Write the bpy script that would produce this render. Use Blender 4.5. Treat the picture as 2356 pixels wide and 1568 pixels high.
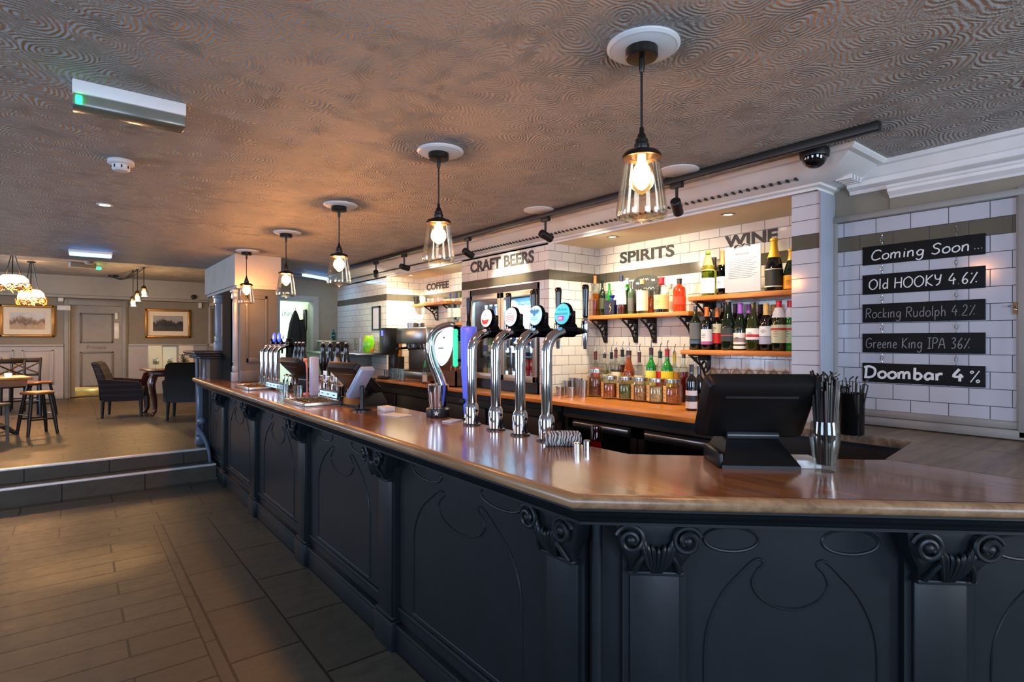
import bpy, bmesh, math, random
from mathutils import Vector, Matrix
PI = math.pi
random.seed(7)
for _o in list(bpy.data.objects):
    bpy.data.objects.remove(_o)
SC = bpy.context.scene
COL = SC.collection

# ---------------------------------------------------------------- camera
FPX = 1290.0                       # focal length in pixels of the 2356 wide frame
EYE = 1.5
TH = math.atan(1008.0 / FPX)       # the view turns this far from the bar's long run (+Y) towards its back wall (+X)
cam_d = bpy.data.cameras.new('camera')
cam = bpy.data.objects.new('camera', cam_d)
COL.objects.link(cam)
cam.location = (0, 0, EYE)
cam.rotation_euler = (PI / 2, 0, -TH)
cam_d.sensor_width = 36.0
cam_d.sensor_fit = 'HORIZONTAL'
cam_d.lens = 36.0 * FPX / 2356.0
cam_d.clip_start = 0.02
SC.camera = cam

# ---------------------------------------------------------------- world, daylight, exposure
world = bpy.data.worlds.new('sky')
SC.world = world
world.use_nodes = True
_bg = world.node_tree.nodes['Background']
_bg.inputs[0].default_value = (0.35, 0.5, 1.0, 1)
_bg.inputs[1].default_value = 0.35
SC.view_settings.view_transform = 'Standard'
SC.view_settings.look = 'None'
SC.view_settings.gamma = 1.0
SC.view_settings.use_curve_mapping = False
SC.view_settings.exposure = 1.06
SC.cycles.caustics_reflective = False
SC.cycles.caustics_refractive = False
SC.cycles.sample_clamp_indirect = 4.0
SC.cycles.max_bounces = 10
SC.cycles.transparent_max_bounces = 24

def lamp(kind, name, loc, energy, color, target=None, **kw):
    d = bpy.data.lights.new(name, kind)
    d.energy = energy
    d.color = color
    for k, v in kw.items():
        setattr(d, k, v)
    o = bpy.data.objects.new(name, d)
    COL.objects.link(o)
    o.location = loc
    if target is not None:
        o.rotation_euler = (Vector(target) - Vector(loc)).to_track_quat('-Z', 'Y').to_euler()
    return o

DAY = (0.56, 0.72, 1.0)
# daylight through the front windows behind the photographer, and through the side windows
lamp('AREA', 'daylight_front', (-0.6, -2.85, 1.65), 60, DAY, (0.2, 5, 1.35), shape='RECTANGLE', size=2.0, size_y=1.2)
lamp('AREA', 'daylight_street', (2.4, -2.85, 1.6), 42, (0.78, 0.88, 1.0), (2.2, 5, 1.3), shape='RECTANGLE', size=1.0, size_y=1.2)
lamp('AREA', 'daylight_side', (-3.05, 5.3, 1.6), 40, DAY, (3, 5.3, 1.2), shape='RECTANGLE', size=1.6, size_y=1.2)
lamp('AREA', 'daylight_far', (-3.05, 11.5, 1.8), 60, DAY, (3, 11.5, 1.3), shape='RECTANGLE', size=2.2, size_y=1.2)
lamp('AREA', 'daylight_corner', (-3.05, 0.6, 1.6), 46, DAY, (3, 0.6, 1.3), shape='RECTANGLE', size=1.6, size_y=1.2)

# ---------------------------------------------------------------- layout helpers: where a line of sight meets a plane of the room
_s, _c = math.sin(TH), math.cos(TH)
def sight(px, py):
    a, b = (px - 1178.0) / FPX, (784.0 - py) / FPX
    return Vector((_s + a * _c, _c - a * _s, b))
def at_x(px, py, X):
    r = sight(px, py); return Vector((0, 0, EYE)) + r * (X / r.x)
def at_y(px, py, Y):
    r = sight(px, py); return Vector((0, 0, EYE)) + r * (Y / r.y)
def at_z(px, py, z):
    r = sight(px, py); return Vector((0, 0, EYE)) + r * ((z - EYE) / r.z)
def at_d(px, py, d):
    r = sight(px, py); return Vector((0, 0, EYE)) + r * d

# ---------------------------------------------------------------- mesh helpers
def spline(pts, n=8, closed=False):
    """Catmull-Rom through pts"""
    P = [Vector(p) for p in pts]
    out = []
    m = len(P)
    segs = m if closed else m - 1
    for i in range(segs):
        if closed:
            p0, p1, p2, p3 = P[(i - 1) % m], P[i], P[(i + 1) % m], P[(i + 2) % m]
        else:
            p0, p1, p2, p3 = P[max(i - 1, 0)], P[i], P[i + 1], P[min(i + 2, m - 1)]
        for k in range(n):
            t = k / n
            out.append(0.5 * ((2 * p1) + (p2 - p0) * t + (2 * p0 - 5 * p1 + 4 * p2 - p3) * t * t + (3 * p1 - p0 - 3 * p2 + p3) * t ** 3))
    if not closed:
        out.append(P[-1])
    return out

class MB:
    def __init__(self):
        self.bm = bmesh.new()
    def _m(self, faces, m):
        for f in faces:
            f.material_index = m
    def poly(self, pts, m=0):
        f = self.bm.faces.new([self.bm.verts.new(p) for p in pts])
        f.material_index = m
        return self
    def box(self, x0, x1, y0, y1, z0, z1, m=0, bev=0.0, seg=2, mat=None):
        bm = self.bm
        r = bmesh.ops.create_cube(bm, size=1.0)
        vs = r['verts']
        M = Matrix.Translation(((x0 + x1) / 2, (y0 + y1) / 2, (z0 + z1) / 2)) @ Matrix.Diagonal((abs(x1 - x0), abs(y1 - y0), abs(z1 - z0), 1))
        if mat is not None:
            M = mat @ M
        bmesh.ops.transform(bm, matrix=M, verts=vs)
        faces = list({f for v in vs for f in v.link_faces})
        self._m(faces, m)
        if bev > 0:
            es = list({e for v in vs for e in v.link_edges})
            rb = bmesh.ops.bevel(bm, geom=es, offset=bev, segments=seg, affect='EDGES', profile=0.5)
            self._m(rb['faces'], m)
        return self
    def lathe(self, prof, seg=24, c=(0, 0, 0), m=0, mat=None, scale=(1, 1)):
        """prof: [(r, z)]; r == 0 closes"""
        bm = self.bm
        rings = []
        M = mat or Matrix.Identity(4)
        for r, z in prof:
            if r <= 1e-6:
                rings.append([bm.verts.new(M @ Vector((c[0], c[1], c[2] + z)))])
            else:
                rings.append([bm.verts.new(M @ Vector((c[0] + r * scale[0] * math.cos(2 * PI * k / seg), c[1] + r * scale[1] * math.sin(2 * PI * k / seg), c[2] + z))) for k in range(seg)])
        for a, b in zip(rings, rings[1:]):
            for k in range(seg):
                k2 = (k + 1) % seg
                if len(a) == 1 and len(b) == 1:
                    continue
                if len(a) == 1:
                    f = bm.faces.new((a[0], b[k2], b[k]))
                elif len(b) == 1:
                    f = bm.faces.new((a[k], a[k2], b[0]))
                else:
                    f = bm.faces.new((a[k], a[k2], b[k2], b[k]))
                f.material_index = m
        return self
    def cyl(self, c, r, h, seg=20, m=0, r2=None, mat=None):
        r2 = r if r2 is None else r2
        return self.lathe([(0, 0), (r, 0), (r2, h), (0, h)], seg, c, m, mat)
    def tube(self, pts, r, seg=8, m=0, cap=True, flat=None):
        bm = self.bm
        P = [Vector(p) for p in pts]
        n = len(P)
        R = r if isinstance(r, (list, tuple)) else [r] * n
        rings = []
        up = None
        for i, p in enumerate(P):
            t = (P[min(i + 1, n - 1)] - P[max(i - 1, 0)])
            t = t.normalized() if t.length > 1e-9 else Vector((0, 0, 1))
            if up is None:
                a = Vector((0, 0, 1)) if abs(t.z) < 0.9 else Vector((1, 0, 0))
                x = t.cross(a).normalized()
            else:
                x = up - t * up.dot(t)
                x = x.normalized() if x.length > 1e-6 else t.orthogonal().normalized()
            up = x
            y = t.cross(x)
            rings.append([bm.verts.new(p + (x * math.cos(2 * PI * k / seg) + y * math.sin(2 * PI * k / seg)) * R[i]) for k in range(seg)])
        for a, b in zip(rings, rings[1:]):
            for k in range(seg):
                f = bm.faces.new((a[k], a[(k + 1) % seg], b[(k + 1) % seg], b[k]))
                f.material_index = m
        if cap:
            for rg in (rings[0][::-1], rings[-1]):
                f = bm.faces.new(rg); f.material_index = m
        return self
    def ring(self, pts, r, seg=6, m=0):
        """closed tube"""
        bm = self.bm
        P = [Vector(p) for p in pts]
        n = len(P)
        cen = sum(P, Vector()) / n
        nrm = Vector()
        for i in range(n):
            nrm += (P[i] - cen).cross(P[(i + 1) % n] - cen)
        nrm.normalize()
        rings = []
        for i, p in enumerate(P):
            t = (P[(i + 1) % n] - P[i - 1]).normalized()
            x = nrm.cross(t).normalized()
            rings.append([bm.verts.new(p + (x * math.cos(2 * PI * k / seg) + nrm * math.sin(2 * PI * k / seg)) * r) for k in range(seg)])
        for i in range(n):
            a, b = rings[i], rings[(i + 1) % n]
            for k in range(seg):
                f = bm.faces.new((a[k], a[(k + 1) % seg], b[(k + 1) % seg], b[k]))
                f.material_index = m
        return self
    def prism(self, pts, vec, m=0):
        """planar polygon pts extruded along vec"""
        bm = self.bm
        v = Vector(vec)
        A = [bm.verts.new(Vector(p)) for p in pts]
        B = [bm.verts.new(Vector(p) + v) for p in pts]
        fs = [bm.faces.new(A[::-1]), bm.faces.new(B)]
        n = len(A)
        for i in range(n):
            fs.append(bm.faces.new((A[i], A[(i + 1) % n], B[(i + 1) % n], B[i])))
        self._m(fs, m)
        return self
    def ball(self, c, r, m=0, u=14, v=10, s=(1, 1, 1)):
        M = Matrix.Translation(c) @ Matrix.Diagonal((s[0], s[1], s[2], 1))
        rr = bmesh.ops.create_uvsphere(self.bm, u_segments=u, v_segments=v, radius=r, matrix=M)
        self._m({f for vv in rr['verts'] for f in vv.link_faces}, m)
        return self
    def loft(self, secs, m=0, cap=True):
        """secs: lists of equal-length closed point rings"""
        bm = self.bm
        rings = [[bm.verts.new(p) for p in s] for s in secs]
        n = len(rings[0])
        for a, b in zip(rings, rings[1:]):
            for k in range(n):
                f = bm.faces.new((a[k], a[(k + 1) % n], b[(k + 1) % n], b[k]))
                f.material_index = m
        if cap:
            for rg in (rings[0][::-1], rings[-1]):
                f = bm.faces.new(rg); f.material_index = m
        return self
    def sweep(self, path, prof, m=0, cap=True):
        """path: 2-D points, prof: [(offset to the right of travel, z)] open strip, mitred"""
        bm = self.bm
        P = [Vector((p[0], p[1])) for p in path]
        n = len(P)
        rows = []
        for i, p in enumerate(P):
            d0 = (P[i] - P[i - 1]).normalized() if i > 0 else None
            d1 = (P[i + 1] - P[i]).normalized() if i < n - 1 else None
            n0 = Vector((d0.y, -d0.x)) if d0 is not None else None
            n1 = Vector((d1.y, -d1.x)) if d1 is not None else None
            if n0 is None: mit = n1
            elif n1 is None: mit = n0
            else:
                mit = (n0 + n1).normalized()
                mit = mit / max(0.2, mit.dot(n0))
            rows.append([bm.verts.new((p.x + mit.x * o, p.y + mit.y * o, z)) for o, z in prof])
        for a, b in zip(rows, rows[1:]):
            for k in range(len(prof) - 1):
                f = bm.faces.new((a[k], a[k + 1], b[k + 1], b[k])); f.material_index = m
        if cap:
            for rw in (rows[0][::-1], rows[-1]):
                f = bm.faces.new(rw); f.material_index = m
        return self
    def mesh(self, me, M, m=0):
        """append a mesh datablock"""
        b2 = bmesh.new(); b2.from_mesh(me); b2.transform(M)
        for f in b2.faces: f.material_index = m
        tmp = bpy.data.meshes.new('tmp'); b2.to_mesh(tmp); b2.free()
        self.bm.from_mesh(tmp); bpy.data.meshes.remove(tmp)
        return self
    def build(self, name, mats, parent=None, loc=(0, 0, 0), rz=0.0, sharp=35, smooth=True):
        bm = self.bm
        bmesh.ops.recalc_face_normals(bm, faces=bm.faces[:])
        if smooth:
            lim = math.radians(sharp)
            for f in bm.faces: f.smooth = True
            for e in bm.edges:
                if len(e.link_faces) != 2 or e.calc_face_angle(0) > lim:
                    e.smooth = False
        me = bpy.data.meshes.new(name)
        bm.to_mesh(me); bm.free()
        for mm in (mats if isinstance(mats, (list, tuple)) else [mats]):
            me.materials.append(mm)
        o = bpy.data.objects.new(name, me)
        COL.objects.link(o)
        o.location = loc
        o.rotation_euler = (0, 0, rz)
        if parent is not None:
            o.parent = parent
        return o

def thing(name, label, cat, loc=(0, 0, 0), rz=0.0, group=None):
    o = bpy.data.objects.new(name, None)
    o.empty_display_size = 0.05
    COL.objects.link(o)
    o.location = loc; o.rotation_euler = (0, 0, rz)
    o['label'] = label; o['category'] = cat
    if group: o['group'] = group
    return o
def tag(o, label, cat, group=None, kind=None):
    o['label'] = label; o['category'] = cat
    if group: o['group'] = group
    if kind: o['kind'] = kind
    return o
def struct(o, label=None):
    o['kind'] = 'structure'
    if label: o['label'] = label
    return o
def dup(root, loc, rz=None, label=None, group=None):
    r = root.copy(); COL.objects.link(r); r.location = loc
    if rz is not None: r.rotation_euler = (0, 0, rz)
    if label: r['label'] = label
    if group: r['group'] = group
    for ch in list(root.children):
        c = ch.copy(); COL.objects.link(c); c.parent = r
        for g in list(ch.children):
            d = g.copy(); COL.objects.link(d); d.parent = c
    return r

_txt = {}
def text_mesh(s, bold=0.0, shear=0.0):
    k = (s, bold, shear)
    if k in _txt: return _txt[k]
    cu = bpy.data.curves.new('lettering', 'FONT')
    cu.body = s; cu.size = 1.0; cu.offset = bold; cu.extrude = 0.02; cu.shear = shear
    cu.resolution_u = 4
    o = bpy.data.objects.new('lettering', cu); COL.objects.link(o)
    dg = bpy.context.evaluated_depsgraph_get()
    me = bpy.data.meshes.new_from_object(o.evaluated_get(dg))
    bpy.data.objects.remove(o); bpy.data.curves.remove(cu)
    xs = [v.co.x for v in me.vertices]; ys = [v.co.y for v in me.vertices]
    _txt[k] = (me, min(xs), max(xs), min(ys), max(ys))
    return _txt[k]
def add_text(mb, s, x0, x1, z0, z1, y, m=0, bold=0.0, depth=0.002, shear=0.0):
    """letters standing in the local XZ plane, front towards -y, squeezed into the given box"""
    me, a, b, c, d = text_mesh(s, bold, shear)
    sx, sz = (x1 - x0) / (b - a), (z1 - z0) / (d - c)
    M = Matrix.Translation((x0, y, z0)) @ Matrix(((sx, 0, 0, -a * sx), (0, 0, -depth / 0.04, 0), (0, sz, 0, -c * sz), (0, 0, 0, 1)))
    mb.mesh(me, M, m)

# ---------------------------------------------------------------- materials
def lin(r, g, b):
    f = lambda u: (u / 255.0 / 12.92) if u / 255.0 <= 0.04045 else ((u / 255.0 + 0.055) / 1.055) ** 2.4
    return (f(r), f(g), f(b), 1.0)
class NT:
    def __init__(self, name):
        self.mat = bpy.data.materials.new(name); self.mat.use_nodes = True
        self.t = self.mat.node_tree
        self.b = self.t.nodes['Principled BSDF']; self.out = self.t.nodes['Material Output']
    def n(self, typ, **kw):
        nd = self.t.nodes.new(typ)
        for k, v in kw.items(): setattr(nd, k, v)
        return nd
    def l(self, a, b): self.t.links.new(a, b)
    def val(self, sock, v):
        if hasattr(v, 'is_linked') or hasattr(v, 'links'): self.l(v, sock)
        else: sock.default_value = v
    def math(self, op, a, b=0.0):
        nd = self.n('ShaderNodeMath', operation=op)
        self.val(nd.inputs[0], a); self.val(nd.inputs[1], b)
        return nd.outputs[0]
    def mix(self, f, a, b, typ='MIX'):
        nd = self.n('ShaderNodeMix', data_type='RGBA', blend_type=typ)
        self.val(nd.inputs[0], f); self.val(nd.inputs[6], a); self.val(nd.inputs[7], b)
        return nd.outputs[2]
    def pos(self):
        g = self.n('ShaderNodeNewGeometry'); return g.outputs['Position']
    def obj(self):
        g = self.n('ShaderNodeTexCoord'); return g.outputs['Object']
    def sep(self, v):
        s = self.n('ShaderNodeSeparateXYZ'); self.l(v, s.inputs[0]); return s.outputs
    def comb(self, x, y, z=0.0):
        s = self.n('ShaderNodeCombineXYZ')
        for i, v in enumerate((x, y, z)): self.val(s.inputs[i], v)
        return s.outputs[0]
    def mapping(self, v, scale=(1, 1, 1), rot=(0, 0, 0), loc=(0, 0, 0)):
        m = self.n('ShaderNodeMapping'); self.l(v, m.inputs[0])
        m.inputs['Scale'].default_value = scale; m.inputs['Rotation'].default_value = rot; m.inputs['Location'].default_value = loc
        return m.outputs[0]
    def noise(self, v, scale, detail=4, rough=0.55, dist=0.0):
        nd = self.n('ShaderNodeTexNoise'); self.l(v, nd.inputs['Vector'])
        nd.inputs['Scale'].default_value = scale; nd.inputs['Detail'].default_value = detail
        nd.inputs['Roughness'].default_value = rough; nd.inputs['Distortion'].default_value = dist
        return nd.outputs
    def ramp(self, f, stops):
        nd = self.n('ShaderNodeValToRGB'); self.l(f, nd.inputs[0])
        e = nd.color_ramp.elements
        while len(e) < len(stops): e.new(0.5)
        for i, (p, c) in enumerate(stops):
            e[i].position = p; e[i].color = c
        return nd.outputs[0]
    def bump(self, h, strength=0.3, dist=0.01):
        nd = self.n('ShaderNodeBump'); self.l(h, nd.inputs['Height'])
        nd.inputs['Strength'].default_value = strength; nd.inputs['Distance'].default_value = dist
        self.l(nd.outputs[0], self.b.inputs['Normal'])
        return nd.outputs[0]
    def set(self, **kw):
        for k, v in kw.items(): self.val(self.b.inputs[k.replace('_', ' ')], v)
        return self

_mats = {}
def paint(name, rgb, rough=0.5, metal=0.0, var=0.12, scale=9.0, bump=0.0, spec=0.5, coat=0.0):
    """painted, moulded or metal surface with a little unevenness"""
    if name in _mats: return _mats[name]
    k = NT(name)
    c = lin(*rgb)
    nz = k.noise(k.obj(), scale, 5)
    dark = tuple(x * (1 - var) for x in c[:3]) + (1,)
    lite = tuple(min(1, x * (1 + var)) for x in c[:3]) + (1,)
    k.set(Base_Color=k.ramp(nz[0], [(0.3, dark), (0.7, lite)]), Roughness=rough, Metallic=metal)
    k.b.inputs['Specular IOR Level'].default_value = spec
    k.b.inputs['Coat Weight'].default_value = coat
    if bump: k.bump(k.noise(k.obj(), scale * 8, 3)[0], bump, 0.004)
    _mats[name] = k.mat
    return k.mat
def glow(name, rgb, strength, var=0.0):
    if name in _mats: return _mats[name]
    k = NT(name); c = lin(*rgb)
    k.set(Base_Color=c, Roughness=0.4)
    k.b.inputs['Emission Color'].default_value = c
    k.b.inputs['Emission Strength'].default_value = strength
    if var:
        nz = k.noise(k.obj(), 12, 3)[0]
        k.set(Emission_Strength=k.math('MULTIPLY', nz, strength * 2))
    _mats[name] = k.mat
    return k.mat
def clear(name, rgb, gloss=0.06, rough=0.02, fac_scale=1.0):
    """thin clear or tinted glass: tinted transparency under a fresnel gloss"""
    if name in _mats: return _mats[name]
    k = NT(name); t = k.t
    t.nodes.remove(k.b)
    tr = k.n('ShaderNodeBsdfTransparent'); tr.inputs[0].default_value = lin(*rgb)
    gl = k.n('ShaderNodeBsdfGlossy'); gl.inputs['Roughness'].default_value = rough
    lw = k.n('ShaderNodeLayerWeight'); lw.inputs[0].default_value = 0.35
    nz = k.noise(k.obj(), 6.0, 2)[0]
    f = k.math('MULTIPLY', lw.outputs['Facing'], 0.55 * fac_scale)
    f = k.math('ADD', f, k.math('MULTIPLY', nz, gloss))
    mx = k.n('ShaderNodeMixShader')
    k.l(f, mx.inputs[0]); k.l(tr.outputs[0], mx.inputs[1]); k.l(gl.outputs[0], mx.inputs[2])
    k.l(mx.outputs[0], k.out.inputs[0])
    _mats[name] = k.mat
    return k.mat
def wood(name, dark, lite, axis='y', rough=0.3, scale=1.0, coat=0.0, plank=None):
    if name in _mats: return _mats[name]
    k = NT(name)
    sc = {'x': (1.2, 14, 14), 'y': (14, 1.2, 14), 'z': (14, 14, 1.2)}[axis]
    v = k.mapping(k.obj(), scale=tuple(s * scale for s in sc))
    n1 = k.noise(v, 2.2, 6, 0.6, 0.8)[0]
    n2 = k.noise(v, 9.0, 3, 0.5)[0]
    f = k.math('ADD', k.math('MULTIPLY', n1, 0.75), k.math('MULTIPLY', n2, 0.25))
    big = k.noise(k.obj(), 1.7, 2)[0]
    col = k.ramp(f, [(0.32, lin(*dark)), (0.68, lin(*lite))])
    col = k.mix(k.math('MULTIPLY', big, 0.35), col, lin(*dark))
    k.set(Base_Color=col, Roughness=rough)
    k.b.inputs['Coat Weight'].default_value = coat
    k.b.inputs['Coat Roughness'].default_value = 0.08
    k.bump(f, 0.08, 0.002)
    _mats[name] = k.mat
    return k.mat
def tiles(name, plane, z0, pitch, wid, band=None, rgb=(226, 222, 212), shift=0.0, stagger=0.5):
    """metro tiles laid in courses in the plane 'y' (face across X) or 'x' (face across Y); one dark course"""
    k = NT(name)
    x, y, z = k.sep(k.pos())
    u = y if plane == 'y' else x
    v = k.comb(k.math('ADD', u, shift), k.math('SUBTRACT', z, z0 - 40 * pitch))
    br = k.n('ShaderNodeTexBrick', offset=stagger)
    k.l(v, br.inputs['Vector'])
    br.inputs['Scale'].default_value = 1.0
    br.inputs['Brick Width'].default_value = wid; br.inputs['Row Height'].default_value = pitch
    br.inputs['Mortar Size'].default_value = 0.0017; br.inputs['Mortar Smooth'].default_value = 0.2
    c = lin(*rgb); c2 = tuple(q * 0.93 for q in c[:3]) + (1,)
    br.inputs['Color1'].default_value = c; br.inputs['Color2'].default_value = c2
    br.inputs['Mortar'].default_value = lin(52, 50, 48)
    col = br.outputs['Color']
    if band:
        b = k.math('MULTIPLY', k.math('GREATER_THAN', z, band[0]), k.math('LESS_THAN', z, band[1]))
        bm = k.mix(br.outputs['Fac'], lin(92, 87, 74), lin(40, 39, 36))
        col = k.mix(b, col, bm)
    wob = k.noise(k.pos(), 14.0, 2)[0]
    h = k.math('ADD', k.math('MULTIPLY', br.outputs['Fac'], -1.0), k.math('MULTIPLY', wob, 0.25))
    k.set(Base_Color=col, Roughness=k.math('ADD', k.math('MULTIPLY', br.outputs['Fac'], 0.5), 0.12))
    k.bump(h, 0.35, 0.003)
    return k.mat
# ---------------------------------------------------------------- shared materials
M_GREY = paint('grey_painted_panelling', (132, 130, 124), 0.45, var=0.06)
M_WALL = paint('olive_beige_wall', (126, 120, 104), 0.8, var=0.06)
M_WALLL = paint('pale_grey_wall', (150, 148, 140), 0.8, var=0.05)
M_WHITE = paint('white_paint', (214, 214, 212), 0.45, var=0.04)
M_SOFFIT = paint('cream_soffit', (214, 204, 176), 0.7, var=0.04)
M_BLACK = paint('black_plastic', (16, 16, 17), 0.35, var=0.2)
M_BLACKM = paint('black_iron', (20, 19, 18), 0.45, metal=0.2, var=0.2)
M_DARK = paint('dark_cupboard', (20, 20, 21), 0.5, var=0.25)
M_CHROME = paint('chrome', (214, 216, 220), 0.07, metal=1.0, var=0.03)
M_STEEL = paint('brushed_steel', (176, 174, 168), 0.28, metal=1.0, var=0.08, scale=30)
M_BRASS = paint('antique_brass', (86, 62, 34), 0.35, metal=0.9, var=0.2)
M_BAR = paint('slate_blue_bar_paint', (21, 26, 30), 0.42, var=0.16, scale=5, bump=0.06, spec=0.3)
M_GLASS = clear('clear_glass', (244, 246, 244))
M_ORANGE = wood('orange_pine_shelf', (176, 98, 30), (222, 142, 56), 'y', 0.3)
M_TOP = wood('brown_bar_top', (92, 62, 40), (162, 116, 74), 'y', 0.18, 0.7, coat=0.25)
M_NOSE = wood('worn_edge_wood', (112, 82, 56), (172, 138, 102), 'y', 0.3, 0.8)
M_WARM = glow('lit_filament', (255, 178, 86), 60)

def ceiling_mat():
    k = NT('embossed_swirl_ceiling_paper')
    p = k.pos()
    w = k.noise(p, 2.4, 3, 0.5)
    warped = k.n('ShaderNodeVectorMath', operation='ADD')
    sc = k.n('ShaderNodeVectorMath', operation='SCALE'); k.l(w[1], sc.inputs[0]); sc.inputs['Scale'].default_value = 0.26
    k.l(p, warped.inputs[0]); k.l(sc.outputs[0], warped.inputs[1])
    x, y, z = k.sep(warped.outputs[0])
    v2 = k.comb(x, y, 0.0)
    vor = k.n('ShaderNodeTexVoronoi', feature='F1', voronoi_dimensions='2D')
    k.l(v2, vor.inputs['Vector']); vor.inputs['Scale'].default_value = 6.6
    vor.inputs['Randomness'].default_value = 0.85
    rings = k.math('SINE', k.math('MULTIPLY', vor.outputs['Distance'], 66.0))
    rings = k.math('ADD', k.math('MULTIPLY', rings, 0.5), 0.5)
    fine = k.noise(k.comb(*k.sep(p)[:2]), 130.0, 2)[0]
    patch = k.noise(p, 0.8, 3)[0]
    amp = k.ramp(k.noise(p, 4.2, 3, 0.6)[0], [(0.36, (0.12, 0.12, 0.12, 1)), (0.60, (1, 1, 1, 1))])
    h = k.math('ADD', k.math('MULTIPLY', rings, amp), k.math('MULTIPLY', fine, 0.7))
    h = k.math('ADD', h, k.math('MULTIPLY', k.noise(p, 38.0, 3)[0], 0.9))
    col = k.mix(patch, lin(150, 147, 142), lin(166, 162, 156))
    k.set(Base_Color=col, Roughness=0.62)
    k.bump(h, 1.0, 0.010)
    return k.mat
M_CEIL = ceiling_mat()

def floor_mat():
    k = NT('stone_and_plank_floor')
    p = k.pos(); x, y, z = k.sep(p)
    def brick(u, v, bw, rh, c1, c2, mort, ms, off=0.5):
        b = k.n('ShaderNodeTexBrick', offset=off)
        k.l(k.comb(u, v), b.inputs['Vector'])
        b.inputs['Scale'].default_value = 1; b.inputs['Brick Width'].default_value = bw
        b.inputs['Row Height'].default_value = rh; b.inputs['Mortar Size'].default_value = ms
        b.inputs['Color1'].default_value = c1; b.inputs['Color2'].default_value = c2; b.inputs['Mortar'].default_value = mort
        return b
    mort = lin(26, 23, 20)
    pl = brick(k.math('ADD', x, 60.3), k.math('ADD', y, 60.02), 1.05, 0.208, lin(80, 74, 58), lin(58, 55, 45), mort, 0.0065, 0.37)
    st = brick(k.math('ADD', y, 60.1), k.math('ADD', x, 59.49), 0.62, 0.33, lin(74, 72, 61), lin(55, 54, 47), mort, 0.007, 0.45)
    ft = brick(k.math('ADD', x, 60.15), k.math('ADD', y, 59.61), 0.66, 0.30, lin(74, 71, 59), lin(56, 55, 47), mort, 0.006, 0.43)
    m1 = k.math('GREATER_THAN', x, 0.51)
    m2 = k.math('GREATER_THAN', y, 5.39)
    col = k.mix(m1, pl.outputs[0], st.outputs[0]); col = k.mix(m2, col, ft.outputs[0])
    fm = k.n('ShaderNodeMix', data_type='FLOAT'); k.l(m1, fm.inputs[0]); k.l(pl.outputs[1], fm.inputs[2]); k.l(st.outputs[1], fm.inputs[3])
    fn = k.n('ShaderNodeMix', data_type='FLOAT'); k.l(m2, fn.inputs[0]); k.l(fm.outputs[0], fn.inputs[2]); k.l(ft.outputs[1], fn.inputs[3])
    fac = fn.outputs[0]
    # the straight joint between planks and the slabs along the bar
    jt = k.math('MULTIPLY', k.math('LESS_THAN', k.math('ABSOLUTE', k.math('SUBTRACT', x, 0.51)), 0.004), k.math('LESS_THAN', y, 5.39))
    n1 = k.noise(k.mapping(p, scale=(2.0, 7.0, 4)), 2.6, 6, 0.65)[0]
    n2 = k.noise(p, 14.0, 5, 0.7)[0]
    n1r = k.ramp(n1, [(0.36, (0, 0, 0, 1)), (0.66, (1, 1, 1, 1))])
    col = k.mix(k.math('MULTIPLY', n1r, 0.72), col, lin(42, 40, 33))
    col = k.mix(k.math('MULTIPLY', n2, 0.35), col, lin(112, 102, 86))
    col = k.mix(k.math('MULTIPLY', k.noise(p, 45.0, 3)[0], 0.3), col, lin(50, 46, 40))
    fac = k.math('MAXIMUM', fac, jt)
    col = k.mix(fac, col, mort)
    k.set(Base_Color=col, Roughness=k.math('ADD', k.math('MULTIPLY', n2, 0.35), 0.30))
    k.b.inputs['Specular IOR Level'].default_value = 0.35
    h = k.math('SUBTRACT', k.math('MULTIPLY', n2, 0.6), fac)
    k.bump(h, 0.6, 0.005)
    return k.mat
M_FLOOR = floor_mat()
M_RISER = paint('stone_riser', (112, 108, 94), 0.5, var=0.2, scale=6)

ZC = 2.37          # low ceiling over the bar
ZF = 0.30          # raised floor of the far room
ZC2 = 2.86         # its ceiling
YS1, YS2 = 6.79, 7.05
XP, XT, XC, XS, XK = 3.15, 3.0, 2.95, 3.5, 3.42   # panel wall, tiled pier, fridge column, spirits wall, coffee wall
ZSOF = 2.275

def plain(name, boxes, mat, label=None):
    mb = MB()
    for b in boxes: mb.box(*b)
    return struct(mb.build(name, mat, smooth=False), label)

plain('floor', [(-3.1, 3.7, -3.0, YS1 + 0.02, -0.1, 0.0)], M_FLOOR)
plain('floor_raised', [(-3.1, 1.20, YS2, 7.5, -0.1, ZF), (-3.1, 1.70, 7.5, 15.2, -0.1, ZF), (1.70, 2.6, 9.6, 15.2, -0.1, ZF)], M_FLOOR)
plain('floor_back_room', [(1.75, 3.7, 7.95, 9.6, -0.1, 0.0)], M_RISER)
plain('trim_1', [(-3.1, 1.22, YS1, YS2, 0.0, 0.165)], M_FLOOR, 'lower stone step up to the raised dining floor')
mb = MB()
mb.box(-3.1, 1.22, YS1 - 0.004, YS1 + 0.05, 0.150, 0.169, 0, 0.003)
mb.box(-3.1, 1.19, YS2 - 0.004, YS2 + 0.05, 0.285, 0.304, 0, 0.003)
struct(mb.build('trim_2', paint('step_nosing_metal', (232, 232, 236), 0.35, metal=0.2)), 'metal nosing strips along both steps')
plain('ceiling', [(-3.1, 3.7, -3.0, 7.55, ZC, ZC + 0.12)], M_CEIL)
plain('ceiling_far', [(-3.1, 2.6, 7.62, 15.3, ZC2, ZC2 + 0.1), (-3.1, 3.7, 7.5, 7.62, ZC, ZC2 + 0.1)], M_CEIL)
plain('ceiling_back_room', [(1.75, 3.7, 7.62, 9.6, ZC, ZC + 0.1)], M_WHITE)
plain('ceiling_alcove', [(XC + 0.005, XS + 0.1, 1.43, 7.8, ZSOF, ZSOF + 0.06)], M_SOFFIT, 'cream soffit over the back bar alcoves')

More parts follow.
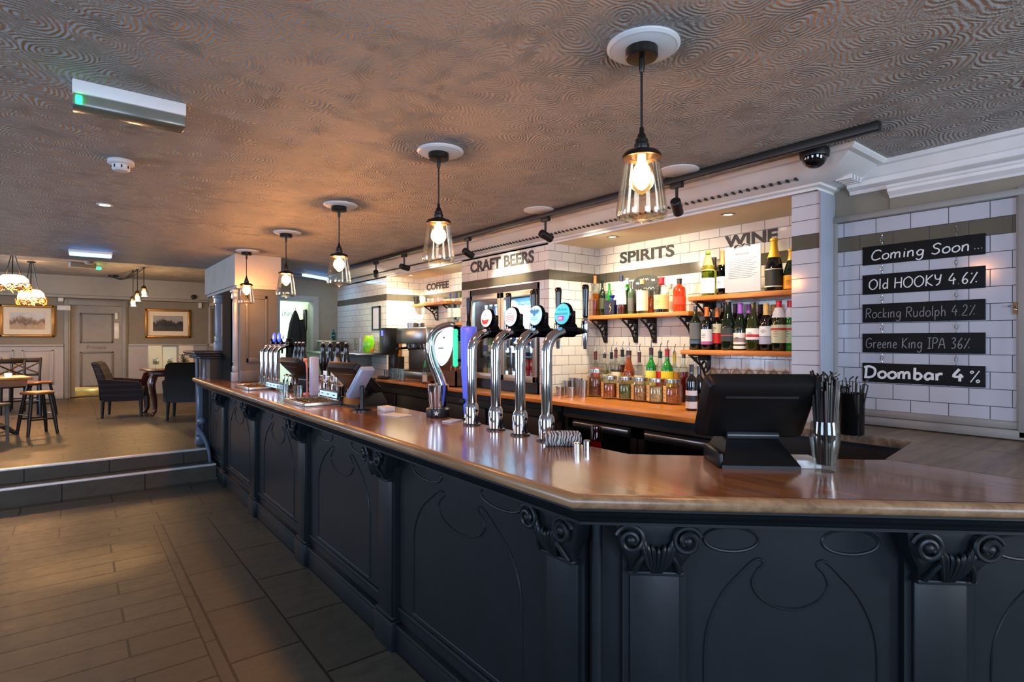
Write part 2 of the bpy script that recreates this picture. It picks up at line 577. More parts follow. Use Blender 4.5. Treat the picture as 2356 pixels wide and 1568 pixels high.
# ---- walls
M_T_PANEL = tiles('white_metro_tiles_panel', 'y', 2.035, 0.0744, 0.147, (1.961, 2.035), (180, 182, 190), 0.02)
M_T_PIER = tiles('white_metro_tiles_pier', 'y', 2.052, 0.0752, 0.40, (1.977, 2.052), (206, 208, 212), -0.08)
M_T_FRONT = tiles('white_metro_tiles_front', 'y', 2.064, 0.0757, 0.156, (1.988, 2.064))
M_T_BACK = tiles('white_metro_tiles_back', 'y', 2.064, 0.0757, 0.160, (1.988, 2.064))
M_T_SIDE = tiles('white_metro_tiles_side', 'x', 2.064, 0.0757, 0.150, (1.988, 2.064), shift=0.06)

plain('wall_right', [(XP, XP + 0.1, -3.0, 1.30, 0, ZC)], M_WALL)
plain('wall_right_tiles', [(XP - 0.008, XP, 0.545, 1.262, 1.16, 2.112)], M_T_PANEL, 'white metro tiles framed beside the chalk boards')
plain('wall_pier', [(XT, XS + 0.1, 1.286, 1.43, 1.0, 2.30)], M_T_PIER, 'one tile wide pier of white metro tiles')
plain('wall_pier_base', [(XT, XS + 0.1, 1.286, 1.43, 0, 1.0)], M_DARK)
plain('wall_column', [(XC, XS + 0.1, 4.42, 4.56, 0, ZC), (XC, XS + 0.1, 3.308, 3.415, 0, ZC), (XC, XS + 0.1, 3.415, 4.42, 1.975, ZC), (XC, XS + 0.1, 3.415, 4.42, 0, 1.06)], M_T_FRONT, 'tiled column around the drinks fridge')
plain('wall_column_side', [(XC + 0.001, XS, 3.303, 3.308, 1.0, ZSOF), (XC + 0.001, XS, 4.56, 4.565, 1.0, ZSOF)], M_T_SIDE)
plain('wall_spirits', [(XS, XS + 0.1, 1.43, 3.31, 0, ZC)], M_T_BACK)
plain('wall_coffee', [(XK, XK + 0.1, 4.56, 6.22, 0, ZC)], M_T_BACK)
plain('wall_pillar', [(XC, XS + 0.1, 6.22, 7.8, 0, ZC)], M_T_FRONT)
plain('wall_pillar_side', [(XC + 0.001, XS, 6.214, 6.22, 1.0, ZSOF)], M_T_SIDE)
# end wall behind the bar with its doorway
DX0, DX1, DZ = 2.16, 2.60, 2.045
plain('wall_end', [(1.70, DX0, 7.8, 7.95, 0, ZC), (DX1, XC, 7.8, 7.95, 0, ZC), (DX0, DX1, 7.8, 7.95, DZ, ZC)], M_WALL)
plain('wall_back_room', [(1.7, 3.7, 9.5, 9.6, 0, ZC), (1.765, 1.80, 7.95, 9.5, 0, ZC), (3.6, 3.7, 7.8, 9.5, 0, ZC)], paint('pale_green_wall', (206, 218, 202), 0.7, var=0.03))
mb = MB()
mb.box(DX0 - 0.07, DX0, 7.77, 7.96, 0, DZ + 0.07); mb.box(DX1, DX1 + 0.07, 7.77, 7.96, 0, DZ + 0.07); mb.box(DX0, DX1, 7.77, 7.96, DZ, DZ + 0.07)
struct(mb.build('trim_3', M_GREY, smooth=False), 'grey frame of the staff doorway')
YW = 15.05
plain('wall_far', [(-3.1, -0.16, YW, YW + 0.1, 0.2, ZC2), (0.92, 2.6, YW, YW + 0.1, 0.2, ZC2), (-0.16, 0.92, YW, YW + 0.1, 2.30, ZC2), (-0.16, 0.92, YW + 0.12, YW + 0.2, 0.2, 2.4)], M_WALL)
plain('wall_far_right', [(2.5, 2.6, 9.62, YW, 0.2, ZC2), (1.70, 1.76, 7.96, 9.62, 0.2, ZC2), (1.76, 2.5, 9.61, 9.66, 0.2, ZC2)], M_WALL)
plain('wall_left', [(-3.2, -3.1, -3.0, -0.3, 0, ZC2), (-3.2, -3.1, 1.5, 4.4, 0, ZC2), (-3.2, -3.1, 6.2, 10.3, 0, ZC2), (-3.2, -3.1, 12.7, 15.2, 0, ZC2),
                    (-3.2, -3.1, -0.3, 1.5, 0, 1.0), (-3.2, -3.1, -0.3, 1.5, 2.2, ZC2), (-3.2, -3.1, 4.4, 6.2, 0, 1.0), (-3.2, -3.1, 4.4, 6.2, 2.2, ZC2),
                    (-3.2, -3.1, 10.3, 12.7, 0, 1.2), (-3.2, -3.1, 10.3, 12.7, 2.5, ZC2)], M_WALL)
plain('wall_rear', [(-3.2, -1.7, -3.1, -3.0, 0, ZC), (0.5, 1.8, -3.1, -3.0, 0, ZC), (3.0, 3.3, -3.1, -3.0, 0, ZC), (-1.7, 0.5, -3.1, -3.0, 0, 0.95), (-1.7, 0.5, -3.1, -3.0, 2.2, ZC), (1.8, 3.0, -3.1, -3.0, 0, 0.95), (1.8, 3.0, -3.1, -3.0, 2.2, ZC)], M_WALL)
def window(n, x0, x1, y0, y1, z0, z1):
    mb = MB()
    ax = (x1 - x0) > (y1 - y0)
    w = 0.05
    if ax:
        for a in (x0, (x0 + x1) / 2 - w / 2, x1 - w): mb.box(a, a + w, y0, y1, z0, z1)
        for z in (z0, z1 - w): mb.box(x0, x1, y0, y1, z, z + w)
    else:
        for a in (y0, (y0 + y1) / 2 - w / 2, y1 - w): mb.box(x0, x1, a, a + w, z0, z1)
        for z in (z0, z1 - w): mb.box(x0, x1, y0, y1, z, z + w)
    o = struct(mb.build('window_%d' % n, M_WHITE, smooth=False))
    g = MB()
    if ax: g.box(x0 + w, x1 - w, (y0 + y1) / 2 - 0.003, (y0 + y1) / 2 + 0.003, z0 + w, z1 - w)
    else: g.box((x0 + x1) / 2 - 0.003, (x0 + x1) / 2 + 0.003, y0 + w, y1 - w, z0 + w, z1 - w)
    g.build('pane', M_GLASS, o)
window(1, -1.7, 0.5, -3.09, -3.02, 0.95, 2.2)
window(5, 1.8, 3.0, -3.09, -3.02, 0.95, 2.2)
window(2, -3.19, -3.12, -0.3, 1.5, 1.0, 2.2)
window(3, -3.19, -3.12, 4.4, 6.2, 1.0, 2.2)
window(4, -3.19, -3.12, 10.3, 12.7, 1.2, 2.5)

# ---- trims round the chalk board panel and the white post
mb = MB()
mb.box(XP - 0.03, XP, 1.258, 1.285, 1.09, 2.14, 0, 0.004)
mb.box(XP - 0.03, XP, 0.47, 0.548, 1.09, 2.75 - 0.6, 0, 0.006)
mb.box(XP - 0.035, XP, 0.5, 1.285, 2.110, 2.14, 0, 0.006)
mb.box(XP - 0.03, XP, -0.8, 1.285, 1.083, 1.125, 0, 0.008)
mb.box(XP - 0.02, XP, -0.8, 1.285, 1.125, 1.160, 0, 0.006)
mb.box(XP - 0.012, XP, 0.545, 0.555, 1.16, 2.11)
struct(mb.build('trim_4', M_GREY), 'grey timber frame round the chalk board panel')
mb = MB()
mb.box(2.985, XP, 1.272, 1.2855, 1.083, 2.262, 0, 0.004)
struct(mb.build('trim_5', paint('grey_white_gloss', (150, 156, 168), 0.35, var=0.04)), 'white painted return of the tiled pier beside the chalk board wall')
mb = MB()
mb.box(XP - 0.012, XP, -2.9, 1.02, 2.14, 2.20)
mb.sweep([(XP, 1.02), (XP, -2.9)], [(0.0, 2.195), (0.02, 2.195), (0.026, 2.205), (0.05, 2.222), (0.052, 2.235), (0.06, 2.24), (0.06, 2.25), (0.0, 2.252)], 1)
struct(mb.build('trim_6', [M_WALL, M_WHITE], sharp=20), 'second tier of the right hand cornice')

# ---- cornices
prof = [(0.0, 2.262), (0.0, 2.275), (0.025, 2.28), (0.03, 2.29), (0.10, 2.298), (0.18, 2.322), (0.235, 2.350), (0.26, 2.352), (0.275, 2.362), (0.275, 2.371)]
mb = MB()
mb.sweep([(XC, 7.75), (XC, 1.28), (3.16, 1.28)], prof)
y = 1.32
while y < 7.7:                                 # dark blocks put in as the shade in the gaps between dentils
    mb.box(XC - 0.136, XC - 0.112, y, y + 0.011, 2.296, 2.32, 1)
    y += 0.042
for i in range(5):
    mb.box(XC + 0.02 + i * 0.036, XC + 0.034 + i * 0.036, 1.13, 1.2, 2.29, 2.33, 0)
struct(mb.build('trim_7', [M_WHITE, M_DARK], sharp=20), 'dentil cornice over the back bar')
mb = MB()
prof2 = [(0.0, 2.245), (0.012, 2.245), (0.02, 2.262), (0.05, 2.275), (0.05, 2.30), (0.06, 2.305), (0.085, 2.345), (0.10, 2.350), (0.10, 2.371)]
mb.sweep([(XP, 1.2), (XP, -2.9)], prof2)
struct(mb.build('trim_8', M_WHITE, sharp=20), 'white cornice along the right hand wall')

# ---- far wall: door, panelling, bulkhead
def far_door():
    y = YW + 0.05
    root = MB()
    x0, x1 = -0.06, 0.84
    root.box(x0, x1, y + 0.02, y + 0.06, ZF + 0.01, 2.26)
    d = struct(root.build('door_1', M_GREY, smooth=False), 'grey two panel door lettered across its middle rail')
    mb = MB()
    for (a, b, z0, z1) in ((0.10, 0.68, 1.46, 2.10), (0.10, 0.68, 0.52, 1.27)):
        for (u0, u1, w0, w1) in ((a, b, z0, z0 + 0.03), (a, b, z1 - 0.03, z1), (a, a + 0.03, z0, z1), (b - 0.03, b, z0, z1)):
            mb.box(u0, u1, y - 0.005, y + 0.02, w0, w1, 0, 0.004)
    mb.build('door_panel', paint('dark_grey_moulding', (96, 95, 90), 0.5), d)
    mb = MB(); mb.box(0.70, 0.79, y - 0.002, y + 0.022, 1.55, 1.90, 0, 0.004)
    mb.build('push_plate', paint('pale_door_plate', (214, 212, 200), 0.3), d)
    mb = MB(); mb.box(0.715, 0.765, y - 0.002, y + 0.022, 1.98, 2.12, 0, 0.004)
    mb.build('keypad', paint('pale_door_plate', (214, 212, 200), 0.3), d)
    mb = MB(); mb.box(0.02, 0.76, y - 0.002, y + 0.022, ZF + 0.03, ZF + 0.21, 0, 0.003)
    mb.build('kick_plate', paint('polished_brass_plate', (226, 206, 120), 0.22, metal=0.7), d)
    mb = MB(); add_text(mb, 'Private', 0.22, 0.56, 1.325, 1.405, y + 0.02, 0, 0.005, 0.003)
    mb.build('lettering', paint('dark_lettering', (84, 82, 78), 0.5), d)
    fr = MB()
    for a, b in ((-0.16, -0.06), (0.84, 0.94)):
        fr.box(a, b, YW - 0.03, YW + 0.11, ZF, 2.38, 0, 0.008); fr.box(a + 0.03, b - 0.03, YW - 0.045, YW, ZF, 2.36, 0, 0.008)
    fr.box(-0.16, 0.94, YW - 0.04, YW + 0.11, 2.26, 2.38, 0, 0.008)
    struct(fr.build('trim_9', M_GREY), 'moulded grey door frame in the far wall')
far_door()
M_DADO = paint('dado_pale_grey', (156, 154, 152), 0.45, var=0.04)
mb = MB()
mb.box(-3.1, -0.17, YW - 0.025, YW, ZF, 1.40)
mb.box(-3.1, -0.17, YW - 0.06, YW, 1.39, 1.43, 0, 0.008)
mb.box(-3.1, -0.17, YW - 0.045, YW, ZF, ZF + 0.14, 0, 0.006)
for i in range(4):
    a = -0.33 - 0.50 - i * 0.62; b = a + 0.50
    for (u0, u1, w0, w1) in ((a, b, 0.60, 0.63), (a, b, 1.29, 1.32), (a, a + 0.03, 0.6, 1.32), (b - 0.03, b, 0.6, 1.32)):
        mb.box(u0, u1, YW - 0.045, YW - 0.02, w0, w1, 0, 0.006)
    mb.box(a + 0.07, b - 0.07, YW - 0.032, YW - 0.02, 0.67, 1.25, 0, 0.005)
mb.box(0.95, 2.5, YW - 0.025, YW, ZF, 1.40); mb.box(0.95, 2.5, YW - 0.06, YW, 1.39, 1.43, 0, 0.008)
struct(mb.build('trim_10', M_DADO), 'pale grey raised panelling below the far dado rail')
mb = MB()
mb.box(-3.1, 2.5, YW - 0.22, YW, 2.46, ZC2); mb.box(-3.1, 2.5, YW - 0.26, YW, 2.40, 2.46, 0, 0.015)
struct(mb.build('trim_11', M_WALLL), 'boxed bulkhead across the top of the far wall')
# ---------------------------------------------------------------- the bar counter
HB = 1.08
CX, CY = 1.062, 1.096
UX, UY = 0.739, -0.674
NX, NY = 0.674, 0.739
RZB = math.atan2(UY, UX)
RZM = -PI / 2
XI = 1.625                                     # inner edge of the long run
def bar_pt(s, n): return (CX + UX * s + NX * n, CY + UY * s + NY * n)
def bar_s(px, n=0.13):
    """distance along the short front of the bar at image column px"""
    r = sight(px, 784)
    ox, oy = CX + NX * n, CY + NY * n
    # (ox + UX s) * r.y - (oy + UY s) * r.x = 0
    return (oy * r.x - ox * r.y) / (UX * r.y - UY * r.x)
bar = thing('bar_counter', 'long dark blue panelled pub bar with a glossy brown wooden top', 'bar', (1.3, 3.0, 0))
def par(o, root):
    o.parent = root; o.matrix_parent_inverse = Matrix.Translation(-root.location); return o

SEND = 2.825
outer = [(1.62, 7.43), (1.22, 7.43)] + [(1.22 - 0.158 * math.sin(a), 7.27 + 0.16 * math.cos(a)) for a in (0.4, 0.8, 1.2)] + [(CX, 7.27), (CX, CY), (CX + UX * SEND, CY + UY * SEND)]
# the hinged flap and the ledge share the slab's height: slab ends at the hinge line
mb = MB()
hx = 2.27
sh = (hx - CX) / UX
def inset(path, o):
    q = []
    for i, p in enumerate(path):
        p = Vector(p)
        d0 = (p - Vector(path[i - 1])).normalized() if i else None
        d1 = (Vector(path[i + 1]) - p).normalized() if i < len(path) - 1 else None
        n0 = Vector((d0.y, -d0.x)) if d0 is not None else None
        n1 = Vector((d1.y, -d1.x)) if d1 is not None else None
        m = n1 if n0 is None else n0 if n1 is None else (n0 + n1).normalized()
        if n0 is not None and n1 is not None: m = m / m.dot(n0)
        q.append(p + m * o)
    return q
ins = inset(outer, -0.03)
hy = CY + UY * sh + 0.03
poly = [tuple(p) for p in ins[:-1]] + [(hx, hy), (hx, 0.745), (2.20, 0.80), (XI, 1.375), (XI, 7.40)]
mb.prism([(p[0], p[1], HB - 0.036) for p in poly], (0, 0, 0.036))
par(mb.build('countertop', M_TOP, smooth=False), bar)
mb = MB()
mb.sweep(outer, [(-0.029, HB - 0.036), (-0.029, HB), (-0.008, HB), (0.0, HB - 0.006), (0.003, HB - 0.018), (0.0, HB - 0.029), (-0.008, HB - 0.036), (-0.029, HB - 0.036)])
par(mb.build('edge_nosing', M_NOSE, sharp=50), bar)
mb = MB()
mb.prism([(hx + 0.009, hy, HB - 0.036), (hx + 0.009, 0.755, HB - 0.036), (2.752, 0.812, HB - 0.036), (2.772, -0.42, HB - 0.036)], (0, 0, 0.036))
M_TOP2 = wood('bar_top_across_light_greyed', (64, 52, 41), (150, 128, 104), 'x', 0.34, 0.8, coat=0.08)  # same wood as the bar top; the bluish light is put into its greyer colour
par(mb.build('flap', M_TOP2, smooth=False), bar)
mb = MB()
mb.prism([(2.762, 0.83, HB - 0.036), (2.762, 1.45, HB - 0.036), (2.99, 1.45, HB - 0.036), (2.99, 1.2, HB - 0.036), (XP, 1.2, HB - 0.036), (XP, -0.78, HB - 0.036), (2.782, -0.42, HB - 0.036)], (0, 0, 0.036))
par(mb.build('ledge', M_TOP2, smooth=False), bar)
mb = MB()                                     # body of the ledge and of the bar behind the panels
mb.box(2.80, XP - 0.002, -0.6, 1.2, 0.0, HB - 0.037); mb.box(2.80, 2.98, 1.2, 1.44, 0, HB - 0.037)
par(mb.build('ledge_base', M_DARK, smooth=False), bar)

mb = MB()
mb.sweep(outer, [(-0.03, HB - 0.034), (-0.02, HB - 0.036), (-0.016, HB - 0.044), (-0.026, HB - 0.052), (-0.034, HB - 0.054), (-0.044, HB - 0.066), (-0.062, HB - 0.076), (-0.066, HB - 0.082), (-0.056, HB - 0.086), (-0.056, HB - 0.094), (-0.07, HB - 0.098), (-0.2, HB - 0.1)])
par(mb.build('edge_moulding', M_BAR, sharp=28), bar)

PF = 0.150                                     # pilaster face behind the edge of the top
PP = 0.185                                     # panel face
WALLI = 0.27
def seg_local(name, mb, which, mats=None, y0=None):
    """place a mesh built in front-face coordinates (x along, y inwards, z up; y = 0 at the edge line) on the long or the short front"""
    if which == 'long':
        o = mb.build(name, mats or M_BAR, None, (CX, y0, 0), RZM)
    else:
        o = mb.build(name, mats or M_BAR, None, (CX, CY, 0), RZB)
    return par(o, bar)

PW = 0.145
def pilaster(which, x, y0=None):
    mb = MB()
    mb.box(x - PW / 2 - 0.02, x + PW / 2 + 0.02, PF + 0.012, WALLI, 0, HB - 0.1)
    mb.box(x - PW / 2, x + PW / 2, PF, PF + 0.02, 0.14, HB - 0.255, 0, 0.006)
    mb.box(x - PW / 2 - 0.028, x + PW / 2 + 0.028, PF - 0.012, WALLI, 0.0, 0.145, 0, 0.008)
    mb.box(x - PW / 2 - 0.024, x + PW / 2 + 0.024, PF - 0.004, PF + 0.03, 0.145, 0.165, 0, 0.006)
    mb.box(x - PW / 2 - 0.006, x + PW / 2 + 0.006, PF - 0.012, PF + 0.02, HB - 0.262, HB - 0.250, 0, 0.003)
    return seg_local('pilaster', mb, which, None, y0)
def spiral(cx, cz, r0, r1, turns, y, start, sgn):
    n = int(26 * turns)
    return [Vector((cx + sgn * (r0 + (r1 - r0) * i / n) * math.cos(start + 2 * PI * turns * i / n), y - 0.012 * i / n, cz + (r0 + (r1 - r0) * i / n) * math.sin(start + 2 * PI * turns * i / n))) for i in range(n + 1)]
def corbel(which, x, y0=None):
    mb = MB()
    zt = HB - 0.100
    secs = []
    for dz, w, dep in ((0, 0.232, 0.050), (0.012, 0.232, 0.052), (0.03, 0.226, 0.050), (0.06, 0.205, 0.048), (0.085, 0.165, 0.040), (0.105, 0.145, 0.026), (0.115, 0.15, 0.020)):
        f = PF - dep; h = w / 2; dz = dz * 1.3
        secs.append([(x - h, PF + 0.03, zt - dz), (x - h, f + 0.008, zt - dz), (x - h + 0.01, f, zt - dz), (x + h - 0.01, f, zt - dz), (x + h, f + 0.008, zt - dz), (x + h, PF + 0.03, zt - dz)])
    mb.loft(secs)
    for sg in (-1, 1):
        sp = spiral(x + sg * 0.078, zt - 0.042, 0.041, 0.014, 1.6, PF - 0.066, 0.3, sg)
        mb.tube(sp, [0.0075] * (len(sp) - 4) + [0.006, 0.005, 0.004, 0.003], 7)
        mb.ball((x + sg * 0.078, PF - 0.068, zt - 0.042), 0.016, 0, 10, 8)
        # scroll running down from the volute to the foot
        q = spline([(x + sg * 0.050, PF - 0.064, zt - 0.030), (x + sg * 0.034, PF - 0.062, zt - 0.075), (x + sg * 0.052, PF - 0.050, zt - 0.112), (x + sg * 0.064, PF - 0.032, zt - 0.146)], 6)
        mb.tube(q, 0.0075, 6)
    for k in range(-3, 4):                     # acanthus leaf between the volutes
        q = spline([(x + k * 0.004, PF - 0.030, zt - 0.148), (x + k * 0.010, PF - 0.052, zt - 0.112), (x + k * 0.0145, PF - 0.066, zt - 0.078 + abs(k) * 0.004), (x + k * 0.018, PF - 0.060, zt - 0.066 + abs(k) * 0.007)], 5)
        mb.tube(q, [0.004 + 0.003 * math.sin(PI * i / (len(q) - 1)) for i in range(len(q))], 6)
    mb.box(x - 0.079, x + 0.079, PF - 0.028, PF + 0.02, zt - 0.160, zt - 0.147, 0, 0.003)
    return seg_local('corbel', mb, which, None, y0)
def bay(which, x0, x1, y0=None, ornate=True):
    """a recessed panel with its raised ornament between two pilasters"""
    mb = MB()
    mb.box(x0, x1, PP, WALLI, 0.0, HB - 0.1)
    seg_local('panel', mb, which, None, y0)
    mb = MB()
    mb.box(x0, x1, PP - 0.022, PP + 0.01, 0.0, 0.115, 0, 0.006)
    mb.box(x0, x1, PP - 0.032, PP + 0.01, 0.115, 0.14, 0, 0.009)
    mb.box(x0, x1, PP - 0.012, PP + 0.01, 0.19, 0.215, 0, 0.008)
    seg_local('plinth', mb, which, None, y0)
    if not ornate: return
    mb = MB()
    w = x1 - x0; m = (x0 + x1) / 2
    y = PP
    top = HB - 0.1
    s = min(0.5, w * 0.5)
    r = 0.005
    oz = top - 0.068
    for sg in (-1, 1):
        mb.ring([(m + sg * s * 0.55 + 0.135 * s * 1.9 * math.cos(t), y, oz + 0.036 * math.sin(t)) for t in [2 * PI * k / 36 for k in range(36)]], r, 7)
    # the two tall curves whose heads curl round the round drop between them
    for sg in (-1, 1):
        pts = [(m + sg * s * 0.80, y, 0.235), (m + sg * s * 0.80, y, top - 0.52), (m + sg * s * 0.78, y, top - 0.35), (m + sg * s * 0.64, y, top - 0.235), (m + sg * s * 0.44, y, top - 0.160), (m + sg * s * 0.33, y, top - 0.128), (m + sg * s * 0.265, y, top - 0.127), (m + sg * s * 0.25, y, top - 0.14),
               (m + sg * s * 0.315, y, top - 0.163), (m + sg * s * 0.35, y, top - 0.20), (m + sg * s * 0.27, y, top - 0.240), (m + sg * s * 0.13, y, top - 0.264), (m, y, top - 0.270)]
        mb.tube(spline(pts, 6), r, 7)
    mb.tube([(m - s * 0.80, y, 0.235), (m + s * 0.80, y, 0.235)], r, 7)
    seg_local('panel_moulding', mb, which, None, y0)

# long front: x runs along -Y from y0 = 7.4
Y0 = 7.4
PYS = [6.45, 5.20, 3.88, 2.58, 1.30]
for yy in PYS:
    pilaster('long', Y0 - yy, Y0); corbel('long', Y0 - yy, Y0)
e = [7.38] + PYS + [1.17]
for a, b in zip(e, e[1:]):
    xa, xb = Y0 - a, Y0 - b
    bay('long', xa + (0.09 if a != 7.38 else 0), xb - 0.09 if b != 1.17 else xb, Y0, (b != 1.17))
# short front
S1, S2 = bar_s(1512, PF - 0.04), bar_s(2188, PF - 0.04)
for s in (S1, S2):
    pilaster('short', s); corbel('short', s)
bay('short', S1 + 0.09, S2 - 0.09)
bay('short', 0.07, S1 - 0.09, None, False)
S3 = S2 + (S2 - S1)
bay('short', S2 + 0.09, S3)
mb = MB()                                      # rounded bead where the two fronts meet
mb.cyl((CX + 0.170, CY + 0.068, 0), 0.016, HB - 0.1, 14)
par(mb.build('corner_bead', M_BAR), bar)
mb = MB()                                      # carcase behind the panels
mb.prism([(1.34, 7.3, 0.0), (1.34, 1.30, 0.0), bar_pt(0.13, 0.275) + (0.0,), bar_pt(1.62, 0.275) + (0.0,), (2.30, 0.45, 0.0), (2.16, 0.79, 0.0), (1.59, 1.36, 0.0), (1.59, 7.3, 0.0)], (0, 0, HB - 0.04))
par(mb.build('carcase', M_DARK, smooth=False), bar)

# raised end of the bar on the dining floor, and the post foot beside the step
up = thing('raised_bar_end', 'raised dark bar end with a moulded top on the dining level', 'bar', (1.3, 7.2, ZF))
mb = MB()
z = 1.385
mb.box(1.03, 1.70, 6.92, 7.74, z - 0.03, z, 0, 0.01)
mb.box(1.05, 1.68, 6.94, 7.72, z - 0.055, z - 0.03, 0, 0.008); mb.box(1.09, 1.66, 6.98, 7.70, z - 0.085, z - 0.055, 0, 0.008)
par(mb.build('top', [M_BAR], sharp=30), up)
mb = MB()
mb.box(1.20, 1.62, 7.02, 7.43, HB + 0.002, z - 0.085); mb.box(1.20, 1.69, 7.46, 7.72, ZF, z - 0.085)
par(mb.build('body', M_DARK, smooth=False), up)
M_POST = paint('blue_grey_gloss_post', (92, 104, 122), 0.22, var=0.06)
for (x, y) in ((1.15, 7.05), (1.16, 7.60)):
    mb = MB()
    z0 = HB + 0.001 if y < 7.4 else ZF
    mb.lathe([(0.022, 0), (0.022, 0.02), (0.014, 0.04), (0.018, 0.12), (0.012, 0.2), (0.02, z - 0.085 - z0)], 14, (x, y, z0))
    par(mb.build('baluster', M_POST), up)
# ---------------------------------------------------------------- pendants over the bar
def make_pendant(label, loc):
    t = thing('pendant_light', label, 'pendant light', loc, 0, 'glass pendants over the bar')
    mb = MB()
    mb.lathe([(0, 0), (0.105, 0), (0.106, -0.006), (0.098, -0.012), (0.094, -0.012), (0.088, -0.016), (0, -0.016)], 40, (0.012, 0.004, 0))
    mb.build('ceiling_rose', M_WHITE, t)
    mb = MB()
    mb.lathe([(0, -0.014), (0.045, -0.014), (0.047, -0.018), (0.047, -0.04), (0.044, -0.044), (0, -0.046)], 32)
    mb.lathe([(0.008, -0.04), (0.009, -0.075), (0.005, -0.085), (0, -0.085)], 12)
    mb.build('canopy', paint('bronze_black', (34, 29, 24), 0.35, metal=0.5), t)
    mb = MB(); mb.tube([(0, 0, -0.05), (0, 0, -0.26)], 0.0036, 8)
    mb.build('cord', M_BLACK, t)
    mb = MB()
    mb.lathe([(0, -0.245), (0.006, -0.245), (0.0075, -0.262), (0.012, -0.268), (0.013, -0.276), (0.018, -0.281), (0.018, -0.292), (0.022, -0.296), (0.022, -0.305), (0.021, -0.309), (0.026, -0.312), (0.050, -0.320), (0.056, -0.328), (0.057, -0.336), (0.053, -0.337), (0.047, -0.328), (0, -0.324)], 28)
    mb.build('lamp_holder', paint('bronze_black', (34, 29, 24), 0.35, metal=0.5), t)
    mb = MB()
    out = [(0.050, -0.330), (0.053, -0.345), (0.058, -0.38), (0.066, -0.43), (0.072, -0.475), (0.0745, -0.495), (0.072, -0.507), (0.064, -0.513), (0.03, -0.514), (0.012, -0.516), (0, -0.516)]
    inn = [(0, -0.508), (0.012, -0.508), (0.03, -0.508), (0.060, -0.508), (0.068, -0.503), (0.071, -0.494), (0.069, -0.475), (0.063, -0.43), (0.055, -0.38), (0.050, -0.345), (0.047, -0.330)]
    mb.lathe(out + inn, 40)
    mb.lathe([(0, -0.508), (0.012, -0.512), (0.013, -0.519), (0.008, -0.524), (0, -0.525)], 16)
    mb.build('glass_shade', clear('pendant_glass', (255, 250, 240), 0.10), t)  # faint warm tint put in for the bulb's glow on the glass
    mb = MB()
    mb.lathe([(0.012, -0.325), (0.013, -0.345), (0.023, -0.365), (0.028, -0.385), (0.025, -0.408), (0.012, -0.424), (0, -0.43)], 20)
    b = mb.build('bulb', glow('warm_bulb_glass', (255, 196, 112), 5), t)
    mb = MB()
    mb.lathe([(0, -0.340), (0.007, -0.345), (0.0135, -0.37), (0.014, -0.392), (0.009, -0.412), (0, -0.418)], 14)
    mb.build('filament', M_WARM, b)
    return t
PEND = [(1.31, 1.06, 'nearest and largest of the glass pendants in a row over the bar'), (1.31, 2.22, 'second glass pendant from the front, in front of the lettered beer column'),
        (1.33, 3.49, 'middle glass pendant of the five over the bar'), (1.335, 4.64, 'fourth glass pendant, hanging in front of the lit staff doorway'), (1.31, 5.83, 'farthest and smallest glass pendant, beside the boxed column head')]
pend0 = None
for i, (x, y, lb) in enumerate(PEND):
    if pend0 is None: pend0 = make_pendant(lb, (x, y, ZC))
    else: dup(pend0, (x, y, ZC), 0, lb)
    lamp('POINT', 'pendant_glow', (x, y, ZC - 0.385), (12, 20, 40, 42, 30)[i], (1.0, 0.43, 0.14), shadow_soft_size=0.042)

# ---------------------------------------------------------------- track and spotlights
tr = MB()
tr.box(2.492, 2.528, 0.85, 6.2, ZC - 0.036, ZC - 0.001, 0, 0.003)
tr.box(2.503, 2.517, 0.87, 6.18, ZC - 0.038, ZC - 0.03, 1)
tag(tr.build('lighting_track', [M_BLACKM, M_BLACK]), 'long black lighting track on the ceiling in front of the dentil cornice', 'lighting track')
def make_spot(label, loc, tgt):
    t = thing('track_spotlight', label, 'spotlight', loc, 0, 'spotlights on the black track')
    mb = MB(); mb.box(-0.016, 0.016, -0.035, 0.035, -0.03, 0, 0, 0.004); mb.build('track_adaptor', M_BLACKM, t)
    mb = MB(); mb.tube([(0, 0, -0.028), (0, 0, -0.115)], 0.008, 10); mb.build('stem', M_BLACKM, t)
    d = (Vector(tgt) - Vector(loc) - Vector((0, 0, -0.12))).normalized()
    M = Matrix.Translation((0, 0, -0.125)) @ d.to_track_quat('Z', 'Y').to_matrix().to_4x4()
    mb = MB()
    mb.lathe([(0, -0.045), (0.022, -0.045), (0.027, -0.040), (0.027, 0.052), (0.024, 0.052), (0.023, 0.045), (0, 0.043)], 22, (0, 0, 0), 0, M)
    h = mb.build('lamp_head', M_BLACKM, t)
    mb = MB(); mb.lathe([(0, 0.0445), (0.0215, 0.0445)], 18, (0, 0, 0), 0, M); mb.build('lens', glow('spot_lens', (255, 236, 196), 6), h)
    return t, Vector(loc) + Vector((0, 0, -0.125)) + d * 0.07
SPOTS = [(1557, (3.5, 2.25, 1.62), 'track spotlight nearest the camera dome, tilted steeply down'), (1255, (3.5, 2.75, 1.85), 'track spotlight at the near corner of the beer column'),
         (1076, (3.0, 3.80, 2.00), 'track spotlight with its bright lens over the beer column lettering'), (930, (3.42, 5.0, 2.05), 'track spotlight over the coffee alcove, turned level'),
         (865, (3.0, 6.55, 1.85), 'track spotlight farthest along the track, aimed at the framed notice')]
for px, tg, lb in SPOTS:
    y = at_x(px, 500, 2.51).y
    t, tip = make_spot(lb, (2.51, y, ZC - 0.034), tg)
    lamp('SPOT', 'spot_beam', tip, 14 if px > 1500 else 20, (1.0, 0.84, 0.58), tg, spot_size=math.radians(78), spot_blend=0.7, shadow_soft_size=0.02)
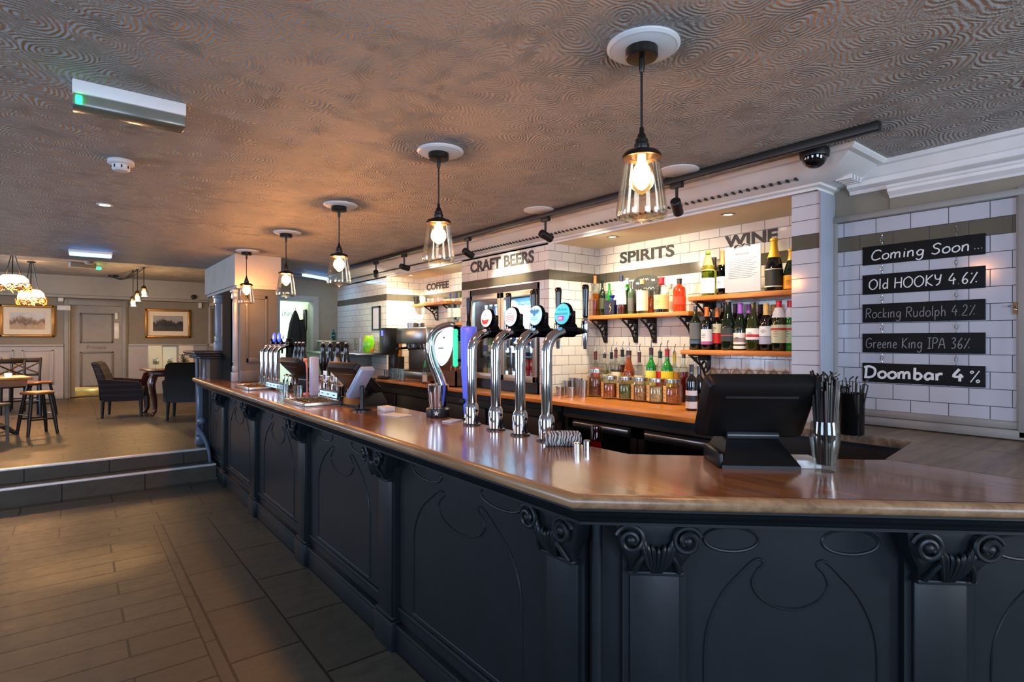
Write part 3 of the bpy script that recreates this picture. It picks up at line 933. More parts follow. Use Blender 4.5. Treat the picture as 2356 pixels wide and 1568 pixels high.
for k, (px, py) in enumerate(((1675, 493), (1409, 544), (945, 632))):
    p = at_z(px, py, ZSOF)
    mb = MB()
    mb.lathe([(0.042, 0.0), (0.044, -0.004), (0.034, -0.006), (0.026, 0.002)], 24)
    t = mb.build('recessed_downlight', paint('satin_nickel', (150, 140, 120), 0.3, metal=0.8), None, (p.x, p.y, ZSOF))
    tag(t, ('recessed downlight in the soffit above the wine lettering', 'recessed downlight in the soffit above the spirits lettering', 'recessed downlight in the soffit of the coffee alcove')[k], 'downlight', 'downlights in the back bar soffit')
    mb = MB(); mb.lathe([(0, -0.001), (0.026, -0.001)], 20); mb.build('lens', glow('downlight_lens', (255, 240, 205), 14), t)
    lamp('SPOT', 'downlight_beam', (p.x, p.y, ZSOF - 0.012), (10, 30, 32)[k], (1.0, 0.84, 0.58), (p.x, p.y, 0), spot_size=math.radians(150), spot_blend=0.8, shadow_soft_size=0.03)
# plain plaster discs half hidden behind the track
for k, (x, y) in enumerate(((2.43, 2.82), (2.43, 1.73))):
    mb = MB(); mb.lathe([(0, 0), (0.10, 0), (0.102, -0.005), (0.094, -0.009), (0, -0.009)], 32)
    tag(mb.build('ceiling_plate', M_WHITE, None, (x, y, ZC)), ('plain round ceiling plate behind the track, farther from the camera dome', 'plain round ceiling plate behind the track, beside the glass of the nearest pendant')[k], 'ceiling plate')

# ---------------------------------------------------------------- fittings on the low ceiling
t = thing('emergency_light', 'white box emergency light with a clear cover and green indicator', 'emergency light', (0.16, 2.40, ZC))
mb = MB(); mb.box(-0.165, 0.165, -0.045, 0.045, -0.045, 0, 0, 0.004); mb.build('housing', M_WHITE, t)
mb = MB(); mb.box(-0.165, 0.165, -0.04, 0.048, -0.085, -0.046, 0, 0.006); mb.build('diffuser', paint('smoked_cover', (112, 112, 100), 0.2, var=0.1), t)
mb = MB(); mb.box(-0.156, -0.138, -0.047, -0.036, -0.082, -0.052, 0, 0.004); mb.build('indicator', glow('green_led', (20, 235, 90), 5), t)
t = thing('smoke_detector', 'round white smoke detector on the textured ceiling', 'smoke detector', (0.179, 3.29, ZC))
mb = MB(); mb.lathe([(0, 0), (0.052, 0), (0.055, -0.005), (0.055, -0.018), (0.05, -0.022), (0.038, -0.024)], 30); mb.build('base', M_WHITE, t)
mb = MB(); mb.lathe([(0.038, -0.022), (0.038, -0.044), (0.03, -0.052), (0, -0.053)], 26)
for k in range(8):
    a = 2 * PI * k / 8; mb.box(-0.003, 0.003, 0.034, 0.04, -0.042, -0.028, 1, mat=Matrix.Rotation(a, 4, 'Z'))
mb.build('sensor_head', [M_WHITE, M_DARK], t)
t = thing('recessed_downlight', 'small lit downlight in the textured ceiling behind the smoke detector', 'downlight', (0.155, 4.42, ZC))
mb = MB(); mb.lathe([(0.045, 0), (0.046, -0.004), (0.032, -0.005), (0.028, 0.002)], 24); mb.build('trim_ring', M_WHITE, t)
mb = MB(); mb.lathe([(0, -0.001), (0.028, -0.001)], 20); mb.build('lens', glow('downlight_lens', (255, 240, 205), 14), t)
lamp('SPOT', 'floor_beam', (0.155, 4.42, ZC - 0.012), 170, (1.0, 0.60, 0.26), (0.10, 4.70, 0), spot_size=math.radians(23), spot_blend=0.9, shadow_soft_size=0.02)
for k, (x, y, lb) in enumerate(((1.05, 10.3, 'recessed downlight in the far ceiling over the mahogany table'), (-0.35, 8.6, 'recessed downlight in the far ceiling over the round stools'))):
    t = thing('recessed_downlight', lb, 'downlight', (x, y, ZC2))
    mb = MB(); mb.lathe([(0.045, 0), (0.046, -0.004), (0.032, -0.005), (0.028, 0.002)], 24); mb.build('trim_ring', M_WHITE, t)
    mb = MB(); mb.lathe([(0, -0.001), (0.028, -0.001)], 20); mb.build('lens', glow('downlight_lens', (255, 240, 205), 14), t)
    lamp('SPOT', 'floor_beam', (x, y, ZC2 - 0.012), 70, (1.0, 0.72, 0.44), (x, y, 0), spot_size=math.radians(78), spot_blend=0.6, shadow_soft_size=0.02)
M_TUBE = glow('blue_white_tube', (90, 170, 255), 4.5)
for k, (x, y, L, rz, lb) in enumerate(((0.128, 6.77, 0.34, 0.0, 'short glowing blue strip light on the ceiling above the steps'), (2.47, 7.30, 0.52, 0.62, 'glowing cyan strip light on the ceiling beyond the pendants'))):
    t = thing('strip_light', lb, 'strip light', (x, y, ZC), rz)
    mb = MB(); mb.box(-L / 2, L / 2, -0.03, 0.03, -0.028, 0, 0, 0.004); mb.build('housing', M_WHITE, t)
    mb = MB(); mb.box(-L / 2 + 0.006, L / 2 - 0.006, -0.032, 0.02, -0.058, -0.029, 0, 0.01); mb.build('tube', M_TUBE, t)
    lamp('AREA', 'tube_glow', (x, y, ZC - 0.066), 1.2, (0.35, 0.65, 1.0), (x, y, 0), shape='RECTANGLE', size=L, size_y=0.05)
t = thing('dome_camera', 'black security dome camera under the end of the lighting track', 'camera', (2.66, 1.165, ZC))
mb = MB(); mb.lathe([(0, 0), (0.06, 0), (0.063, -0.012), (0.06, -0.034), (0.05, -0.036)], 30); mb.build('base', M_BLACK, t)
mb = MB(); mb.lathe([(0.052, -0.032), (0.05, -0.05), (0.04, -0.068), (0.022, -0.080), (0, -0.084)], 30); mb.build('dome', paint('black_glass', (8, 8, 9), 0.05, spec=0.8), t)
# far room ceiling
t = thing('emergency_light', 'pale exit light box with green glow on the far room ceiling', 'emergency light', (0.12, 12.3, ZC2), 0.3)
mb = MB(); mb.box(-0.19, 0.19, -0.05, 0.05, -0.09, 0, 0, 0.006); mb.build('housing', M_WALLL, t)
mb = MB(); mb.box(0.20, 0.27, -0.03, 0.03, -0.09, -0.05, 0, 0.006); mb.build('indicator', glow('green_led', (20, 235, 90), 5), t)
mb = MB(); mb.lathe([(0, 0), (0.07, 0), (0.07, -0.03), (0.05, -0.05), (0, -0.05)], 20, (0.0, -0.3, 0)); mb.build('sensor', M_WALLL, t)

def rope_lamp(label, px, py, wpx, d):
    p = at_d(px, py, d)
    t = thing('rattan_pendant', label, 'pendant light', (p.x, p.y, ZC2), 0, 'glowing rattan pendants at the left')
    r = wpx * d / FPX / 2
    zt = p.z - ZC2
    mb = MB(); mb.lathe([(0, 0), (0.06, 0), (0.06, -0.02), (0, -0.03)], 20); mb.build('canopy', M_BLACK, t)
    mb = MB()
    for k in range(3):
        a = 2 * PI * k / 3 + 0.5
        mb.tube([(0.02 * math.cos(a), 0.02 * math.sin(a), -0.02), (r * 0.55 * math.cos(a), r * 0.55 * math.sin(a), zt + 0.06)], 0.008, 6)
    mb.build('chains', M_BLACK, t)
    mb = MB()
    mb.lathe([(r * 0.25, zt + 0.11), (r * 0.6, zt + 0.10), (r * 0.86, zt + 0.05), (r * 0.95, zt - 0.03), (r * 0.9, zt - 0.06)], 28)
    mb.build('shade', glow('glowing_globe', (255, 206, 128), 3.6, 0.3), t)
    mb = MB()
    rnd = random.Random(int(px))
    for k in range(70):
        a = rnd.uniform(0, 2 * PI); b = a + rnd.uniform(0.15, 0.5); rr = r * rnd.uniform(0.95, 1.08)
        z0, z1 = zt - rnd.uniform(0.02, 0.16), zt - rnd.uniform(0.02, 0.16)
        mb.tube([(rr * math.cos(a), rr * math.sin(a), z0), (rr * 1.02 * math.cos((a + b) / 2), rr * 1.02 * math.sin((a + b) / 2), (z0 + z1) / 2 + 0.015), (rr * math.cos(b), rr * math.sin(b), z1)], 0.007, 5)
    mb.build('twig_band', paint('lit_twig', (178, 116, 52), 0.6, var=0.3), t)
    lamp('POINT', 'rattan_glow', (p.x, p.y, p.z - 0.08), 34, (1.0, 0.55, 0.22), shadow_soft_size=0.08)
rope_lamp('glowing rattan pendant at the left edge, above the framed street picture', 30, 648, 62, 8.6)
rope_lamp('smaller glowing rattan pendant, second from the left edge', 72, 680, 52, 9.6)
# small cluster on swagged cables
hook = at_z(261, 633, ZC2)
CLU = [(306, 697, 622, 'lowest small amber bulb of the swagged cluster'), (316, 685, 619, 'middle small amber bulb of the swagged cluster'), (331, 674, 615, 'highest small amber bulb of the swagged cluster')]
for px, py, pt, lb in CLU:
    p = at_z(px, pt, ZC2)
    d = p.x * _s + p.y * _c
    q = at_d(px, py, d)
    t = thing('cluster_pendant', lb + ' in the far room', 'pendant light', (p.x, p.y, ZC2), 0, 'swagged bulb cluster in the far room')
    dz = q.z - ZC2
    mb = MB(); mb.tube([(0, 0, 0), (0, 0, dz + 0.13)], 0.008, 6); mb.lathe([(0, 0), (0.02, 0), (0.02, -0.02), (0, -0.02)], 10); mb.build('cord', M_BLACK, t)
    mb = MB(); mb.lathe([(0, dz + 0.14), (0.02, dz + 0.14), (0.05, dz + 0.09), (0.05, dz + 0.085), (0, dz + 0.09)], 16); mb.build('lamp_holder', M_BRASS, t)
    mb = MB(); mb.lathe([(0.045, dz + 0.085), (0.075, dz + 0.02), (0.08, dz - 0.06), (0.078, dz - 0.06), (0.072, dz + 0.02), (0.042, dz + 0.085)], 20); mb.build('glass_shade', M_GLASS, t)
    mb = MB(); mb.ball((0, 0, dz + 0.01), 0.036, 0, 12, 8, (1, 1, 1.4)); mb.build('bulb', glow('amber_bulb', (255, 170, 80), 12), t)
    lamp('POINT', 'cluster_glow', (q.x, q.y, q.z - 0.08), 12, (1.0, 0.55, 0.22), shadow_soft_size=0.05)
mb = MB()
mb.lathe([(0, 0), (0.09, 0), (0.09, -0.03), (0.02, -0.05), (0, -0.05)], 20, (hook.x, hook.y, ZC2))
for px, py, pt, lb in CLU:
    p = at_z(px, pt, ZC2)
    m = (Vector((hook.x, hook.y, ZC2 - 0.04)) + p) / 2
    mb.tube(spline([(hook.x, hook.y, ZC2 - 0.045), (m.x, m.y, ZC2 - 0.13), (p.x, p.y, ZC2 - 0.012)], 8), 0.009, 6)
tag(mb.build('swag_cable', M_BLACK), 'black ceiling hub with cables looping to the three small bulbs', 'cable')
# ---------------------------------------------------------------- things on the bar top
M_TILL = paint('black_till_plastic', (13, 13, 14), 0.42, var=0.15, scale=20, spec=0.3)
def till(label, x, y, rz, lean=0.62):
    """point of sale screen seen from behind; local -y faces the customer"""
    t = thing('till', label, 'till', (x, y, HB), rz)
    mb = MB()
    # low wedge foot
    mb.loft([[(-0.125, -0.10, 0.0), (0.125, -0.10, 0.0), (0.125, 0.12, 0.0), (-0.125, 0.12, 0.0)], [(-0.125, -0.10, 0.012), (0.125, -0.10, 0.012), (0.125, 0.12, 0.02), (-0.125, 0.12, 0.02)],
             [(-0.085, -0.015, 0.085), (0.085, -0.015, 0.085), (0.085, 0.09, 0.10), (-0.085, 0.09, 0.10)], [(-0.078, 0.0, 0.10), (0.078, 0.0, 0.10), (0.078, 0.08, 0.115), (-0.078, 0.08, 0.115)]])
    mb.box(-0.135, -0.118, -0.09, 0.10, 0.0, 0.05, 0, 0.006)
    b = mb.build('base', M_TILL, t)
    mb = MB(); mb.tube([(-0.085, -0.012, 0.098), (0.085, -0.012, 0.098)], 0.013, 12); mb.build('hinge', paint('grey_hinge', (48, 49, 50), 0.25, var=0.1), t)
    R = Matrix.Translation((0, 0.03, 0.105)) @ Matrix.Rotation(lean, 4, 'X')
    mb = MB()
    def pt(x, y, z): return R @ Vector((x, y, z))
    W, Hh = 0.182, 0.245
    def ringp(w, z0, z1, y, r):
        q = []
        for cx, cz, a0 in ((w - r, z0 + r, -90), (w - r, z1 - r, 0), (-w + r, z1 - r, 90), (-w + r, z0 + r, 180)):
            for k in range(5):
                a = math.radians(a0 + 22.5 * k); q.append(pt(cx + r * math.cos(a), y, cz + r * math.sin(a)))
        return q
    mb.loft([ringp(W - 0.03, 0.015, Hh - 0.03, -0.034, 0.02), ringp(W - 0.012, 0.0, Hh - 0.012, -0.026, 0.02), ringp(W, -0.02, Hh, 0.0, 0.02), ringp(W, -0.02, Hh, 0.014, 0.02), ringp(W - 0.006, -0.014, Hh - 0.006, 0.018, 0.016)])
    sc = mb.build('screen_housing', M_TILL, t)
    mb = MB(); mb.box(-0.115, 0.115, -0.037, -0.032, Hh - 0.062, Hh - 0.056, 0, mat=R); mb.build('vent_slot', paint('grey_hinge', (48, 49, 50), 0.25, var=0.1), sc)
    mb = MB(); mb.box(-W + 0.02, W - 0.02, 0.0185, 0.020, 0.005, Hh - 0.03, 0, mat=R); mb.build('screen', paint('black_glass', (8, 8, 9), 0.05, spec=0.8), sc)
    return t
tc = at_z(1752, 1080, HB)
till('large black till on the near end of the bar, seen from behind', tc.x + NX * 0.10, tc.y + NY * 0.10, RZB)
till('black till halfway along the bar, tilted over beside the card reader', 1.49, 3.52, RZM + 0.15, 0.80)
till('black till farthest along the bar, beside the far beer taps', 1.52, 4.74, RZM + 0.1, 0.80)

# stacked drinks tags: small white box, card, printer
p = at_z(1858, 1078, HB)
mb = MB(); mb.box(-0.035, 0.045, 0, 0.10, 0.0, 0.028, 0, 0.003)
t = mb.build('card_box', M_WHITE, None, (p.x, p.y, HB), RZB); tag(t, 'small white box of cards beside the large near till', 'box')
p = at_z(876, 945, HB)
mb = MB(); mb.box(-0.05, 0.05, 0, 0.07, 0, 0.026, 0, 0.002)
t = mb.build('card_box', M_WHITE, None, (p.x, p.y, HB), RZM); tag(t, 'small white box standing on the bar in front of the middle till', 'box')
mb = MB(); mb.box(0, 0.16, -0.04, 0.05, 0, 0.004)
t = mb.build('paper_slip', M_WHITE, None, (1.42, 2.98, HB + 0.0005), RZM + 0.2); tag(t, 'flat white slip lying on the bar beside the small white box', 'paper')

# card reader on its stand
p = at_z(833, 945, HB)
t = thing('card_reader', 'slanted card reader on a black stand beside the drip tray', 'card reader', (p.x, p.y, HB), RZM + 0.2)
mb = MB(); mb.lathe([(0, 0), (0.055, 0), (0.055, 0.008), (0.012, 0.014), (0.012, 0.15), (0, 0.155)], 22); mb.build('stand', M_BLACK, t)
R = Matrix.Translation((-0.03, -0.01, 0.165)) @ Matrix.Rotation(math.radians(-50), 4, 'Y')
mb = MB(); mb.box(-0.02, 0.02, -0.045, 0.045, -0.12, 0.12, 0, 0.01, mat=Matrix.Translation((-0.02, 0, 0)) @ Matrix.Rotation(math.radians(42), 4, 'Y'))
rd = mb.build('reader_body', paint('pale_blue_plastic', (150, 164, 190), 0.25, var=0.05), t, (0, 0, 0.17))
mb = MB(); mb.box(-0.024, -0.019, -0.036, 0.036, 0.01, 0.10, 0, mat=Matrix.Translation((-0.02, 0, 0)) @ Matrix.Rotation(math.radians(42), 4, 'Y'))
mb.build('display', glow('cool_display', (196, 216, 240), 0.7), rd)

# glass of straws
p = at_z(1913, 1086, HB)
gx, gy = p.x, p.y + 0.02
t = thing('pint_glass', 'tulip pint glass full of black straws beside the large till', 'glass', (gx, gy, HB))
mb = MB()
o = [(0, 0.0), (0.030, 0.0), (0.033, 0.006), (0.034, 0.03), (0.040, 0.065), (0.045, 0.10), (0.0445, 0.125), (0.041, 0.155), (0.0405, 0.162)]
mb.lathe(o + [(0.038, 0.162), (0.0385, 0.155), (0.042, 0.125), (0.0425, 0.10), (0.037, 0.065), (0.031, 0.03), (0.03, 0.022), (0, 0.02)], 32)
mb.build('glass_body', M_GLASS, t)
rnd = random.Random(3)
def straws(name, label, x, y, z0, z1, r, n, spread, bend=True):
    mb = MB()
    for k in range(n):
        a = rnd.uniform(0, 2 * PI); q = r * math.sqrt(rnd.random())
        a2 = a + rnd.uniform(-0.5, 0.5); q2 = min(q * 1.2 + rnd.uniform(0, spread), r + spread)
        h = z1 + rnd.uniform(-0.03, 0.03)
        b = Vector((q * 0.75 * math.cos(a), q * 0.75 * math.sin(a), z0)); c = Vector((q2 * math.cos(a2), q2 * math.sin(a2), h))
        pts = [b, b.lerp(c, 0.5), b.lerp(c, 0.85), c]
        if bend and k % 3 == 0:
            w = rnd.uniform(0, 2 * PI); pts.append(c + Vector((0.02 * math.cos(w), 0.02 * math.sin(w), 0.012)))
        mb.tube(pts, 0.0032, 6, k % 5 == 0)
    o = mb.build(name, [M_BLACK, paint('brown_black_straw', (46, 34, 30), 0.35)], None, (x, y, HB))
    tag(o, label, 'straws', kind='stuff'); return o
straws('drinking_straws', 'black drinking straws packed in the tulip pint glass', gx, gy, 0.024, 0.285, 0.033, 110, 0.008)
mb = MB(); mb.lathe([(0, 0), (0.048, 0), (0.05, 0.004), (0.0525, 0.18), (0.0545, 0.186), (0.050, 0.186), (0.047, 0.01), (0, 0.008)], 32)
p = at_z(1972, 1001, HB)
t = mb.build('black_beaker', paint('gloss_black', (14, 14, 15), 0.12), None, (p.x + 0.02, p.y + 0.03, HB)); tag(t, 'glossy black beaker standing on the ledge under the chalk boards', 'beaker')
straws('cocktail_sticks', 'dark stirrers and straws poking out of the black beaker', p.x + 0.02, p.y + 0.03, 0.012, 0.23, 0.038, 26, 0.03)

# ---------------------------------------------------------------- the four tall beer taps
M_CLAMP = paint('black_chrome', (34, 34, 36), 0.12, metal=0.9, var=0.05)
def tap_column(mb, h, bendr=0.085, reach=0.055, r=0.0235):
    pts = [(0, 0, 0.0), (0, 0, h * 0.5), (0, 0, h)]
    for k in range(1, 9):
        a = PI / 2 * k / 8 * 0.86
        pts.append((0, bendr * (1 - math.cos(a)), h + bendr * math.sin(a)))
    l = Vector(pts[-1]); d = (Vector(pts[-1]) - Vector(pts[-2])).normalized()
    pts.append(tuple(l + d * reach))
    mb.tube(pts, r, 22)
    return l, d
def art_disc(kind, mb):
    """badge artwork raised on the disc; local x right, z up, at y = -0.0065"""
    y = -0.0075
    if kind == 'crescent':
        pts = [(0.030 * math.cos(a), y, -0.008 + 0.026 * math.sin(a)) for a in [math.radians(190 + 16 * k) for k in range(11)]]
        pts += [(0.030 * math.cos(a), y, -0.002 + 0.010 * math.sin(a)) for a in [math.radians(350 - 16 * k) for k in range(11)]]
        mb.prism(pts, (0, -0.001, 0), 1)
        mb.box(-0.012, 0.012, y - 0.001, y, 0.012, 0.016, 2)
    elif kind == 'lines':
        mb.box(-0.016, 0.016, y - 0.001, y, 0.014, 0.017, 2)
        mb.ring([(0.026, y, -0.022), (0.029, y, 0.004), (0.016, y, 0.001), (0.0, y, 0.006), (-0.016, y, 0.001), (-0.029, y, 0.004), (-0.026, y, -0.022)], 0.0016, 5, 1)
        for z in (-0.008, -0.015): mb.box(-0.018, 0.018, y - 0.001, y, z, z + 0.003, 1)
    elif kind == 'wings':
        mb.prism([(-0.034, y, 0.020), (-0.018, y, 0.028), (-0.006, y, 0.020), (0.0, y, 0.030), (0.006, y, 0.020), (0.018, y, 0.028), (0.034, y, 0.020), (0.020, y, 0.008), (0.008, y, 0.006), (0.005, y, -0.004), (-0.005, y, -0.004), (-0.008, y, 0.006), (-0.020, y, 0.008)], (0, -0.001, 0), 1)
        for z in (-0.014, -0.022): mb.box(-0.022, 0.022, y - 0.001, y, z, z + 0.004, 2)
    elif kind == 'block':
        mb.box(-0.018, 0.018, y - 0.001, y, -0.030, -0.010, 1)
        add_text(mb, 'IPA', -0.012, 0.012, -0.026, -0.014, y - 0.001, 3, 0.01, 0.001)
        mb.box(-0.038, 0.038, y - 0.001, y, -0.004, 0.004, 2)
        for k in range(3): mb.tube([(-0.02 + 0.02 * k, y, 0.014), (-0.014 + 0.02 * k, y, 0.024), (-0.008 + 0.02 * k, y, 0.014)], 0.0014, 5, 2)
BADGE = {'crescent': ((246, 246, 244), (214, 38, 36), (120, 170, 150)), 'lines': ((248, 240, 240), (220, 96, 104), (170, 120, 120)),
         'wings': ((178, 226, 240), (40, 120, 176), (110, 190, 206)), 'block': ((70, 200, 224), (226, 30, 150), (40, 160, 170))}
def beer_tap(label, x, y, kind, h=0.37, s=1.0, glow_k=0.28):
    """local +y leans over the staff side, the badge faces the customer"""
    t = thing('beer_tap', label, 'beer tap', (x, y, HB), RZM, 'tall chrome beer taps' if s == 1 else 'far chrome beer taps')
    mb = MB(); mb.lathe([(0, 0), (0.045, 0), (0.045, 0.006), (0.036, 0.009), (0, 0.009)], 28); mb.build('foot_ring', M_BLACK, t)
    mb = MB()
    l, d = tap_column(mb, h)
    mb.lathe([(0.024, 0.008), (0.034, 0.010), (0.0345, 0.085), (0.031, 0.10), (0.024, 0.112)], 28)
    mb.build('column', M_CHROME, t)
    mb = MB()                                   # collar with little side screws
    for sg in (-1, 1): mb.tube([(sg * 0.03, 0, 0.075), (sg * 0.042, 0, 0.075)], 0.007, 10)
    mb.build('collar_screw', M_CHROME, t)
    hy, hz = l.y + 0.045, l.z + 0.016
    mb = MB()
    mb.lathe([(0, -0.035), (0.026, -0.035), (0.033, -0.028), (0.033, 0.028), (0.024, 0.036), (0, 0.036)], 20, (0, 0, 0), 0, Matrix.Translation((0, hy + 0.012, hz)) @ Matrix.Rotation(PI / 2, 4, 'X'))
    mb.box(-0.018, 0.018, hy - 0.02, hy + 0.045, hz, hz + 0.085, 0, 0.008)
    mb.lathe([(0, 0.0), (0.022, 0.0), (0.015, 0.05), (0.008, 0.085), (0, 0.088)], 18, (0, 0, 0), 0, Matrix.Translation((0, hy + 0.035, hz - 0.005)) @ Matrix.Rotation(-PI / 2, 4, 'X'))
    mb.lathe([(0.034, 0.0), (0.026, 0.02), (0.012, 0.045), (0, 0.05)], 18, (0, 0, 0), 0, Matrix.Translation((0, hy + 0.0, hz + 0.068)) @ Matrix.Rotation(-PI / 2, 4, 'X'))
    mb.build('tap_head', M_CLAMP, t)
    c = BADGE[kind]
    tilt = Matrix.Translation((0, hy - 0.022, hz + 0.068)) @ Matrix.Rotation(math.radians(-6), 4, 'X')
    mb = MB()
    mb.lathe([(0, 0), (0.049, 0), (0.051, 0.006), (0.051, 0.016), (0, 0.02)], 32, (0, 0, 0), 0, tilt @ Matrix.Rotation(-PI / 2, 4, 'X'))
    bz = mb.build('badge_rim', M_CLAMP, t)
    mb = MB()
    mb.lathe([(0.046, 0.0), (0.044, -0.004), (0, -0.006)], 32, (0, 0, 0), 0, tilt @ Matrix.Rotation(-PI / 2, 4, 'X'))
    b2 = MB(); art_disc(kind, b2); b2.bm.transform(tilt)
    me = bpy.data.meshes.new('tmp'); b2.bm.to_mesh(me); b2.bm.free(); mb.bm.from_mesh(me); bpy.data.meshes.remove(me)
    nm = 'badge_' + kind
    mb.build('badge_face', [glow(nm, c[0], glow_k), glow(nm + '_mark', c[1], glow_k), glow(nm + '_line', c[2], glow_k), glow('badge_white', (250, 250, 250), glow_k)], bz)
    # faucet, nozzle and handle on the staff side
    fy = hy + 0.118
    mb = MB()
    mb.lathe([(0, -0.015), (0.015, -0.015), (0.017, 0.0), (0.018, 0.03), (0.014, 0.05), (0.010, 0.055), (0, 0.055)], 18, (0, fy, hz))
    mb.lathe([(0.013, -0.012), (0.012, -0.035), (0.008, -0.085), (0.006, -0.085), (0, -0.02)], 16, (0, fy, hz))
    f = mb.build('faucet', M_CHROME, t)
    mb = MB()
    mb.lathe([(0, 0.05), (0.009, 0.05), (0.010, 0.058), (0.013, 0.062), (0.0125, 0.10), (0.016, 0.18), (0.016, 0.195), (0.012, 0.203), (0, 0.205)], 18, (0, fy + 0.002, hz))
    mb.build('handle', paint('gloss_black', (14, 14, 15), 0.12), t)
    return t
TAPS = [(1091, 976, 'crescent', 'tall chrome beer tap with a white badge and red crescent'), (1142, 988, 'lines', 'tall chrome beer tap with a white badge and pale red lettering'),
        (1196, 1000, 'wings', 'tall chrome beer tap with a pale blue winged badge'), (1256, 1013, 'block', 'tall chrome beer tap with a cyan badge and magenta block')]
for px, py, k, lb in TAPS:
    p = at_z(px, py, HB)
    beer_tap(lb, 1.574, p.y, k)

# far taps
for k, (yy, kd, lb) in enumerate(((5.26, 'white', 'far beer tap with a white disc badge, nearest of its bank'), (5.42, 'blue', 'far beer tap with a blue disc badge, second of its bank'), (5.58, 'blue', 'far beer tap with a deep blue badge, third of its bank'), (5.74, 'none', 'far beer tap without a badge, beside the boxed column'))):
    BADGE['far_' + kd] = {'white': ((232, 240, 250), (60, 80, 150), (60, 80, 150)), 'blue': ((70, 96, 214), (230, 236, 250), (230, 236, 250)), 'none': ((20, 22, 30), (40, 40, 44), (40, 40, 44))}[kd]
    def far_art(): pass
    t = thing('beer_tap', lb, 'beer tap', (1.43, yy, HB), RZM, 'far bank of chrome beer taps')
    mb = MB(); l, d = tap_column(mb, 0.30, 0.07, 0.05, 0.020); mb.lathe([(0, 0), (0.036, 0), (0.03, 0.01), (0.03, 0.07), (0.02, 0.085)], 22); mb.build('column', M_CHROME, t)
    mb = MB(); mb.box(-0.018, 0.018, l.y + 0.02, l.y + 0.09, l.z - 0.01, l.z + 0.075, 0, 0.008); mb.lathe([(0.012, 0), (0.008, -0.07), (0, -0.07)], 12, (0, l.y + 0.13, l.z)); mb.tube([(0, l.y + 0.06, l.z + 0.01), (0, l.y + 0.13, l.z)], 0.012, 10); mb.build('tap_head', M_CLAMP, t)
    if kd != 'none':
        mb = MB()
        Mx = Matrix.Translation((0, l.y + 0.018, l.z + 0.085)) @ Matrix.Rotation(PI / 2, 4, 'X')
        mb.lathe([(0, 0), (0.044, 0), (0.044, 0.01), (0.04, 0.012), (0, 0.013)], 28, (0, 0, 0), 0, Mx)
        mb.prism([(-0.018, l.y + 0.004, l.z + 0.08), (0, l.y + 0.004, l.z + 0.112), (0.018, l.y + 0.004, l.z + 0.08), (0, l.y + 0.004, l.z + 0.066)], (0, -0.002, 0), 1)
        mb.build('badge_face', [glow('badge_far_' + kd, BADGE['far_' + kd][0], 0.4), glow('badge_far_%s_mark' % kd, BADGE['far_' + kd][1], 0.4)], t)

# ---------------------------------------------------------------- lilac tower tap and drop shaped tap
p = at_z(1076, 962, HB)
t = thing('tower_tap', 'tall lilac blue tower tap beside the drop shaped tap', 'beer tap', (1.69, 2.545, HB), -TH)
M_LILAC = glow('illuminated_lilac_tower', (92, 108, 240), 0.16)
mb = MB()
def slab(w0, w1, d, z, c=0):
    n = 16; q = []
    for k in range(n):
        a = 2 * PI * k / n
        q.append(((w0) * math.copysign(abs(math.cos(a)) ** 0.7, math.cos(a)) + c, d * math.copysign(abs(math.sin(a)) ** 0.7, math.sin(a)), z))
    return q
mb.loft([slab(0.030, 0, 0.04, 0.025, 0.006), slab(0.032, 0, 0.045, 0.035, 0.006), slab(0.040, 0, 0.05, 0.25), slab(0.045, 0, 0.052, 0.44), slab(0.045, 0, 0.05, 0.485), slab(0.041, 0, 0.04, 0.498)])
mb.build('tower', M_LILAC, t)
mb = MB(); mb.lathe([(0, -0.094), (0.03, -0.094), (0.03, 0.05), (0, 0.05)], 18); mb.build('foot', M_CHROME, t)
mb = MB(); mb.box(-0.085, -0.058, -0.02, 0.01, 0.28, 0.485, 0, 0.010); 
mb.build('green_light_bar', glow('green_light_bar', (40, 220, 140), 0.55), t)
mb = MB()
for z in (0.315, 0.445): mb.tube([(-0.065, -0.005, z), (-0.038, -0.005, z)], 0.008, 10)
mb.build('bracket', M_CLAMP, t)
mb = MB(); mb.lathe([(0, 0), (0.016, 0), (0.016, 0.012), (0.009, 0.02), (0, 0.02)], 18, (0, 0, 0), 0, Matrix.Translation((-0.028, -0.055, 0.10)) @ Matrix.Rotation(PI / 2, 4, 'X')); mb.build('knob', M_BLACK, t)
mb = MB(); mb.lathe([(0, 0.48), (0.012, 0.48), (0.014, 0.52), (0.010, 0.54), (0.014, 0.62), (0.014, 0.66), (0, 0.665)], 16, (-0.01, 0.13, 0)); mb.lathe([(0.014, 0.48), (0.012, 0.42), (0, 0.42)], 16, (-0.01, 0.13, 0)); mb.tube([(0, 0.04, 0.46), (-0.01, 0.13, 0.46)], 0.012, 10)
mb.build('handle', M_CLAMP, t)

p = at_z(1001, 960, HB)
t = thing('drop_tap', 'drop shaped beer font with a lit white panel in a chrome loop', 'beer tap', (p.x + 0.03, p.y + 0.02, HB), -TH)
dd = 3.06 / FPX
def Q(px, py, y=0.0): return ((px - 1001) * dd, y, (962 - py) * dd)
mb = MB(); mb.lathe([(0, 0), (0.063, 0), (0.065, 0.006), (0.065, 0.044), (0.06, 0.05), (0, 0.05)], 32)
bs = mb.build('base_ring', M_BLACK, t)
mb = MB()
st = []
for k in range(10):
    a = PI / 2 + 2 * PI * k / 10; r = 0.016 if k % 2 == 0 else 0.0065
    st.append((r * math.cos(a) + 0.0, -0.0655, 0.026 + r * math.sin(a)))
mb.prism(st, (0, -0.0015, 0)); mb.build('star', M_WHITE, bs)
mb = MB(); mb.lathe([(0.046, 0.048), (0.050, 0.08), (0.0605, 0.176), (0.057, 0.180), (0.05, 0.16), (0, 0.155)], 32); mb.build('chrome_cup', M_CHROME, t)
mb = MB()
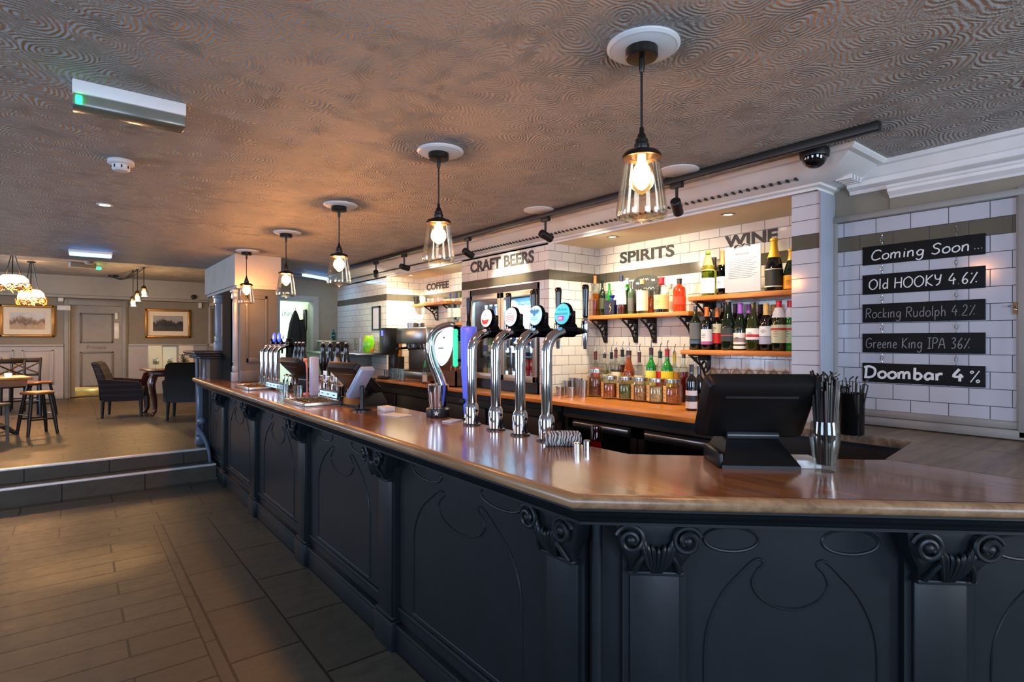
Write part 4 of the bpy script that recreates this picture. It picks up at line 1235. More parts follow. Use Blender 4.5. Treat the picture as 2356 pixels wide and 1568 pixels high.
c = spline([Q(1010, 893), Q(1002, 868), Q(990, 838), Q(983, 808), Q(984, 782), Q(995, 762), Q(1012, 752), Q(1030, 748), Q(1040, 750)], 7)
n = len(c)
mb.tube(c, [0.032 - 0.012 * min(1, i / (n * 0.55)) for i in range(n)], 18)
mb.build('chrome_loop', M_CHROME, t)
mb = MB()
q = [Q(1036, 756), Q(1020, 758), Q(1002, 772), Q(994, 795), Q(998, 822), Q(1008, 842), Q(1020, 836), Q(1030, 818), Q(1036, 790)]
q = [tuple(v) for v in spline(q, 4, True)]
mb.prism([(a, -0.02, c_) for a, b, c_ in q], (0, 0.03, 0))
mb.build('lit_panel', glow('lit_white_panel', (228, 240, 250), 0.55), t)
mb = MB(); mb.ball(Q(1016, 777, -0.021), 0.006, 0, 8, 6); mb.box(Q(1003, 0)[0], Q(1015, 0)[0], -0.022, -0.0195, Q(0, 803)[2], Q(0, 800)[2]); mb.build('panel_mark', paint('grey_print', (120, 140, 160), 0.5), t)
mb = MB(); mb.tube([Q(1038, 752), Q(1048, 752, 0.05), Q(1048, 760, 0.06)], 0.012, 10); mb.lathe([(0.013, 0), (0.008, -0.06), (0, -0.06)], 14, Q(1048, 760, 0.06)); mb.build('faucet', M_CLAMP, t)

# small things by the taps
p = at_z(1052, 968, HB)
mb = MB(); mb.box(-0.05, 0.05, -0.03, 0.03, 0, 0.008, 0, 0.002)
t = mb.build('beer_mat', paint('pale_card', (186, 190, 198), 0.5), None, (p.x - 0.03, p.y, HB), 0.4); tag(t, 'pale beer mat lying between the drop shaped tap and the first tall tap', 'beer mat')
p = at_z(1322, 1028, HB)
t = thing('napkin_holder', 'grey patterned rolled bar towel near the last tall tap', 'bar towel', (p.x - 0.02, p.y + 0.05, HB), RZB + 0.1)
k = NT('patterned_towel')
wv = k.n('ShaderNodeTexWave'); k.l(k.obj(), wv.inputs[0]); wv.inputs['Scale'].default_value = 26; wv.inputs['Distortion'].default_value = 9; wv.inputs['Detail'].default_value = 2
k.set(Base_Color=k.ramp(wv.outputs['Fac'], [(0.35, lin(58, 58, 60)), (0.55, lin(172, 170, 166))]), Roughness=0.8)
mb = MB(); mb.lathe([(0, -0.075), (0.02, -0.075), (0.03, -0.065), (0.032, 0), (0.03, 0.065), (0.02, 0.075), (0, 0.075)], 20, (0, 0, 0), 0, Matrix.Translation((0, 0, 0.030)) @ Matrix.Rotation(PI / 2, 4, 'Y'), (1.0, 1.15))
mb.build('towel_roll', k.mat, t)
for k2, (a, b) in enumerate(((1330, 1036), (1352, 1030))):
    p = at_z(a, b, HB)
    mb = MB(); mb.lathe([(0, 0), (0.014, 0), (0.014, 0.034), (0.011, 0.038), (0, 0.038)], 18)
    t = mb.build('shot_measure', M_CHROME, None, (p.x - 0.03, p.y - 0.025, HB)); tag(t, ('chrome thimble measure nearer the tall taps, by the patterned towel', 'chrome thimble measure by the red lamp, at the patterned towel')[k2], 'measure', 'chrome thimble measures')
# drip trays and pump signs
def drip_tray(label, x, y, lx, ly):
    t = thing('drip_tray', label, 'drip tray', (x, y, HB), RZM)
    mb = MB()
    h = 0.026
    mb.box(-lx / 2, lx / 2, -ly / 2, ly / 2, 0, 0.006)
    for a in (-1, 1):
        mb.box(-lx / 2, lx / 2, a * (ly / 2 - 0.004) - 0.004, a * (ly / 2 - 0.004) + 0.004, 0, h, 0, 0.002)
        mb.box(a * (lx / 2 - 0.004) - 0.004, a * (lx / 2 - 0.004) + 0.004, -ly / 2, ly / 2, 0, h, 0, 0.002)
    mb.build('tray', M_STEEL, t)
    mb = MB()
    n = int(ly / 0.03)
    for k in range(n): mb.box(-lx / 2 + 0.008, lx / 2 - 0.008, -ly / 2 + 0.015 + k * 0.03, -ly / 2 + 0.021 + k * 0.03, 0.014, 0.019)
    for k in range(int(lx / 0.05)):
        for j in range(int(ly / 0.05)):
            mb.ball((-lx / 2 + 0.03 + k * 0.05, -ly / 2 + 0.03 + j * 0.05, 0.02), 0.006, 1, 6, 4)
    mb.build('grating', [M_BRASS, paint('brass_stud', (212, 168, 92), 0.2, metal=1.0)], t)
drip_tray('steel drip tray with brass studded grating near the middle till', 1.27, 3.80, 0.42, 0.26)
drip_tray('farther steel drip tray with brass studs below the far beer taps', 1.27, 5.35, 0.50, 0.22)
M_SIGNBLUE = glow('lit_pump_sign', (170, 206, 240), 0.5)
def pump_sign(label, x, y, n, w):
    t = thing('pump_sign', label, 'sign', (x, y, HB), RZM)
    mb = MB(); mb.box(-n * w / 2 - 0.01, n * w / 2 + 0.01, -0.012, 0.014, 0.012, 0.068, 0, 0.004)
    for a in (-1, 1): mb.box(a * n * w * 0.4 - 0.008, a * n * w * 0.4 + 0.008, -0.005, 0.012, 0, 0.013)
    mb.build('sign_case', M_BLACK, t)
    for k in range(n):
        mb = MB(); a = -n * w / 2 + k * w
        mb.box(a + 0.005, a + w - 0.005, -0.0145, -0.011, 0.022, 0.058)
        mb.box(a + w * 0.3, a + w * 0.7, -0.0155, -0.014, 0.036, 0.044, 1)
        mb.build('lit_panel', [M_SIGNBLUE, glow('pump_sign_mark', (30, 60, 110), 0.3)], t)
pump_sign('row of three lit blue white squares between the middle till and the hand pumps', 1.45, 3.98, 3, 0.115)
pump_sign('row of five lit blue white squares below the far beer taps', 1.36, 5.02, 5, 0.10)

# hand pumps
def hand_pump(label, x, y, clip=None, grp=None):
    t = thing('hand_pump', label, 'hand pump', (x, y, HB), RZM, grp)
    mb = MB(); mb.lathe([(0, 0), (0.05, 0), (0.05, 0.012), (0.036, 0.02), (0.034, 0.10), (0.04, 0.115), (0.03, 0.14), (0.016, 0.15), (0, 0.15)], 22); mb.build('pump_body', M_CHROME, t)
    mb = MB(); mb.lathe([(0.013, 0.148), (0.018, 0.17), (0.028, 0.22), (0.030, 0.27), (0.022, 0.32), (0.017, 0.36), (0.020, 0.385), (0.012, 0.397), (0, 0.398)], 20); hd = mb.build('handle', paint('gloss_black', (14, 14, 15), 0.12), t)
    mb = MB(); mb.ball((0, 0, 0.405), 0.012, 0, 12, 8); mb.lathe([(0.019, 0.268), (0.031, 0.27), (0.019, 0.274)], 16); mb.build('finial', M_CHROME, hd)
    mb = MB(); mb.tube(spline([(0, -0.03, 0.10), (0, -0.085, 0.12), (0, -0.105, 0.10), (0, -0.105, 0.035)], 6), 0.008, 10); mb.build('spout', M_CHROME, t)
    if clip:
        mb = MB(); mb.box(-0.034, 0.034, -0.046, -0.038, 0.09, 0.19, 0, 0.004); mb.box(-0.02, 0.02, -0.0475, -0.045, 0.125, 0.16, 1); mb.build('pump_clip', [glow('clip_' + clip[0], clip[1], 0.25), paint('clip_mark', (70, 90, 140), 0.4)], t)
    return t
G1, G2 = 'black handled hand pumps behind the lit squares', 'farther black handled hand pumps'
for k, (y, c, lb) in enumerate(((3.98, ('amber', (150, 120, 96)), 'hand pump with a brownish pump clip, nearest the middle till'), (4.14, ('grey', (170, 168, 150)), 'hand pump with a pale grey clip, second from the middle till'), (4.30, ('blue', (196, 206, 226)), 'hand pump with a pale blue clip, third from the middle till'), (4.46, None, 'hand pump without a clip, fourth from the middle till'))):
    hand_pump(lb, 1.57, y, c, G1)
for k, y in enumerate((4.985, 5.087, 5.19)):
    hand_pump(('far hand pump closest to the farthest till', 'far hand pump in the middle of its three', 'far hand pump closest to the far beer taps')[k], 1.58 - 0.0 * k, y, None, G2)
# lilac column, salmon knob and clock faced badge between pumps
mb = MB(); mb.box(-0.032, 0.032, -0.03, 0.03, 0, 0.30, 0, 0.012)
t = mb.build('cider_tower', paint('pale_lilac', (170, 178, 206), 0.3, var=0.05), None, (1.45, 4.32, HB), RZM); tag(t, 'pale lilac square tower among the middle hand pumps', 'beer tap')
t = thing('clock_badge', 'oval grey clock faced badge on a chrome post by the middle hand pumps', 'badge', (1.47, 3.90, HB), RZM)
mb = MB(); mb.lathe([(0, 0), (0.03, 0), (0.012, 0.01), (0.010, 0.18), (0, 0.18)], 16); mb.build('post', M_CHROME, t)
mb = MB(); mb.lathe([(0, 0), (0.045, 0), (0.045, 0.02), (0, 0.02)], 28, (0, 0, 0), 0, Matrix.Translation((0, 0.01, 0.24)) @ Matrix.Rotation(PI / 2, 4, 'X'), (1, 1.5)); fb = mb.build('badge_case', M_STEEL, t)
mb = MB(); mb.lathe([(0.038, 0.021), (0, 0.0215)], 28, (0, 0, 0), 0, Matrix.Translation((0, 0.01, 0.24)) @ Matrix.Rotation(PI / 2, 4, 'X'), (1, 1.5)); mb.box(-0.002, 0.002, -0.0135, -0.011, 0.235, 0.275, 1); mb.box(0, 0.022, -0.0135, -0.011, 0.238, 0.242, 1); mb.build('badge_face', [paint('clock_face', (150, 158, 132), 0.4), M_BLACK], fb)
t = thing('salmon_knob_pump', 'slim salmon pink knob on a curved stem among the middle pumps', 'beer tap', (1.46, 4.51, HB), RZM)
mb = MB(); mb.lathe([(0, 0), (0.03, 0), (0.03, 0.01), (0, 0.012)], 16); mb.tube(spline([(0, 0, 0.01), (0, 0, 0.15), (-0.01, 0, 0.22), (-0.035, 0, 0.26)], 6), 0.007, 10); mb.build('stem', paint('salmon', (206, 130, 116), 0.35), t)
mb = MB(); mb.ball((-0.042, 0, 0.264), 0.019, 0, 14, 10); mb.build('knob', paint('salmon', (206, 130, 116), 0.35), t)
# clean glasses standing by the drip trays
def small_glass(label, x, y, r=0.03, h=0.11, z=HB, grp='clean glasses by the drip trays', col=None):
    mb = MB(); mb.lathe([(0, 0), (r * 0.8, 0), (r, h), (r * 0.94, h), (r * 0.75, 0.008), (0, 0.008)], 20)
    o = mb.build('tumbler', col or M_GLASS, None, (x, y, z)); tag(o, label, 'glass', grp); return o
for x, y, lb in ((1.22, 3.97, 'clear tumbler at the far edge of the studded tray'), (1.15, 4.10, 'clear tumbler standing on the bar between the two drip trays'), (1.26, 4.42, 'clear tumbler in front of the pale lilac tower')):
    small_glass(lb, x, y)
# shelf behind the bar top with the red glass
mb = MB(); mb.box(1.60, 1.88, 1.55, 7.1, 0.965, 0.985); mb.box(1.84, 1.86, 1.55, 7.1, 0.0, 0.965)
par(mb.build('service_shelf', M_DARK, smooth=False), bar)
p = at_d(1371, 1000, 2.36)
t = thing('candle_glass', 'red glass tumbler behind the bar edge beside the patterned towel', 'glass', (p.x, p.y, 0.9865))
mb = MB(); mb.lathe([(0, 0), (0.020, 0), (0.026, 0.04), (0.026, 0.10), (0.022, 0.155), (0.020, 0.155), (0.023, 0.10), (0.018, 0.01), (0, 0.01)], 22); mb.build('glass_body', clear('red_glass', (196, 40, 50), 0.1), t)
mb = MB(); mb.lathe([(0, 0.012), (0.021, 0.012), (0.023, 0.09), (0, 0.092)], 18); mb.build('red_fill', paint('red_syrup', (190, 20, 34), 0.2), t)
# ---------------------------------------------------------------- back bar counter and cupboards
ZB = 1.07
XB = 2.71
mb = MB()
mb.box(XB, XC - 0.004, 1.82, 6.0, ZB - 0.028, ZB, 0, 0.003)
mb.box(XC - 0.004, XS - 0.003, 1.82, 3.30, ZB - 0.028, ZB)
mb.box(XC - 0.004, XK - 0.003, 4.57, 6.21, ZB - 0.028, ZB)
tag(mb.build('back_worktop', M_ORANGE), 'orange wooden worktop running along the back bar', 'worktop')
cab = thing('back_cabinet', 'black cupboards under the orange back bar worktop', 'cabinet', (2.9, 4.0, 0))
mb = MB(); mb.box(2.80, XC - 0.01, 3.0, 6.6, 0, ZB - 0.029); mb.box(2.80, XC - 0.01, 1.44, 1.60, 0, ZB - 0.029)
mb.box(2.76, 2.80, 3.0, 6.6, 0.93, 0.985)
par(mb.build('carcase', M_DARK, smooth=False), cab)
for k in range(4):
    mb = MB(); a = 3.08 + k * 0.86
    mb.box(2.782, 2.80, a, a + 0.80, 0.08, 0.92, 0, 0.006)
    d = par(mb.build('door', M_DARK), cab)
    mb = MB(); mb.tube([(2.765, a + 0.06, 0.80), (2.765, a + 0.06, 0.62)], 0.006, 8); mb.build('handle', M_STEEL, d)
# bottle cooler under the worktop
cl = thing('bottle_cooler', 'black under counter bottle cooler with a dark glass door and steel handle bar', 'fridge', (2.85, 2.3, 0))
mb = MB()
mb.box(2.86, XC + 0.3, 1.62, 2.98, 0.0, 0.06); mb.box(2.80, XC + 0.3, 1.62, 2.98, 0.955, 1.03)
mb.box(2.82, XC + 0.3, 1.62, 1.66, 0.06, 0.955); mb.box(2.82, XC + 0.3, 2.94, 2.98, 0.06, 0.955); mb.box(XC + 0.28, XC + 0.3, 1.62, 2.98, 0.06, 0.955)
par(mb.build('cabinet_body', M_DARK, smooth=False), cl)
for k in range(2):
    a = 1.67 + k * 0.635
    mb = MB()
    for b in ((a, a + 0.05, 0.07, 0.945), (a + 0.575, a + 0.625, 0.07, 0.945), (a, a + 0.625, 0.07, 0.13), (a, a + 0.625, 0.885, 0.945)): mb.box(2.80, 2.825, *b)
    d = par(mb.build('door', M_BLACK), cl)
    mb = MB(); mb.box(2.81, 2.814, a + 0.05, a + 0.575, 0.13, 0.885); mb.build('pane', clear('smoked_pane', (120, 126, 136), 0.12), d)
    mb = MB(); mb.box(2.785, 2.80, a + 0.06, a + 0.565, 0.90, 0.93, 0, 0.004); mb.build('handle_bar', M_STEEL, d)
# ---------------------------------------------------------------- lettering on the tiles
M_LETTER = paint('charcoal_letters', (62, 60, 58), 0.6, var=0.05)
def wall_word(s, px0, px1, pyt, pyb, X, label, bold=0.03):
    """word standing on the tiles between image columns px0..px1"""
    a = at_x(px0, (pyt + pyb) / 2, X); b = at_x(px1, (pyt + pyb) / 2, X)
    zt = at_x(px0, pyt, X).z; zb = at_x(px0, pyb, X).z
    mb = MB(); add_text(mb, s, 0, a.y - b.y, 0, zt - zb, 0.0, 0, bold, 0.003)
    o = mb.build('wall_lettering', M_LETTER, None, (X - 0.003, a.y, zb), RZM, smooth=False)
    tag(o, label, 'lettering'); return o
wall_word('SPIRITS', 1427, 1552, 581, 607, XS, 'dark SPIRITS lettering on the white tiles', 0.028)
wall_word('CRAFT BEERS', 1083, 1229, 603, 628, XC, 'dark CRAFT BEERS lettering above the drinks fridge', 0.03)
wall_word('COFFEE', 982, 1033, 653, 669, XK, 'dark COFFEE lettering in the far alcove', 0.03)
wall_word('WINE', 1668, 1790, 544, 571, XS, 'dark WINE lettering behind the propped white menu', 0.038)

# ---------------------------------------------------------------- drinks fridge in the column
fr = thing('drinks_fridge', 'steel framed two door drinks fridge lit blue inside the tiled column', 'fridge', (XC + 0.1, 3.92, ZB))
FY0, FY1, FZ1 = 3.418, 4.417, 1.972
mb = MB()
mb.box(XC - 0.004, XC + 0.45, FY0, FY0 + 0.02, ZB + 0.002, FZ1); mb.box(XC - 0.004, XC + 0.45, FY1 - 0.02, FY1, ZB + 0.002, FZ1)
mb.box(XC - 0.004, XC + 0.45, FY0, FY1, FZ1 - 0.05, FZ1); mb.box(XC - 0.004, XC + 0.45, FY0, FY1, ZB + 0.002, ZB + 0.09)
mb.box(XC + 0.43, XC + 0.45, FY0, FY1, ZB, FZ1)
par(mb.build('cabinet_body', M_BLACK, smooth=False), fr)
mb = MB(); mb.box(XC + 0.424, XC + 0.43, FY0 + 0.03, FY1 - 0.03, ZB + 0.1, FZ1 - 0.06)
par(mb.build('back_liner', paint('pale_liner', (190, 214, 226), 0.4), smooth=False), fr)
ZSH = (ZB + 0.10, 1.37, 1.62)
for z in ZSH:
    mb = MB(); mb.box(XC + 0.07, XC + 0.42, FY0 + 0.022, FY1 - 0.022, z - 0.008, z)
    par(mb.build('wire_shelf', M_STEEL, smooth=False), fr)
mb = MB(); mb.box(XC + 0.05, XC + 0.065, FY0 + 0.03, FY1 - 0.03, FZ1 - 0.075, FZ1 - 0.055)
par(mb.build('light_strip', glow('fridge_light', (120, 200, 255), 5)), fr)
lamp('AREA', 'fridge_light', (XC + 0.1, 3.92, FZ1 - 0.09), 13, (0.28, 0.64, 1.0), (XC + 0.25, 3.92, 1.2), shape='RECTANGLE', size=0.9, size_y=0.04)
fm = (FY0 + FY1) / 2
for (a, b) in ((FY0 + 0.02, fm - 0.003), (fm + 0.003, FY1 - 0.02)):
    mb = MB()
    w = 0.045
    for q in ((a, a + w, ZB + 0.09, FZ1 - 0.05), (b - w, b, ZB + 0.09, FZ1 - 0.05), (a, b, ZB + 0.09, ZB + 0.14), (a, b, FZ1 - 0.10, FZ1 - 0.05)): mb.box(XC - 0.02, XC + 0.012, *q, 0, 0.003)
    d = par(mb.build('door', paint('fridge_steel', (172, 164, 148), 0.32, metal=0.55, var=0.05)), fr)
    mb = MB(); mb.box(XC - 0.008, XC - 0.003, a + w, b - w, ZB + 0.14, FZ1 - 0.10); mb.build('pane', M_GLASS, d)

# ---------------------------------------------------------------- bottles
_bp = {}
PROF = {  # radius scale, height scale profiles (r, z) in units of bottle radius and height
    'wine': [(0, 0), (0.92, 0), (1, 0.02), (1, 0.60), (0.93, 0.66), (0.62, 0.72), (0.40, 0.77), (0.36, 0.82), (0.36, 0.97), (0.40, 0.975), (0.40, 1.0), (0, 1.0)],
    'burg': [(0, 0), (0.92, 0), (1, 0.02), (1, 0.46), (0.90, 0.56), (0.62, 0.68), (0.42, 0.78), (0.35, 0.85), (0.34, 0.97), (0.38, 0.975), (0.38, 1.0), (0, 1.0)],
    'champ': [(0, 0), (0.95, 0), (1, 0.02), (1, 0.40), (0.93, 0.50), (0.68, 0.64), (0.46, 0.75), (0.37, 0.84), (0.36, 0.93), (0.44, 0.945), (0.42, 0.985), (0.25, 1.0), (0, 1.0)],
    'spirit': [(0, 0), (0.95, 0), (1, 0.02), (1, 0.62), (0.94, 0.68), (0.62, 0.73), (0.38, 0.77), (0.33, 0.80), (0.33, 0.97), (0.38, 0.975), (0.38, 1.0), (0, 1.0)],
    'stout': [(0, 0), (0.95, 0), (1, 0.02), (1, 0.66), (0.90, 0.74), (0.52, 0.79), (0.36, 0.82), (0.36, 0.97), (0.42, 0.975), (0.42, 1.0), (0, 1.0)],
    'beer': [(0, 0), (0.92, 0), (1, 0.02), (1, 0.50), (0.9, 0.60), (0.55, 0.72), (0.42, 0.80), (0.40, 0.97), (0.44, 0.975), (0.44, 1.0), (0, 1.0)],
}
def prof_r(kind, t):
    P = PROF[kind]
    for (r0, z0), (r1, z1) in zip(P, P[1:]):
        if z0 <= t <= z1 and z1 > z0: return r0 + (r1 - r0) * (t - z0) / (z1 - z0)
    return 0.3
def gl(name, rgb, clear_=True):
    return clear('bottle_' + name, rgb, 0.05) if clear_ else paint('bottle_' + name, rgb, 0.06, var=0.15, spec=0.7)
def bottle(label, x, y, z, h, r, kind, glass, cap=None, lab=None, liquid=None, grp=None, name='bottle', pourer=False, seg=20, labels=None, sq=1.0, word=None):
    """glass: material; cap: (rgb, from-height fraction); lab: (rgb, z0, z1) band; liquid: (rgb, fill)"""
    t = thing(name, label, 'bottle', (x, y, z), RZM, grp)
    mb = MB(); mb.lathe([(a * r, b * h) for a, b in PROF[kind]], seg, (0, 0, 0), 0, None, (1, sq)); mb.build('glass_body', glass, t)
    if liquid:
        rgb, fl = liquid
        pts = [(0, 0.012 * h)] + [(a * r * 0.93, max(b, 0.014) * h) for a, b in PROF[kind][1:] if b < fl] + [(prof_r(kind, fl) * r * 0.93, fl * h), (0, fl * h)]
        mb = MB(); mb.lathe(pts, seg, (0, 0, 0), 0, None, (1, sq)); mb.build('liquid', clear('liquid_%d_%d_%d' % rgb, rgb, 0.02), t)
    if cap:
        rgb, fr = cap
        pts = []
        for a, b in PROF[kind]:
            if b >= fr and a > 0: pts.append((a * r * 1.06 + 0.0006, b * h))
        pts = [(prof_r(kind, fr) * r * 1.06 + 0.0006, fr * h)] + pts + [(0, h * 1.004)]
        mb = MB(); mb.lathe(pts, seg, (0, 0, 0), 0, None, (1, sq)); mb.build('cap', paint('cap_%d_%d_%d' % rgb, rgb, 0.35, var=0.1), t)
    bands = ([lab] if lab else []) + (labels or [])
    for i, (rgb, z0, z1) in enumerate(bands):
        mb = MB()
        n = 5
        # a paper label wrapped round the front two thirds
        rows = []
        for zz in (z0, z1):
            rr = prof_r(kind, zz) * r + 0.0012 + 0.0004 * i
            rows.append([Vector((rr * math.sin(a), -rr * sq * math.cos(a), zz * h)) for a in [math.radians(-110 + 220 * k / 16) for k in range(17)]])
        for k in range(16):
            mb.poly([rows[0][k], rows[0][k + 1], rows[1][k + 1], rows[1][k]])
        bmesh.ops.remove_doubles(mb.bm, verts=mb.bm.verts[:], dist=1e-5)
        if i == 0 and lab and (z1 - z0) * h > 0.05 and sum(rgb) > 330:   # printed lines
            for q in (0.35, 0.5, 0.62):
                zz = z0 + (z1 - z0) * q; rr = prof_r(kind, zz) * r + 0.0022
                w = 0.5 if q != 0.5 else 0.8
                pts = [(rr * math.sin(a), -rr * sq * math.cos(a), zz * h) for a in [w * (-0.5 + j / 6) for j in range(7)]]
                mb.tube(pts, 0.0012, 4, 1)
        if i == 0 and word:
            s, c3 = word
            add_text(mb, s, -r * 0.55, r * 0.55, (z0 + (z1 - z0) * 0.3) * h, (z0 + (z1 - z0) * 0.72) * h, -r - 0.0016, 2, 0.03, 0.002)
        mb.build('paper_label', [paint('label_%d_%d_%d' % rgb, rgb, 0.55, var=0.04), paint('label_print', (70, 62, 60), 0.6)] + ([paint('label_word', word[1], 0.5)] if word else []), t, smooth=True)
    if pourer:
        mb = MB(); mb.lathe([(0, h), (0.012, h), (0.010, h + 0.012), (0.004, h + 0.02), (0, h + 0.02)], 10); mb.tube(spline([(0, 0, h + 0.015), (0.002, 0, h + 0.04), (0.010, 0, h + 0.065)], 4), 0.003, 7); mb.build('pourer', M_CHROME, t)
    return t
G_CLEAR = gl('clear', (236, 240, 236)); G_GREEN = gl('dark_green', (14, 30, 16), False); G_DEEP = gl('near_black', (10, 12, 14), False)
G_LIME = gl('lime', (70, 190, 40)); G_AMBER = gl('amber', (120, 52, 14), False); G_PALE = gl('pale_straw', (206, 214, 150)); G_MID = gl('bottle_green', (16, 110, 36), False)
G_BLUE = gl('navy', (16, 18, 52), False); G_RUST = gl('rust', (190, 58, 22), False)

# shelves with brackets
def bracket(y, z, dep, hh, label, X=XS):
    mb = MB()
    mb.box(0.0, 0.012, -0.014, 0.014, -hh, 0)
    mb.box(-dep, 0.0, -0.014, 0.014, -0.012, 0)
    q = spline([(-dep + 0.01, 0, -0.012), (-dep * 0.62, 0, -hh * 0.26), (-dep * 0.30, 0, -hh * 0.52), (-0.012, 0, -hh * 0.97)], 8)
    mb.tube(q, 0.008, 6)
    for k in range(3):
        f = 0.16 + 0.2 * k; rr = 0.030 - 0.006 * k
        c = (-dep * 0.36 + 0.025 * k, 0, -hh * (0.2 + 0.17 * k))
        mb.ring([(c[0] + rr * math.cos(a), 0, c[2] + rr * math.sin(a)) for a in [2 * PI * j / 16 for j in range(16)]], 0.005, 6)
    mb.box(-dep * 0.55, 0, -0.005, 0.005, -hh * 0.22, -0.012)
    return mb.build('shelf_bracket', M_BLACKM, None, (X - 0.012, y, z))
def shelf(label, x0, x1, y0, y1, z, th, brs, hh, X=XS):
    t = thing('wall_shelf', label, 'shelf', (x1, (y0 + y1) / 2, z))
    mb = MB(); mb.box(x0, x1 - 0.002, y0, y1, z - th, z, 0, 0.003)
    par(mb.build('shelf_board', M_ORANGE), t)
    for y in brs:
        b = bracket(y, z - th, (x1 - x0) * 0.86, hh, '', X); par(b, t)
ZS1 = 1.705
shelf('orange wooden spirits shelf on black scrolled brackets', 3.30, XS, 2.27, 3.26, ZS1, 0.03, (3.20, 2.88, 2.70, 2.36), 0.19)
ZW1, ZW2 = 1.797, 1.44
shelf('upper orange wine shelf carrying the propped white menu', 3.25, XS, 1.445, 2.24, ZW1, 0.03, (2.20,), 0.22)
shelf('lower orange wine shelf full of red wine bottles', 3.25, XS, 1.445, 2.30, ZW2, 0.03, (2.24,), 0.20)

def on_shelf(px, X):   # y at which the image column meets depth X
    return at_x(px, 700, X).y
GS = 'bottles on the spirits shelf'
def sp(px, X, z, top):      # bottle height from its top's image row
    p = at_x(px, top, X); return p.y, p.z - z
def put(label, px, X, z, top, r, kind, glass, **kw):
    y, h = sp(px, X, z, top)
    return bottle(label, X, y, z, h, r, kind, glass, **kw)
put('bottle of orange juice coloured drink with a tall amber stopper, leftmost on the spirits shelf', 1369, 3.40, ZS1, 634, 0.034, 'spirit', G_CLEAR, cap=((198, 132, 74), 0.80), liquid=((240, 176, 30), 0.56), grp=GS)
put('slim dark green bottle behind the navy carton on the spirits shelf', 1386, 3.44, ZS1, 645, 0.028, 'wine', G_GREEN, grp=GS, lab=((52, 60, 40), 0.2, 0.5))
put('second dark green bottle right behind the navy carton', 1402, 3.455, ZS1, 652, 0.026, 'wine', G_MID, grp=GS)
y, h = sp(1407, 3.37, ZS1, 684)
t = thing('gift_bag', 'squat navy blue drawstring pack with a gold mark on the spirits shelf', 'bottle', (3.37, y, ZS1), RZM, GS)
mb = MB(); mb.loft([[(-0.045, -0.03, 0), (0.05, -0.03, 0), (0.05, 0.03, 0), (-0.045, 0.03, 0)], [(-0.05, -0.033, 0.02), (0.055, -0.033, 0.02), (0.055, 0.033, 0.02), (-0.05, 0.033, 0.02)], [(-0.046, -0.03, 0.115), (0.052, -0.03, 0.115), (0.052, 0.03, 0.115), (-0.046, 0.03, 0.115)], [(-0.01, -0.012, 0.125), (0.02, -0.012, 0.125), (0.02, 0.012, 0.125), (-0.01, 0.012, 0.125)]]); mb.build('pack', G_BLUE, t)
mb = MB(); mb.lathe([(0.012, 0.12), (0.011, 0.135), (0.026, 0.155), (0.02, 0.158), (0, 0.14)], 14, (0.006, 0, 0)); mb.build('neck_tuft', paint('royal_blue_cloth', (40, 40, 140), 0.6), t)
mb = MB(); mb.tube(spline([(0.022, -0.036, 0.09), (0.014, -0.036, 0.07), (0.026, -0.036, 0.05), (0.012, -0.036, 0.02)], 5), 0.003, 6); mb.build('gold_mark', paint('gold_print', (206, 178, 90), 0.3, metal=0.6), t)
put('white labelled bottle of amber spirit with a navy cap on the spirits shelf', 1430, 3.38, ZS1, 634, 0.040, 'spirit', G_CLEAR, cap=((20, 24, 60), 0.86), lab=((238, 238, 234), 0.26, 0.68), liquid=((206, 112, 20), 0.28), grp=GS)
put('lime green bottle with a white cap between the white label and the dark slim bottle', 1443, 3.455, ZS1, 640, 0.030, 'wine', G_LIME, cap=((226, 230, 228), 0.84), liquid=((96, 210, 50), 0.7), grp=GS)
put('slim grey green bottle left of the arched chalk board', 1452, 3.40, ZS1, 647, 0.026, 'spirit', gl('grey_green', (60, 78, 62), False), cap=((60, 66, 58), 0.82), grp=GS, lab=((70, 74, 72), 0.1, 0.5))
put('clear bottle with a long cream label and yellow cap before the arched chalk board', 1478, 3.36, ZS1, 642, 0.043, 'stout', G_CLEAR, cap=((222, 190, 110), 0.86), lab=((236, 220, 184), 0.08, 0.66), grp=GS)
put('small dark rum bottle behind the cream labelled ones, at the chalk board', 1498, 3.44, ZS1, 668, 0.034, 'spirit', G_AMBER, grp=GS, cap=((30, 26, 24), 0.82))
put('broad bottle with a red wax top and cream label on the spirits shelf', 1522, 3.37, ZS1, 638, 0.054, 'stout', G_CLEAR, cap=((190, 16, 32), 0.80), lab=((230, 196, 126), 0.10, 0.50), liquid=((70, 40, 18), 0.10), grp=GS)
put('pale clear bottle with a faint pinkish top behind the red waxed one', 1543, 3.45, ZS1, 653, 0.034, 'spirit', G_CLEAR, cap=((206, 178, 160), 0.84), lab=((226, 214, 180), 0.1, 0.4), grp=GS)
put('large rust red bottle with a black cap at the right end of the spirits shelf', 1563, 3.38, ZS1, 641, 0.044, 'stout', G_RUST, cap=((24, 22, 22), 0.84), grp=GS, lab=((214, 64, 26), 0.22, 0.46))
